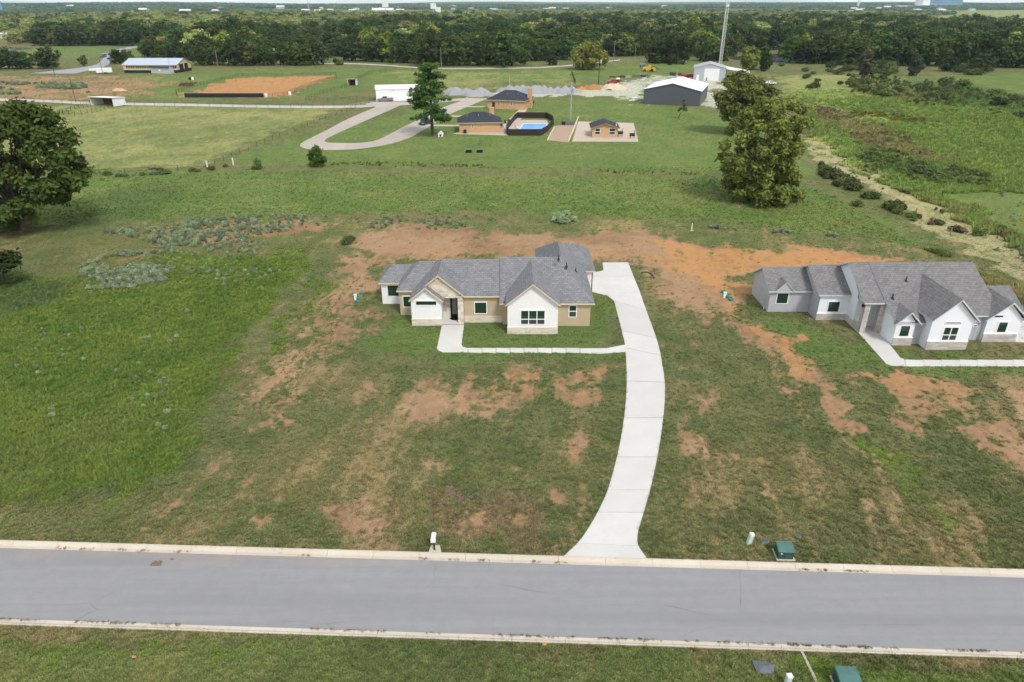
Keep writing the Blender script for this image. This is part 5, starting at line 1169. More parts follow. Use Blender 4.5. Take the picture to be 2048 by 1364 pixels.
def transformer(p, w_, d_, h, rz_, label):
    r = empty('transformer_box', label, 'transformer', gv(*p), rz_); MB().box(-w_ / 2 - .08, w_ / 2 + .12, -d_ / 2 - .12, d_ / 2 + .08, -.1, .09).build('pad', CURB, r)
    bevel(MB().box(-w_ / 2, w_ / 2, -d_ / 2, d_ / 2, .09, h * .78).build('cabinet', GRNP, r), .02, 2)
    b = MB(); b.prism([(-w_ / 2 - .03, -d_ / 2 - .04, h * .78), (-w_ / 2 - .03, -d_ / 2 - .04, h * .84), (-w_ / 2 - .03, 0, h), (-w_ / 2 - .03, d_ / 2 + .03, h * .98), (-w_ / 2 - .03, d_ / 2 + .03, h * .78)], (w_ + .06, 0, 0)); bevel(b.build('lid', GRNP2, r), .02, 2)
    MB().box(-.012, .012, -d_ / 2 - .03, -d_ / 2 - .004, .12, h * .74).build('door_seam', GRNP2, r); MB().box(-w_ * .36, -w_ * .36 + .1, -d_ / 2 - .015, -d_ / 2 - .003, h * .6, h * .68).build('warning_label', WTRIM, r); return r
transformer((1566, 1111), .98, .85, .85, R(-3), 'dark green transformer box beside the curb on the house side'); transformer((1690, 1374), 1.05, 1.0, .95, R(-3), 'dark green transformer box at the bottom edge in the near verge')
def pedestal(p, tilt, label):
    r = empty('utility_pedestal', label, 'pedestal', gv(*p)); r.rotation_euler = (0, tilt, .1); MB().box(-.13, .13, -.11, .11, -.05, .68).build('post', PALEG, r); bevel(MB().box(-.15, .15, -.13, .13, .68, .86).build('cap', M('pale_cap', (.66, .72, .68), .5), r), .03, 2)
pedestal((1497, 1087), R(9), 'pale green utility pedestal leaning near the curb'); pedestal((1573, 1372), R(2), 'pale green utility pedestal in the near verge')
LIDM = M('grey_lid', (.085, .09, .10), .7, .2)
for p, rr_, lb in (((1530, 1082), .27, 'round grey meter lid in the grass near the leaning pedestal'), ((1596, 1072), .2, 'small round grey meter lid in open grass')):
    r = empty('meter_lid', lb, 'lid', gv(*p)); MB().lathe([(rr_, 0), (rr_, .05), (rr_ * .9, .06)], n=18).build('ring', M('lid_ring', (.2, .2, .2), .8), r); MB().lathe([(rr_ * .86, .04), (rr_ * .86, .066), (.0, .07)], n=18).build('cover', LIDM, r)
def clod(name, label, cat, p, size, col, seed, n=5, z=0.0):
    rr = random.Random(seed); r = empty(name, label, cat, gv(*p, z)); mt = M('clod_%d' % seed, col, .95, .35, 8)
    for i in range(n):
        bm_ = bmesh.new(); bmesh.ops.create_icosphere(bm_, subdivisions=2, radius=1)
        for v in bm_.verts: v.co *= rr.uniform(.75, 1.2)
        me_ = bpy.data.meshes.new('lump'); bm_.to_mesh(me_); bm_.free(); me_.materials.append(mt); s_ = size * rr.uniform(.25, .5)
        link('lump', me_, r, (rr.uniform(-.7, .7) * size, rr.uniform(-.25, .25) * size, 0), rr.uniform(0, 3), (s_ * 1.4, s_ * .7, s_ * .35))
clod('soil_clods', 'brown soil clods lying on the street', 'clods', (311, 1127), .42, (.17, .12, .075), 51, 9, -.055); clod('soil_clods', 'small dark soil clod beside the larger clods on the street', 'clods', (344, 1117), .16, (.13, .10, .07), 52, 3, -.055)
for i, (px_, py_) in enumerate(((110, 1096), (155, 1097), (232, 1099), (270, 1101), (845, 1123), (905, 1122), (970, 1125), (1068, 1128), (1120, 1129), (1594, 1138), (1640, 1139), (1690, 1142), (1712, 1142))):
    pass
sheet = MB(); sheet.v = [(-.35, -.3, .04), (.5, -.35, .02), (.7, .15, .16), (.1, .45, .06), (-.45, .4, .2), (.1, .05, .22)]; sheet.f = [(0, 1, 5), (1, 2, 5), (2, 3, 5), (3, 4, 5), (4, 0, 5)]; sheet.mi = [0] * 5
so_ = sheet.build('plastic_sheet', M('black_plastic', (.10, .11, .125), .35, .2), None, gv(1524, 1338)); tag(so_, 'crumpled dark plastic sheet in the near verge', 'plastic'); m_s = so_.modifiers.new('thick', 'SOLIDIFY'); m_s.thickness = .02
o, a, L = frame_at((1601, 1299), (1650, 1400)); tag(MB().box(0, L, -.07, .07, -.05, .06).build('concrete_strip', OLDCON, None, o, a), 'narrow concrete strip running through the near verge', 'strip')
for p, lb, c_ in (((1081, 1300), 'tiny orange marker flag beside the near curb', (.75, .28, .03)), ((264, 1325), 'tiny pink marker flag in the near verge', (.75, .25, .28))):
    r = empty('marker_flag', lb, 'flag', gv(*p)); MB().tube((0, 0, 0), (.12, 0, .5), .012, .012, 5).build('stake', GALV, r); MB().box(.12, .32, -.01, .01, .38, .52).build('cloth', M('flag_%d' % int(c_[1] * 100 + p[0]), c_, .7), r)
SEP = M('teal_lid', (.045, .20, .155), .6, .1)
def septic(ps, label_base):
    for p, rr_, lb in ps:
        r = empty('septic_lid', lb, 'lid', gv(*p)); MB().lathe([(rr_ * 1.0, -.05), (rr_ * 1.02, .28), (rr_ * .9, .32), (rr_ * .55, .38), (0, .40)], n=20).build('lid', SEP, r); MB().lathe([(.08, .4), (.08, .44), (0, .44)], n=8).build('bolt', DKMETAL, r)
septic([((1447.5, 586), .36, 'teal septic lid farthest back in the bare soil lot'), ((1455.5, 595.5), .30, 'middle teal septic lid beside the white pump box'), ((1461.5, 601), .27, 'teal septic lid closest to the grey house lawn'), ((723.5, 588.5), .27, 'teal septic lid behind the white riser at the cream house'), ((716.5, 599), .24, 'teal septic lid beside the white riser at the cream house'), ((715.5, 605.5), .22, 'teal septic lid in front of the white riser at the cream house')], '')
for p, lb in (((1449, 595), 'white pump box among the teal lids in bare soil'), ((711.5, 599), 'white riser among teal lids beside the cream house')):
    r = empty('pump_box', lb, 'box', gv(*p)); MB().box(-.14, .14, -.12, .12, -.05, .5).build('post', WTRIM, r); MB().box(-.17, .17, -.15, .15, .5, .7).build('cap', WPAINT, r)
b = MB(); pr = None
for p in smooth_line([(1283, 546), (1292, 545), (1302, 549), (1309, 557)], 16):
    q = Vector((p[0], p[1], .08)); 
    if pr is not None: b.tube(pr, q, .06, .06, 6)
    pr = q
tag(b.build('drain_hose', DKMETAL), 'black corrugated hose lying beside the parking apron', 'hose')
r = empty('survey_stake', 'white survey stake with yellow base behind the lots', 'stake', gv(1383, 462)); MB().box(-.05, .05, -.05, .05, 0, 1.2).build('stake', WTRIM, r); MB().box(-.3, .3, -.12, .12, 0, .12).build('base', YEL, r)
for p, lb in (((1268, 196), 'white sheet of scrap lying beside the charcoal shed'), ((1263, 201), 'smaller white scrap sheet closer to the lawn')):
    tag(MB().prism([(-1, -.5, .05), (1.2, -.6, .12), (1.0, .6, .25), (-.8, .5, .1)], (0, 0, .06)).build('scrap_sheet', WTRIM, None, gv(*p)), lb, 'scrap')

# ------------------------------------------------------------------ far town
def far_building(p, w_, d_, h, label, wall=(.72, .72, .72), roofc=None, name='far_building', gable=True, cat='building', z0=None, group=None):
    x, y = g(*p); w_, d_, h = (w_ * .55, d_ * .55, h * .5) if y > 1400 else (w_ * .8, d_ * .8, h * .8); wall = tuple(v * .8 for v in wall); z0 = float(terrain(np.array([x]), np.array([y]))[0]); mt = M('far_%d_%d_%d' % tuple(int(v * 50) for v in wall), wall, .7, .1, .1); r = empty(name, label, cat, (x, y, z0), 0, group)
    MB().box(-w_ / 2, w_ / 2, 0, d_, -2, h).build('wall', mt, r); rm = M('far_roof_%d' % int((roofc or (.7, .7, .72))[0] * 100), roofc or (.7, .7, .72), .5, .1, .1)
    b = MB()
    if gable: roofp(b, [(-w_ / 2 - .5, -.5, h), (w_ / 2 + .5, -.5, h), (w_ / 2 + .5, d_ / 2, h + d_ * .18), (-w_ / 2 - .5, d_ / 2, h + d_ * .18)], .3); roofp(b, [(-w_ / 2 - .5, d_ + .5, h), (w_ / 2 + .5, d_ + .5, h), (w_ / 2 + .5, d_ / 2, h + d_ * .18), (-w_ / 2 - .5, d_ / 2, h + d_ * .18)], .3)
    else: b.box(-w_ / 2 - .4, w_ / 2 + .4, -.4, d_ + .4, h, h + .8)
    b.build('roof', [rm, rm], r)
    n = max(2, int(w_ / 8))
    for i in range(n): cube_obj('window', GLASS, r, -w_ / 2 + (i + .3) * w_ / n, -w_ / 2 + (i + .7) * w_ / n, -.1, .05, h * .35, h * .7)
    return r
TOWN = [((462, 70), 14, 12, 6, 'pale house half hidden in the yellow green wood', (.62, .62, .64), (.45, .46, .48)), ((410, 73), 9, 9, 5, 'small white cottage in the wood west of the pale house', (.7, .7, .7), (.5, .5, .5)), ((690, 45), 22, 15, 9, 'white far building beside the wood edge', (.75, .75, .75), None), ((356, 40), 24, 20, 13, 'white far building above the yellow green wood', (.75, .75, .74), None), ((765, 24), 150, 60, 16, 'long white warehouse on the plain', (.78, .78, .78), None), ((705, 23.5), 50, 30, 12, 'tan building west of the long warehouse', (.5, .38, .3), None), ((660, 22), 40, 30, 10, 'pale building at the western end of the town', (.7, .68, .62), None), ((800, 22), 60, 30, 10, 'grey building east of the long warehouse', (.3, .3, .3), None), ((622, 42), 30, 20, 12, 'red brown far building at the mast foot', (.3, .1, .06), (.25, .1, .07)), ((1105, 19), 60, 40, 14, 'cream far building on the bright plain', (.72, .62, .5), (.6, .5, .4)), ((1220, 19), 40, 30, 12, 'red roofed far building on the plain', (.6, .5, .45), (.45, .14, .1)), ((1395, 30), 60, 30, 10, 'long pale roofs beyond the dark wood', (.7, .62, .55), (.66, .55, .48)), ((1280, 60), 14, 10, 10, 'pale metal roof deep in the dark wood', (.5, .5, .5), (.55, .56, .58)), ((1885, 23), 45, 25, 12, 'white barn at the edge of the golden field', (.75, .75, .75), None), ((1945, 22), 40, 25, 12, 'teal roofed white farm building by the golden field', (.72, .72, .72), (.2, .42, .42)), ((1720, 24), 50, 30, 14, 'white building beside the highway bridge', (.72, .72, .7), None), ((1775, 18), 60, 40, 20, 'white far building among trees beyond the highway', (.74, .74, .72), None), ((285, 22), 60, 40, 14, 'white barn roofs on the pale plain', (.74, .74, .74), None), ((140, 15.5), 60, 40, 18, 'tiny white farm on the hazy plain', (.74, .74, .74), None), ((5, 76), 12, 8, 5, 'white shed beside the western pond', (.72, .72, .72), None), ((370, 26), 70, 40, 16, 'cluster of white town roofs', (.74, .74, .74), None), ((430, 25), 40, 30, 14, 'white town building next to the cluster of roofs', (.74, .74, .74), None), ((1330, 16), 60, 40, 18, 'pale tiny building near the horizon', (.7, .7, .7), None), ((560, 17), 70, 50, 18, 'pale tiny farm on the horizon', (.7, .7, .68), None), ((905, 16), 60, 40, 18, 'white tiny farm on the horizon', (.74, .74, .72), None)]
for p, w_, d_, h, lb, wc, rc in TOWN: far_building(p, w_, d_, h, lb, wc, rc)
rf_ = random.Random(77); fr_ = []
for cx0, cx1, cy0, cy1, nn in ((600, 800, 15, 26, 11), (1060, 1280, 12.5, 21, 10), (330, 480, 18, 34, 7), (1560, 1900, 13, 26, 10), (880, 1040, 14, 24, 5)):
    for i in range(nn): fr_.append(far_building((rf_.uniform(cx0, cx1), rf_.uniform(cy0, cy1)), rf_.uniform(22, 60), rf_.uniform(18, 34), rf_.uniform(9, 15), 'small pale far roof on the plain', (rf_.uniform(.55, .8),) * 3, rf_.choice((None, (.4, .42, .45), (.5, .3, .25))), group='far roofs on the plain'))
# highway bridge, hotel tower, water tower, billboards, mast
x, y = g(1640, 27); r = empty('highway_bridge', 'long pale concrete highway bridge on the plain', 'bridge', (x, y, 0)); MB().box(-140, 110, -6, 6, 9, 11).build('deck', M('pale_bridge', (.62, .6, .56), .8), r); MB().box(-140, 110, -6.4, -6, 11, 12.2).build('parapet', M('pale_bridge', (.62, .6, .56)), r)
for i in range(9): MB().box(-135 + i * 29, -132 + i * 29, -4, 4, -1, 9).build('pier', M('pale_bridge', (.62, .6, .56)), r)
x, y = g(1868, 14); r = empty('hotel_tower', 'tall blue glass and white hotel tower on the horizon', 'tower', (x, y, 0)); MB().box(-30, 160, 0, 120, -2, 130).build('glass_block', M('blue_curtain_wall', (.10, .20, .30), .25), r); MB().box(-75, -35, -10, 80, -2, 135).build('white_core', WPAINT, r); MB().box(-230, 420, -40, 60, -2, 22).build('podium', WPAINT, r)
for i in range(8): MB().box(-32, 161, -.6, -.1, 14 + i * 15, 16 + i * 15).build('floor_band', M('band_grey', (.35, .42, .5), .4), r)
x, y = g(1715, 16); r = empty('water_tower', 'white water tower spire on the horizon', 'water tower', (x, y, 0)); MB().lathe([(14, 0), (6, 12), (5, 50), (16, 66), (18, 76), (10, 86), (0, 88)], n=16).build('tank', WPAINT, r); MB().tube((0, 0, 86), (0, 0, 100), .8, .4, 6).build('mast', GALV, r)
x, y = g(-8, 24); r = empty('water_tower', 'blue water tank at the edge of the plain', 'water tower', (x, y, 0)); MB().tube((0, 0, 0), (0, 0, 46), 24, 24, 20).build('tank', M('sky_blue_paint', (.16, .38, .66), .5), r); MB().lathe([(24, 46), (12, 50), (0, 51)], n=20).build('dome', M('sky_blue_paint', (.16, .38, .66), .5), r)
for p, lb, hh in (((868, 40), 'tall white billboard beyond the wood', 24), ((877, 38), 'lower white billboard beside the tall one', 16), ((773, 43), 'white billboard mast at the wood edge', 28)):
    x, y = g(*p); r = empty('billboard', lb, 'sign', (x, y, 0)); MB().tube((0, 0, 0), (0, 0, hh), 1.0, .8, 8).build('mast', GALV, r); MB().box(-6, 6, -1, 1, hh - 2, hh + 9).build('panel', WPAINT, r)
x, y = g(620, 40); r = empty('radio_mast', 'thin pale radio mast rising over the far town', 'mast', (x, y, 0)); MB().tube((0, 0, 0), (0, 0, 78), .7, .5, 6).build('mast', GALV, r); MB().tube((0, 0, 0), (5, 0, 40), .25, .25, 4).build('stay', GALV, r)
# ponds
def pond(pts, label):
    q = [g(*p) for p in pts]
    if sum(q[j][0] * q[(j + 1) % len(q)][1] - q[(j + 1) % len(q)][0] * q[j][1] for j in range(len(q))) < 0: q = q[::-1]
    return tag(MB().poly([(x, y, .06) for x, y in q]).build('pond', WATER), label, kind='structure')
k = NG('pond_water'); n = k.noise(k.pos(), .4, 3); k.bsdf((.10, .12, .15), .08, k.bump(n, .08, .1), 0, .6); WATER = k.m
pond([(1455, 116), (1520, 108), (1580, 107), (1640, 112), (1690, 114), (1700, 122), (1640, 128), (1570, 124), (1540, 124), (1470, 120)], 'pale reflecting pond behind the trees'); pond([(-200, 101), (-20, 104), (30, 101), (64, 97), (55, 95), (-200, 94)], 'small pale pond beyond the western trees')

# ------------------------------------------------------------------ vegetation
NR = np.random.RandomState(5)
def leafmat(name, c0, c1, trans=.22, inst=None):
    k = NG(name); a = k.n('ShaderNodeAttribute', attribute_name='tint'); r = k.n('ShaderNodeObjectInfo').outputs['Random']
    s = k.n('ShaderNodeSeparateColor'); k.t.links.new(a.outputs['Color'], s.inputs[0])
    c = k.mix(s.outputs[0], c0, c1)
    v = k.n('ShaderNodeHueSaturation'); k.put(v.inputs['Color'], c); k.put(v.inputs['Value'], k.math('MULTIPLY_ADD', r, .85, .6)); k.put(v.inputs['Hue'], k.math('MULTIPLY_ADD', k.math('FRACT', k.math('MULTIPLY', r, 7.3)), -.04, .515)); k.put(v.inputs['Saturation'], k.math('MULTIPLY_ADD', r, .2, .85))
    d = k.n('ShaderNodeBsdfDiffuse'); t = k.n('ShaderNodeBsdfTranslucent'); m = k.n('ShaderNodeMixShader'); m.inputs[0].default_value = trans
    k.t.links.new(v.outputs[0], d.inputs[0]); k.t.links.new(v.outputs[0], t.inputs[0]); k.t.links.new(d.outputs[0], m.inputs[1]); k.t.links.new(t.outputs[0], m.inputs[2]); k.t.links.new(m.outputs[0], k.out.inputs[0])
    return k.m
OAK = leafmat('oak_leaves', (.030, .056, .014), (.088, .120, .030)); OLIVEL = leafmat('olive_leaves', (.078, .120, .024), (.265, .300, .060)); PINE = leafmat('pine_needles', (.028, .066, .022), (.090, .140, .040)); SHADEDL = leafmat('cloud_shaded_wood_leaves', (.030, .058, .018), (.092, .135, .038)); SUNLITL = leafmat('sunlit_wood_leaves', (.165, .215, .070), (.380, .410, .150)); SAGE = leafmat('sage_leaves', (.165, .225, .120), (.320, .385, .235)); FARL = leafmat('far_wood_leaves', (.060, .105, .050), (.160, .215, .095)); BUSHL = leafmat('bush_leaves', (.055, .092, .028), (.150, .185, .062)); BRNL = leafmat('dry_weed_leaves', (.120, .085, .050), (.225, .165, .100)); GOLDL = leafmat('goldenrod_leaves', (.12, .13, .025), (.25, .23, .04)); BRIGHT = leafmat('bright_shrub_leaves', (.03, .075, .015), (.085, .150, .030))  # near wood's cloud shade and far wood's sunlight are in the leaf colours
BARK = M('bark', (.075, .058, .045), .95, .3, 1.5); PALEBARK = M('pale_bark', (.16, .14, .12), .95, .3, 1.5)
def leaves_mesh(name, clumps, per, size, mat, seed, squash=.8, up=.45, shell=.3):
    """clumps: rows of x,y,z,r; each clump carries per diamond-shaped sprays near its surface"""
    q = np.random.RandomState(seed); C = np.repeat(np.array(clumps, float), per, 0); n = len(C)
    d = q.normal(size=(n, 3)); d /= np.linalg.norm(d, axis=1)[:, None]
    rad = C[:, 3] * (shell + (1 - shell) * q.rand(n) ** .6) * (1 + .32 * q.normal(size=n))
    pos = C[:, :3] + d * rad[:, None] * np.array([1, 1, squash])
    nn = d * .55 + np.array([0, 0, up]) + q.normal(size=(n, 3)) * .45; nn /= np.linalg.norm(nn, axis=1)[:, None]
    t = np.cross(nn, q.normal(size=(n, 3))); t /= np.linalg.norm(t, axis=1)[:, None]; b = np.cross(nn, t)
    s = size * (.55 + .9 * q.rand(n))[:, None]
    V = np.stack([pos - t * s, pos + b * s * .55 + nn * s * .12, pos + t * s, pos - b * s * .55 + nn * s * .12], 1).reshape(-1, 3)
    me = bpy.data.meshes.new(name); me.vertices.add(4 * n); me.vertices.foreach_set('co', V.astype(np.float32).ravel())
    me.loops.add(4 * n); me.loops.foreach_set('vertex_index', np.arange(4 * n, dtype=np.int32)); me.polygons.add(n); me.polygons.foreach_set('loop_start', np.arange(0, 4 * n, 4, dtype=np.int32)); me.update(calc_edges=True)
    ct = np.repeat(q.rand(len(clumps)), per); tint = np.clip(.55 * q.rand(n) + .45 * ct, 0, 1); tc = np.repeat(np.stack([tint, tint, tint, np.ones(n)], 1), 4, 0)
    at = me.color_attributes.new('tint', 'FLOAT_COLOR', 'POINT'); at.data.foreach_set('color', tc.astype(np.float32).ravel()); me.materials.append(mat); return me
def limbs_mesh(name, base_r, h_fork, clumps, mat, seed, nl=9, bend=.5, lean=(0, 0)):
    rr = random.Random(seed); b = MB(); f = Vector((lean[0], lean[1], h_fork)); b.tube((0, 0, -.4), f * .5 + Vector((lean[0] * -.1, 0, 0)), base_r * 1.15, base_r * .85, 9, cap=False); b.tube(f * .5 + Vector((lean[0] * -.1, 0, 0)), f, base_r * .85, base_r * .7, 9)
    for c in rr.sample(list(map(tuple, clumps)), min(nl, len(clumps))):
        e = Vector(c[:3]); m = f.lerp(e, .5) + Vector((rr.uniform(-bend, bend), rr.uniform(-bend, bend), rr.uniform(0, bend)))
        b.tube(f - Vector((0, 0, .2)), m, base_r * .42, base_r * .24, 6, cap=False); b.tube(m, e, base_r * .24, base_r * .07, 5, cap=False)
    return b.mesh(name, mat, True)
def blob_clumps(seed, n, R_, zc, rz, cr, zmin=.5):
    q = np.random.RandomState(seed); out = []
    while len(out) < n:
        d = q.normal(size=3); d /= np.linalg.norm(d); t = .35 + .6 * q.rand() ** .5; w_ = 1 + .22 * math.sin(3 * math.atan2(d[1], d[0]) + seed)
        p = (d[0] * R_ * t * w_, d[1] * R_ * t * w_, zc + d[2] * rz * t)
        if p[2] > zmin: out.append((*p, cr * (.7 + .6 * q.rand())))
    return out
def outline_clumps(outline, py_base, seed, n, cr, depth=.85):
    """clumps inside a crown whose silhouette was measured in the photo; depth follows the width"""
    q = random.Random(seed); x0, y0 = g(1024, py_base); W = [atY(px, py, y0) for px, py in outline]
    zs = [w_[1] for w_ in W]; xs = [w_[0] for w_ in W]; out = []
    def span(z):
        X = []
        for i in range(len(W)):
            a, b = W[i], W[(i + 1) % len(W)]
            if (a[1] > z) != (b[1] > z): X.append(a[0] + (b[0] - a[0]) * (z - a[1]) / (b[1] - a[1]))
        return (min(X), max(X)) if len(X) >= 2 else None
    while len(out) < n:
        z = q.uniform(min(zs), max(zs)); sp = span(z)
        if not sp: continue
        hw = (sp[1] - sp[0]) / 2; xc = (sp[0] + sp[1]) / 2
        if hw < cr * .5: continue
        u = q.uniform(-1, 1); r_ = cr * q.uniform(.7, 1.25); x = xc + u * max(0, hw - r_ * .75)
        dmax = depth * math.sqrt(max(0, 1 - u * u)) * min(hw, 9); sg = q.choice((-1, 1)); y = sg * dmax * math.sqrt(q.random())
        out.append((x, y, z, r_))
    return out, y0
def grown_tree(name, base, outline, label, mat, seed, n, per, leaf, cr, trunk_r, fork, cat='tree', bark=BARK, nl=12, group=None):
    cl, y0 = outline_clumps(outline, base[1], seed, n, cr); bx, by = g(*base); cl = [(c[0] - bx, c[1], max(c[2], c[3] * .6), c[3]) for c in cl]
    r = empty(name, label, cat, (bx, by, 0), 0, group); link('crown', leaves_mesh('crown', cl, per, leaf, mat, seed), r); link('trunk', limbs_mesh('trunk', trunk_r, fork, cl, bark, seed, nl), r); return r
grown_tree('pecan_tree', (47, 460), [(-130, 330), (-80, 255), (0, 214), (40, 215), (78, 226), (108, 240), (122, 262), (140, 290), (146, 318), (166, 333), (188, 350), (180, 372), (150, 380), (140, 400), (95, 420), (60, 430), (30, 442), (-20, 440), (-80, 440), (-140, 400)], 'large dark spreading tree standing over the western meadow', OAK, 3, 165, 190, .38, 1.4, .6, 4.5, nl=24)
grown_tree('leafy_tree', (-45, 580), [(-150, 480), (-90, 440), (-20, 440), (12, 470), (18, 505), (22, 545), (0, 548), (-60, 560), (-140, 550)], 'dark tree cut off by the picture edge below the large tree', OAK, 4, 30, 300, .3, 1.3, .35, 2.0)
grown_tree('leafy_tree', (1518, 402), [(1470, 238), (1500, 216), (1540, 203), (1590, 205), (1620, 225), (1636, 255), (1626, 285), (1598, 302), (1588, 335), (1607, 362), (1606, 392), (1585, 395), (1570, 378), (1545, 405), (1500, 408), (1465, 392), (1440, 368), (1436, 300), (1455, 265)], 'big olive green tree with lopsided crown beside the sandy track', OLIVEL, 5, 190, 190, .31, 1.05, .5, 3.0, nl=22)
grown_tree('leafy_tree', (1484, 268), [(1428, 192), (1445, 162), (1480, 147), (1520, 155), (1546, 176), (1545, 202), (1525, 232), (1495, 250), (1460, 248), (1438, 235)], 'rounded olive green tree directly behind the lopsided one', OLIVEL, 6, 130, 170, .38, 1.25, .45, 3.5)
grown_tree('leafy_tree', (1177, 139), [(1138, 118), (1150, 95), (1172, 83), (1198, 88), (1216, 108), (1214, 128), (1200, 140), (1152, 140)], 'broad yellow green tree alone before the dark wood', OLIVEL, 7, 50, 130, .7, 2.6, .5, 3.0)
grown_tree('leafy_tree', (1333, 126), [(1290, 105), (1305, 80), (1340, 70), (1375, 78), (1385, 100), (1375, 122), (1330, 127), (1298, 124)], 'tall rounded green tree behind the yellow machine', OAK, 8, 55, 130, .7, 2.8, .5, 3)
grown_tree('leafy_tree', (1425, 122), [(1385, 100), (1400, 80), (1440, 78), (1462, 95), (1460, 118), (1400, 124)], 'bluish green tree beside the radio tower foot', SHADEDL, 9, 45, 120, .7, 2.8, .5, 3)
grown_tree('leafy_tree', (1497, 139), [(1478, 120), (1485, 100), (1505, 94), (1522, 104), (1522, 130), (1490, 140)], 'light olive tree at the pond, closer to the barn', OLIVEL, 10, 30, 130, .6, 2.0, .35, 2.5); grown_tree('leafy_tree', (1530, 139), [(1515, 120), (1520, 102), (1538, 98), (1546, 112), (1543, 132), (1525, 140)], 'bright green tree at the pond, farther from the barn', OAK, 11, 26, 130, .6, 1.9, .35, 2.5)
grown_tree('leafy_tree', (1735, 150), [(1715, 130), (1722, 108), (1738, 100), (1752, 110), (1754, 135), (1745, 150), (1720, 150)], 'pale feathery tree standing in the eastern scrub', leafmat('pale_leaves', (.10, .115, .05), (.19, .20, .10)), 12, 28, 130, .55, 1.5, .3, 2)
grown_tree('leafy_tree', (1832, 152), [(1818, 135), (1822, 112), (1836, 108), (1842, 125), (1840, 150), (1820, 152)], 'slim pale tree in the eastern scrub', leafmat('slim_pale_leaves', (.08, .105, .05), (.16, .18, .09)), 13, 18, 120, .5, 1.2, .25, 2)
grown_tree('shrub', (634, 332), [(613, 318), (618, 300), (632, 294), (648, 300), (656, 312), (650, 330), (620, 332)], 'dense bright green shrub below the farm drive', BRIGHT, 14, 40, 130, .2, .62, .12, .8, 'shrub'); grown_tree('shrub', (514, 338), [(502, 330), (508, 321), (520, 321), (527, 332), (520, 338), (505, 338)], 'small olive shrub on the meadow fence line', BUSHL, 15, 18, 90, .18, .5, .08, .5, 'shrub')
grown_tree('shrub', (1128, 442), [(1098, 434), (1108, 427), (1130, 424), (1152, 428), (1158, 436), (1145, 442), (1105, 442)], 'pale sage shrub behind the cream house', SAGE, 16, 34, 120, .12, .42, .06, .4, 'shrub')
# leaning sapling on the farm lawn
o = gv(1357, 237); r = empty('young_tree', 'small leaning tree on the lawn before the charcoal shed', 'tree', o); cl = [(1.0, 0, 3.2, .7), (1.7, .2, 3.0, .6), (.3, -.2, 2.9, .6), (1.4, .3, 3.7, .55), (2.0, -.2, 2.6, .45), (1.2, 0, 4.6, .4), (1.2, .1, 5.3, .35), (1.6, 0, 4.0, .4), (-.1, .2, 2.4, .4)]
link('crown', leaves_mesh('crown', cl, 110, .16, BUSHL, 21), r); b = MB(); pts = [(0, 0, -.2), (.1, 0, .8), (.55, 0, 1.6), (1.1, 0, 2.1), (1.2, 0, 3.4), (1.2, 0, 5.0)]
for i in range(5): b.tube(pts[i], pts[i + 1], .17 - i * .028, .17 - (i + 1) * .028, 7, cap=False)
b.build('trunk', BARK, r)
# pine beside the farm drive
o = gv(865, 271); r = empty('pine_tree', 'tall pine with layered boughs beside the farm drive', 'tree', o); q = random.Random(31); cl = []
for i in range(15):
    z = 4.4 + i * .95 + (i % 2) * .25; rad = (6.6 if i < 3 else 6.0 - (i - 3) * .12) * (1 - max(0, i - 8) * .075); nb = 5 if i < 12 else 4
    for j in range(nb):
        a_ = q.uniform(0, 6.28); rr_ = rad * q.uniform(.55, 1.05)
        for t in (1.0, .72, .45): cl.append((rr_ * t * math.cos(a_) + q.uniform(-.3, .3), rr_ * t * math.sin(a_), z - .25 * rr_ * t * .3 + q.uniform(-.25, .25), q.uniform(.75, 1.15) * (1.15 - .25 * t)))
for i in range(8): cl.append((q.uniform(-1.2, 1.2), q.uniform(-1.2, 1.2), 17.0 + q.uniform(0, 1.2), .8))
link('crown', leaves_mesh('crown', cl, 62, .28, PINE, 31, .62), r); b = MB(); b.tube((0, 0, -.3), (0, 0, 9), .48, .34, 9).tube((0, 0, 9), (.1, 0, 17.5), .34, .08, 8)
for c in q.sample(cl, 60): b.tube((0, 0, c[2] + .3), c[:3], .07, .03, 4, cap=False)
b.build('trunk', BARK, r)

ORD = 'first second third fourth fifth sixth seventh eighth ninth tenth eleventh twelfth thirteenth fourteenth fifteenth sixteenth seventeenth eighteenth nineteenth twentieth'.split()
def nth(i): return ORD[i] if i < 20 else (('twentieth', 'thirtieth', 'fortieth', 'fiftieth')[(i + 1) // 10 - 2] if (i + 1) % 10 == 0 else ('twenty-', 'thirty-', 'forty-', 'fifty-')[(i + 1) // 10 - 2] + ORD[(i + 1) % 10 - 1])
def number(objs):
    for i, o_ in enumerate(sorted(objs, key=lambda t: t.location.x / max(1, t.location.y))): o_['label'] = o_['label'] + ', ' + nth(i) + ' from the left'
number(fr_)
# ---- wood-edge trees: individuals sharing a few crown shapes
VAR = []
for i, (R_, h, mt) in enumerate(((5.6, 12, SHADEDL), (4.8, 13, SHADEDL), (6.4, 13, OAK), (5.2, 11, SHADEDL), (4.6, 12, OLIVEL), (5.6, 13, SUNLITL), (5.0, 11, SUNLITL))):
    cl = blob_clumps(40 + i, 44, R_, h * .50, h * .50, R_ * .30, .9); VAR.append((leaves_mesh('crown', cl, 34, .58, mt, 60 + i), limbs_mesh('trunk', .35, 3.0, cl, BARK, 70 + i, 7), h))
def wood_tree(p, h, v, label, group):
    cm, tm, h0 = VAR[v]; s_ = h / h0; rz_ = rnd.uniform(0, 6.28); r = empty('oak_tree' if v != 4 else 'leafy_tree', label, 'tree', gv(*p), rz_, group); sc3 = (s_ * rnd.uniform(1.0, 1.35), s_ * rnd.uniform(1.0, 1.35), s_)
    link('crown', cm, r, scale=sc3); link('trunk', tm, r, scale=sc3); return r
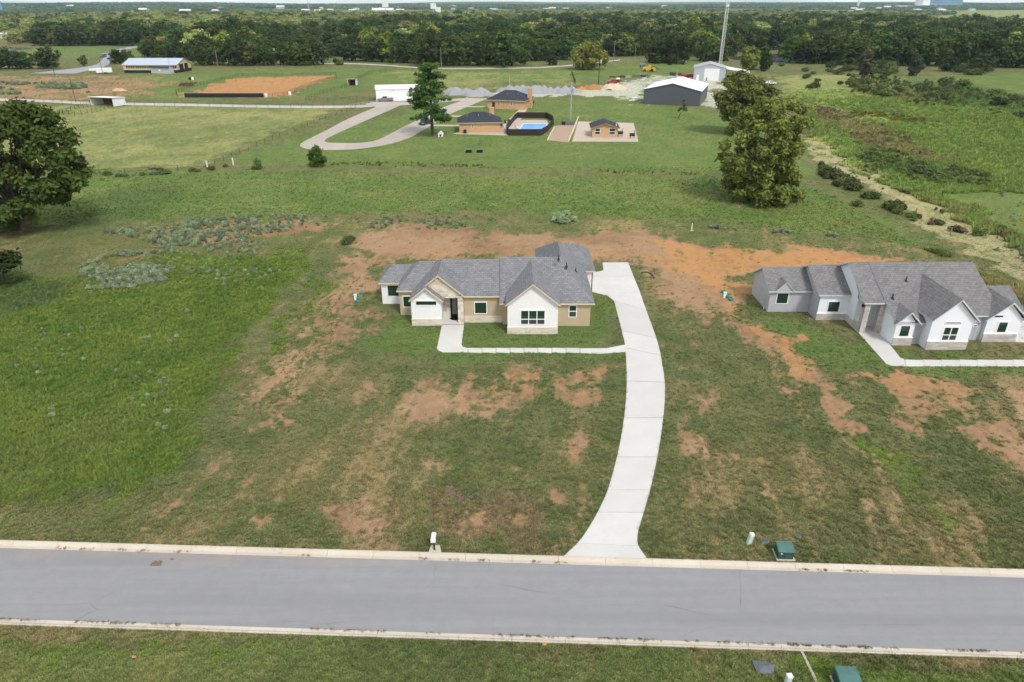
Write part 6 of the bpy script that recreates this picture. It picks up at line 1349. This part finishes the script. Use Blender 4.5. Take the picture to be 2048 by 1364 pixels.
ROWS = [((-60, 139), (118, 137), 8, 8, 11, 'dark tree in the clump between lane and western pond', 'trees between lane and western pond'), ((225, 129), (262, 126), 3, 7, 9, 'tree crowded behind the west end of the long stable', 'trees behind the long stable'), ((285, 112), (400, 122), 8, 10, 13, 'tree rising behind the long stable roof', 'trees behind the long stable'), ((400, 130), (640, 130), 13, 11, 14, 'dark tree of the wood edge behind the arena', 'wood edge behind the arena'), ((395, 119), (640, 121), 12, 12, 15, 'dark tree in the second rank behind the arena', 'wood edge behind the arena'),
        ((75, 91), (325, 90), 17, 13, 17, 'dark tree in the row beyond the western field', 'tree row beyond the western field'), ((690, 122), (840, 126), 9, 11, 14, 'dark tree of the wood edge above the white garage', 'wood edge above the farm lane'), ((848, 131), (1030, 130), 11, 13, 17, 'dark tree standing forward of the wood near the lane pole', 'wood edge above the farm lane'), ((700, 114), (1030, 118), 16, 13, 17, 'dark tree in the second rank above the farm lane', 'wood edge above the farm lane'), ((1035, 122), (1140, 119), 7, 11, 15, 'dark tree of the wood edge west of the broad lone tree', 'wood edge near the broad lone tree'), ((1215, 112), (1300, 110), 7, 12, 15, 'dark tree of the wood edge behind the crossarm pole', 'wood edge near the broad lone tree'),
        ((1395, 113), (1470, 112), 5, 12, 15, 'dark tree behind the radio tower', 'trees near the tower and pond'), ((1480, 100), (1570, 99), 6, 13, 16, 'dark tree on the far bank of the pond', 'trees near the tower and pond'), ((1575, 125), (1660, 127), 6, 14, 17, 'dark tree on the near bank east of the pond', 'trees near the tower and pond'), ((1660, 128), (2170, 137), 24, 14, 18, 'dark tree of the wood edge beyond the eastern scrub', 'wood edge beyond the eastern scrub'), ((1640, 117), (2170, 125), 22, 15, 18, 'dark tree in the second rank beyond the eastern scrub', 'wood edge beyond the eastern scrub')]
for (x0, y0), (x1, y1), n, h0, h1, lb, gp in ROWS:
    row_ = []
    for i in range(n):
        t = (i + .5 + rnd.uniform(-.35, .35)) / n; v = rnd.choice((0, 1, 2, 3, 0, 1, 3, 4)); row_.append(wood_tree((x0 + (x1 - x0) * t, y0 + (y1 - y0) * t + rnd.uniform(-1.2, 1.2)), rnd.uniform(h0, h1), v, lb, gp))
    number(row_)
wood_tree((169, 132), 6, 1, 'small dark round tree beside the country road pole', None); wood_tree((672, 128), 3.4, 3, 'tiny dark tree beside the woodland lane', None); wood_tree((1008, 136), 8.5, 1, 'small dark tree standing on the woodland lane verge', None); wood_tree((1104, 130), 6, 3, 'small bluish tree before the wood, west of the lone broad tree', None); wood_tree((873, 138), 3.6, 4, 'small yellow green shrub by the lane pole', None); wood_tree((1895, 143), 8, 3, 'low dark tree in front of the eastern wood', None); wood_tree((1960, 146), 9, 0, 'rounded dark tree in front of the eastern wood, nearer the bright field', None)

# ---- scattering
def instancer(name, src, pts, scl, label, rot=None, cols=None, kind='stuff'):
    me_ = bpy.data.meshes.new(name); n = len(pts); me_.vertices.add(n); me_.vertices.foreach_set('co', np.asarray(pts, np.float32).ravel())
    a = me_.attributes.new('iscale', 'FLOAT_VECTOR', 'POINT'); s3 = np.asarray(scl, np.float32); s3 = np.repeat(s3[:, None], 3, 1) if s3.ndim == 1 else s3; a.data.foreach_set('vector', s3.ravel())
    a = me_.attributes.new('irot', 'FLOAT_VECTOR', 'POINT'); rv = np.zeros((n, 3), np.float32); rv[:, 2] = NR.rand(n) * 6.283; a.data.foreach_set('vector', rv.ravel())
    if cols is not None: a = me_.attributes.new('icol', 'FLOAT_COLOR', 'POINT'); a.data.foreach_set('color', np.concatenate([cols, np.ones((n, 1))], 1).astype(np.float32).ravel())
    o = link(name, me_); ng = bpy.data.node_groups.new(name + '_scatter', 'GeometryNodeTree'); ng.interface.new_socket('Geometry', in_out='INPUT', socket_type='NodeSocketGeometry'); ng.interface.new_socket('Geometry', in_out='OUTPUT', socket_type='NodeSocketGeometry')
    N = ng.nodes; gi = N.new('NodeGroupInput'); go = N.new('NodeGroupOutput'); ip = N.new('GeometryNodeInstanceOnPoints'); oi = N.new('GeometryNodeObjectInfo'); oi.inputs['Object'].default_value = src
    s1 = N.new('GeometryNodeInputNamedAttribute'); s1.data_type = 'FLOAT_VECTOR'; s1.inputs[0].default_value = 'iscale'; s2 = N.new('GeometryNodeInputNamedAttribute'); s2.data_type = 'FLOAT_VECTOR'; s2.inputs[0].default_value = 'irot'
    L = ng.links.new; L(gi.outputs[0], ip.inputs['Points']); L(oi.outputs['Geometry'], ip.inputs['Instance']); L(s1.outputs[0], ip.inputs['Scale']); L(s2.outputs[0], ip.inputs['Rotation']); L(ip.outputs[0], go.inputs[0])
    m = o.modifiers.new('scatter', 'NODES'); m.node_group = ng; return tag(o, label, kind=kind)
def inside(poly, X, Y): return sdist(poly, X, Y) > 0
def fill(poly_px, step, jit=.45):
    P_ = np.array([g(*p) for p in poly_px]); lo, hi = P_.min(0), P_.max(0); xs = np.arange(lo[0], hi[0], step); ys = np.arange(lo[1], hi[1], step); X, Y = np.meshgrid(xs, ys); X = X.ravel() + NR.uniform(-jit, jit, X.size) * step; Y = Y.ravel() + NR.uniform(-jit, jit, Y.size) * step
    k_ = inside(P_.tolist(), X, Y) & (np.abs(X) < (Y * _c + 14) * .75 * 1.25 + 30); return X[k_], Y[k_]
srcs = []
for v in range(7):      # one real tree of each kind serves as the pattern for the mass behind it
    srcs.append(next(o for o in bpy.data.objects if o.name.startswith('crown') and o.data == VAR[v][0]) if v < 5 else None)
for v, p in ((5, (60, 84)), (6, (30, 88))):
    r = wood_tree(p, 12, v, 'pale yellow green tree at the edge of the light western wood' if v == 5 else 'pale green tree next to the western pond shed', None); srcs[v] = [c for c in r.children if c.name.startswith('crown')][0]
def wood(poly, step, kinds, hs, label, name, z=0, dens=None):
    X, Y = fill(poly, step); kk = NR.choice(len(kinds), len(X))
    if dens is not None: m = dens(X, Y); X, Y, kk = X[m], Y[m], kk[m]
    Z = terrain(X, Y)
    for j, v in enumerate(kinds):
        m = kk == j; n = int(m.sum())
        if n == 0: continue
        h = NR.uniform(hs[0], hs[1], n) * (.7 + .6 * fbm(X[m], Y[m], .012, 3, 88)) / VAR[v][2]; s3 = np.stack([h * NR.uniform(1.05, 1.5, n), h * NR.uniform(1.05, 1.5, n), h], 1); instancer(name, srcs[v], np.stack([X[m], Y[m], Z[m] - .5], 1), s3, label)
wood([(285, 106), (395, 116), (640, 117), (700, 112), (850, 116), (1030, 115), (1140, 114), (1215, 108), (1300, 106), (1395, 110), (1470, 108), (1480, 97), (1570, 96), (1640, 114), (2048, 122), (2700, 130), (2700, 49), (2048, 47), (1950, 50), (1860, 46), (1700, 44), (1500, 46), (1350, 44), (1100, 43), (900, 48), (760, 52), (650, 66), (500, 78), (330, 88)], 12.5, (0, 1, 2, 3, 0, 1, 4, 3, 2, 6), (8, 17), 'dense dark green wood filling the middle distance', 'forest', dens=lambda X, Y: fbm(X, Y, .009, 3, 33) > .22 + .4 * ss(900, 1500, Y))
wood([(75, 88), (325, 88), (325, 78), (240, 73), (80, 76)], 10, (0, 1, 3), (12, 15), 'dark wood behind the western field', 'forest')
wood([(-700, 92), (60, 86), (72, 78), (240, 74), (330, 88), (500, 78), (650, 66), (760, 52), (900, 48), (1100, 43), (1350, 44), (1500, 46), (1700, 44), (1850, 44), (1830, 31), (1700, 33), (1500, 28), (1300, 27), (1000, 29), (900, 32), (700, 33), (500, 33), (300, 34), (0, 40), (-700, 45)], 13, (5, 6, 5, 6, 4, 0), (9, 15), 'lighter yellow green wood beyond the dark wood', 'forest', dens=lambda X, Y: fbm(X, Y, .006, 3, 77) > .28)
gcl = []; qg = np.random.RandomState(9)
for i in range(26): gcl.append((qg.uniform(-34, 34), qg.uniform(-26, 26), 3.5 + qg.uniform(-1.5, 1.5), qg.uniform(4, 6)))
gx, gy = g(1200, 25); gz = float(terrain(np.array([gx]), np.array([gy]))[0]); gr_ = empty('grove', 'small blue green grove on the bright plain', 'trees', (gx, gy, gz)); gcr = link('crown', leaves_mesh('crown', gcl, 60, 2.6, FARL, 90, .8), gr_)
def plain(X, Y):
    m = fbm(X, Y, .0016, 4, 55) > .5
    for P_ in ([(180, 27), (290, 20), (420, 24), (300, 32)], [(-60, 33), (22, 24), (24, 32), (-60, 38)], [(640, 22), (900, 20), (930, 30), (660, 28)], [(960, 19), (1100, 17), (1260, 20), (1000, 22)], [(1150, 21), (1220, 17), (1230, 22)], [(1860, 38), (1900, 22), (2060, 20), (2300, 24), (2300, 42), (1960, 42)]): m &= ~inside([g(*p) for p in P_], X, Y)
    return m
X, Y = fill([(-700, 44), (0, 39), (300, 33), (700, 32), (1000, 28), (1500, 27), (1830, 30), (2700, 40), (2700, 12.2), (-700, 12.2)], 46); m = plain(X, Y); X, Y = X[m], Y[m]; instancer('forest', gcr, np.stack([X, Y, terrain(X, Y) - 1.5], 1), NR.uniform(.7, 1.2, len(X)), 'far blue green groves scattered over the plain')
X, Y = fill([(-700, 12.2), (2700, 12.2), (2700, 9.3), (-700, 9.3)], 130); instancer('forest', gcr, np.stack([X, Y, terrain(X, Y) - 2], 1), np.stack([NR.uniform(2, 3, len(X)), NR.uniform(2, 3, len(X)), NR.uniform(1, 1.6, len(X))], 1), 'hazy wooded hills along the horizon')

# ---- bushes of the eastern scrub and fence lines
BUSH = []
for i, mt in enumerate((BUSHL, BUSHL, BRNL, SAGE, GOLDL)): cl = blob_clumps(110 + i, 14, 1.15, .75, .6, .5, .2); BUSH.append((leaves_mesh('foliage', cl, 60, .17, mt, 120 + i), limbs_mesh('stem', .06, .3, cl, BARK, 130 + i, 6, .1)))
def bush(p, s_, v, label, group):
    r = empty('bush', label, 'bush', gv(*p), rnd.uniform(0, 6.28), group); s3 = (s_ * rnd.uniform(.9, 1.4), s_ * rnd.uniform(.9, 1.3), s_); link('foliage', BUSH[v][0], r, scale=s3); link('stem', BUSH[v][1], r, scale=s3); return r
def bushes(poly, n, s0, s1, kinds, label, group):
    P_ = [g(*p) for p in poly]; A = np.array(P_); lo, hi = A.min(0), A.max(0); c_ = 0; row_ = []
    while c_ < n:
        x, y = rnd.uniform(lo[0], hi[0]), rnd.uniform(lo[1], hi[1])
        if not inside(P_, np.array([x]), np.array([y]))[0]: continue
        r = bush((1024, 700), rnd.uniform(s0, s1), rnd.choice(kinds), label, group); r.location = (x, y, 0); c_ += 1; row_.append(r)
    number(row_)
bushes([(1620, 130), (1720, 140), (1900, 160), (2060, 200), (2060, 240), (1950, 215), (1750, 190), (1690, 170)], 34, 1.1, 2.3, (0, 1, 0, 1, 1), 'dark scrub bush in the eastern rough ground', 'bushes of the eastern scrub'); bushes([(1700, 128), (1900, 140), (2048, 146), (2048, 150), (1880, 150), (1700, 148)], 22, 1.8, 3.2, (0, 1, 1), 'bush along the foot of the eastern wood', 'bushes at the foot of the eastern wood')
bushes([(1730, 300), (1850, 325), (1960, 350), (1960, 365), (1830, 362), (1735, 340)], 16, .7, 1.3, (0, 1, 1), 'green bush in the thicket above the sandy track', 'bushes in the thicket above the track'); bushes([(1560, 130), (1660, 145), (1690, 175), (1600, 200)], 8, 1.0, 1.7, (0, 1), 'bush in the dry grass beyond the lopsided tree', 'bushes in the dry grass')
bushes([(185, 352), (300, 343), (470, 332), (470, 338), (300, 352), (190, 360)], 18, .35, .7, (0, 1, 0, 0, 3), 'bush on the western meadow fence line', 'bushes on the meadow fence line'); pass
bushes([(1640, 340), (1700, 362), (1740, 380), (1700, 375), (1645, 350)], 7, .6, 1.1, (0, 2, 1), 'bush at the edge of the sandy track', 'bushes by the track'); bushes([(1650, 400), (1800, 425), (1960, 470), (2040, 490), (1960, 478), (1780, 430)], 12, .4, .8, (2, 0, 0), 'weed bush along the east side of the track', 'bushes by the track')
for p, s_, v, lb in (((1705, 380), 1.2, 1, 'dark cedar bush beside the sandy track'), ((1655, 352), 1.3, 1, 'green thicket below the lopsided tree'), ((1545, 190), 1.8, 0, 'green bush beside the rounded olive tree'), ((694, 488), .7, 0, 'green weed bush at the bare bank behind the cream house'), ((700, 483), .6, 0, 'smaller green weed bush at the bare bank'), ((680, 130), 1.5, 0, 'small bush by the woodland lane')): bush(p, s_, v, lb, None)

# ---- weeds and turf
def plant_src(name, label, me_, p): return tag(link(name, me_, None, gv(*p)), label, kind='stuff')
cl = blob_clumps(150, 9, .32, .30, .24, .17, .06); sage_o = plant_src('weeds', 'pale sage weed at the dirt patch', leaves_mesh('weeds', cl, 34, .075, SAGE, 151), (520, 455))
def scatter_weeds(poly, n, s0, s1, label, src=None, clump=.12):
    P_ = [g(*p) for p in poly]; A = np.array(P_); lo, hi = A.min(0), A.max(0); X = NR.uniform(lo[0], hi[0], n * 6); Y = NR.uniform(lo[1], hi[1], n * 6); m = inside(P_, X, Y) & (fbm(X, Y, clump, 3, 171) > .48); X, Y = X[m][:n], Y[m][:n]
    instancer('weeds', src or sage_o, np.stack([X, Y, np.zeros(len(X))], 1), NR.uniform(s0, s1, len(X)), label)
scatter_weeds([(140, 560), (170, 530), (240, 505), (310, 505), (340, 540), (330, 565), (250, 580), (160, 580)], 620, .5, 1.1, 'dense patch of pale sage weeds in the western field', clump=.3); scatter_weeds([(190, 465), (330, 445), (420, 435), (560, 432), (700, 430), (690, 445), (520, 470), (430, 500), (350, 510), (300, 480)], 420, .5, 1.2, 'pale weeds round the red dirt patch', clump=.25); scatter_weeds([(300, 490), (640, 480), (620, 520), (520, 560), (330, 590)], 150, .4, .9, 'scattered pale weeds below the red dirt patch', clump=.25)
scatter_weeds([(1290, 443), (1500, 455), (1720, 470), (1880, 505), (1880, 512), (1700, 478), (1480, 462), (1290, 449)], 300, .5, 1.1, 'line of pale weeds behind the lots'); scatter_weeds([(690, 440), (900, 425), (1000, 440), (900, 462), (760, 462)], 90, .4, 1.0, 'pale weeds on the bare bank behind the cream house', clump=.3); scatter_weeds([(0, 620), (330, 600), (480, 640), (380, 820), (300, 980), (0, 980)], 60, .4, .8, 'thin pale weeds dotted through the lush field'); scatter_weeds([(1640, 310), (1720, 360), (2048, 530), (2048, 400), (1750, 300)], 160, .4, .9, 'pale weeds among the eastern rough grass', clump=.06)
gold_o = plant_src('weeds', 'yellow green weed on the ditch line', leaves_mesh('weeds', cl, 34, .075, GOLDL, 152), (760, 331)); brn_o = plant_src('weeds', 'dry brown weed in the eastern rough', leaves_mesh('weeds', cl, 34, .08, BRNL, 153), (1740, 262)); grn_o = plant_src('weeds', 'dark green weed in the eastern rough', leaves_mesh('weeds', cl, 34, .08, BUSHL, 154), (1780, 320))
scatter_weeds([(660, 325), (780, 324), (1030, 331), (1030, 336), (780, 331), (660, 331)], 150, .25, .6, 'yellow green weeds along the ditch below the farm lawn', gold_o, .2); scatter_weeds([(700, 328), (1030, 333), (1030, 337), (700, 333)], 50, .2, .5, 'dry weeds along the ditch below the farm lawn', brn_o, .2); scatter_weeds([(1200, 340), (1400, 346), (1400, 351), (1200, 346)], 60, .25, .6, 'yellow green weeds along the ditch east of the pool house', gold_o, .2)
scatter_weeds([(1620, 208), (1760, 245), (1840, 290), (1930, 322), (1860, 328), (1740, 292), (1650, 242)], 420, .6, 1.4, 'dry brown weeds in the eastern rough', brn_o, .12); scatter_weeds([(1690, 150), (1900, 165), (2060, 200), (2060, 260), (1900, 225), (1700, 190)], 450, .9, 2.3, 'dark green undergrowth of the eastern rough', grn_o, .05); scatter_weeds([(1700, 285), (1860, 325), (1980, 350), (1980, 375), (1830, 368), (1720, 340)], 300, .7, 1.8, 'dark green thicket above the sandy track', grn_o, .12); scatter_weeds([(1640, 330), (1720, 372), (1810, 420), (1790, 425), (1690, 385), (1640, 350)], 240, .9, 2.0, 'green weeds on the near side of the sandy track', grn_o, .2); scatter_weeds([(1800, 380), (1900, 418), (2060, 480), (2060, 496), (1890, 430), (1800, 390)], 120, .5, 1.2, 'dry weeds on the far side of the sandy track', brn_o, .2); scatter_weeds([(1700, 220), (1850, 240), (1850, 250), (1700, 232)], 200, .9, 1.8, 'golden weeds in the eastern rough', gold_o, .1)
scatter_weeds([(0, 165), (170, 168), (180, 186), (0, 190)], 300, 1.0, 2.2, 'pale weed bank in the horse lot', None, .06)
# turf tufts: blades in the tone of the turf they grow from
k = NG('turf_blades'); a = k.n('ShaderNodeAttribute', attribute_name='icol', attribute_type='INSTANCER'); r_ = k.n('ShaderNodeObjectInfo').outputs['Random']; v = k.n('ShaderNodeHueSaturation'); k.put(v.inputs['Color'], a.outputs['Color']); k.put(v.inputs['Value'], k.math('MULTIPLY_ADD', r_, .7, .8))
d_ = k.n('ShaderNodeBsdfDiffuse'); k.t.links.new(v.outputs[0], d_.inputs[0]); k.t.links.new(d_.outputs[0], k.out.inputs[0]); TURF = k.m
def tuft(name, n, h, sp, seed):
    q = random.Random(seed); b = MB()
    for i in range(n):
        a_ = q.uniform(0, 6.28); r0 = sp * q.random() ** .5; x, y = r0 * math.cos(a_), r0 * math.sin(a_); l = h * q.uniform(.6, 1.2); t = q.uniform(0, 6.28); wd = .018 + h * .05; lx, ly = math.cos(a_) * l * .6, math.sin(a_) * l * .6
        b.poly([(x - wd * math.cos(t), y - wd * math.sin(t), -.01), (x + wd * math.cos(t), y + wd * math.sin(t), -.01), (x + lx, y + ly, l)])
    return b.mesh(name, TURF)
t1 = plant_src('turf', 'short turf tuft on the near lot', tuft('turf', 14, .09, .10, 1), (600, 980)); t2 = plant_src('tall_grass', 'tall grass tuft in the lush field', tuft('tall_grass', 18, .34, .16, 2), (200, 800))
hard = [[(x, far_back(x) + .02) for x in (-80, 80)] + [(x, near_back(x) - .02) for x in (80, -80)], Ld + Rd[::-1], ap, wk, [(-16, 74), (-13, 71), (-11.2, 68.6), (-.6, 68.6), (-.6, 66.4), (5.1, 66.4), (9, 68), (10.3, 78), (10.3, 87), (3, 87), (-16, 80)], [g(1717, 666), g(1772, 728), g(1782, 732), g(2300, 734), g(2300, 720), g(1808, 719), g(1762, 667)], [(29, 72), (34, 72), (34, 70), (37.3, 66), (39.5, 63.5), (42, 62), (54, 64), (55, 80), (29, 79)], [g(926, 695), g(1250, 690), g(1252, 706), g(926, 706)]]
def free(X, Y):
    m = np.ones(len(X), bool)
    for P_ in hard: m &= ~inside(P_, X, Y)
    return m
vis = np.where((GY > 20) & (GY < 118) & (np.abs(GX) < (GY * _c + CAM_H * _s) * .75 * 1.12))[0]
pk = vis[NR.choice(len(vis), 150000)]; X = GX[pk] + NR.uniform(-.08, .08, len(pk)); Y = GY[pk] + NR.uniform(-.1, .1, len(pk)); keep = free(X, Y) & (NR.rand(len(pk)) < np.clip(1.1 - dm[pk] * 1.5 - (m_['lush'][pk] > .5) * .6, .04, 1)); pk, X, Y = pk[keep], X[keep], Y[keep]
instancer('turf', t1, np.stack([X, Y, np.zeros(len(X))], 1), NR.uniform(.6, 1.5, len(X)), 'mown turf of the lots and verges', cols=np.clip((gc[pk] * .6 + col[pk] * .4) * 1.22, 0, 1))
vis = np.where((GY > 20) & (GY < 112) & (np.abs(GX) < (GY * _c + CAM_H * _s) * .75 * 1.15) & ((m_['lush'] > .4) & (GX < -8) & (GY > 34) | (m_['olive'] > .3) & (GX < -20) & (GY > 85)))[0]
pk = vis[NR.choice(len(vis), 42000)]; X = GX[pk] + NR.uniform(-.15, .15, len(pk)); Y = GY[pk] + NR.uniform(-.15, .15, len(pk)); instancer('tall_grass', t2, np.stack([X, Y, np.zeros(len(X))], 1), NR.uniform(.5, 1.3, len(X)) * np.clip(m_['lush'][pk] * .8 + m_['olive'][pk] * .3, .25, .9), 'tall lush grass of the western field', cols=np.clip(gc[pk] * np.array([1.32, 1.3, 1.4]), 0, 1))
vis = np.where((GY > 96) & (GY < 150) & (np.abs(GX) < (GY * _c + CAM_H * _s) * .75 * 1.1) & (m_['lawn'] > .4) & (GX < 60))[0]
pk = vis[NR.choice(len(vis), 16000)]; X = GX[pk] + NR.uniform(-.2, .2, len(pk)); Y = GY[pk] + NR.uniform(-.3, .3, len(pk)); instancer('tall_grass', t2, np.stack([X, Y, np.zeros(len(X))], 1), NR.uniform(.3, .85, len(X)), 'uneven meadow grass behind the lots', cols=np.clip(gc[pk] * NR.uniform(.95, 1.6, len(pk))[:, None], 0, 1))

vis = np.where((GY > 70) & (GY < 300) & (np.abs(GX) < (GY * _c + CAM_H * _s) * .75 * 1.1) & (m_['olive'] > .35) & (GX > 60) & (m_['lawn'] < .85) & (m_['sand'] < .08))[0]
pk = vis[NR.choice(len(vis), 26000)]; X = GX[pk] + NR.uniform(-.3, .3, len(pk)); Y = GY[pk] + NR.uniform(-.4, .4, len(pk)); instancer('tall_grass', t2, np.stack([X, Y, np.zeros(len(X))], 1), NR.uniform(.9, 2.4, len(X)), 'tall rough grass of the eastern field', cols=np.clip(col[pk] * np.array([1.3, 1.42, 1.2]) * NR.uniform(.85, 1.25, len(pk))[:, None], 0, 1))

gx_ = np.concatenate([NR.uniform(-36, 34, 700), np.repeat([g(px_, 1300)[0] for px_ in (1594, 1620, 1690, 1730)], 12) + NR.uniform(-.25, .25, 48)]); gy_ = near_asph(gx_) + NR.normal(0, .035, len(gx_)) - .02; kp = fbm(gx_, gy_ * 0, .6, 3, 41) > .5; gx_, gy_ = gx_[kp], gy_[kp]
instancer('weeds', t1, np.stack([gx_, gy_, np.full(len(gx_), -.055)], 1), NR.uniform(.3, .8, len(gx_)), 'weeds growing in the gutter seam of the near curb', cols=np.tile(np.array([[.13, .13, .06]]), (len(gx_), 1)))
cx_ = np.array([g(a_, 1120)[0] for a_ in (110, 150, 232, 270, 345, 605, 845, 905, 968, 1070, 1120, 1600, 1640, 1690, 1712)]); gx_ = np.repeat(cx_, 14) + NR.normal(0, .22, len(cx_) * 14); gy_ = far_asph(gx_) + .12 + NR.normal(0, .06, len(gx_))
instancer('weeds', t1, np.stack([gx_, gy_, np.full(len(gx_), -.06)], 1), NR.uniform(.3, .8, len(gx_)), 'dry weeds and soil caught in the far gutter', cols=np.tile(np.array([[.26, .19, .11]]), (len(gx_), 1)))

# ------------------------------------------------------------------ haze
hz = MB().box(-13000, 13000, -150, 15800, -3, 190).build('haze', bpy.data.materials.new('haze_air')); hm = hz.data.materials[0]; hm.use_nodes = True; nt_ = hm.node_tree; nt_.nodes.clear(); pv = nt_.nodes.new('ShaderNodeVolumePrincipled'); pv.inputs['Color'].default_value = (.62, .82, 1.0, 1); pv.inputs['Density'].default_value = 5e-5; pv.inputs['Anisotropy'].default_value = .2; oo = nt_.nodes.new('ShaderNodeOutputMaterial'); nt_.links.new(pv.outputs[0], oo.inputs['Volume']); tag(hz, 'thin pale blue haze over the plain', kind='stuff')
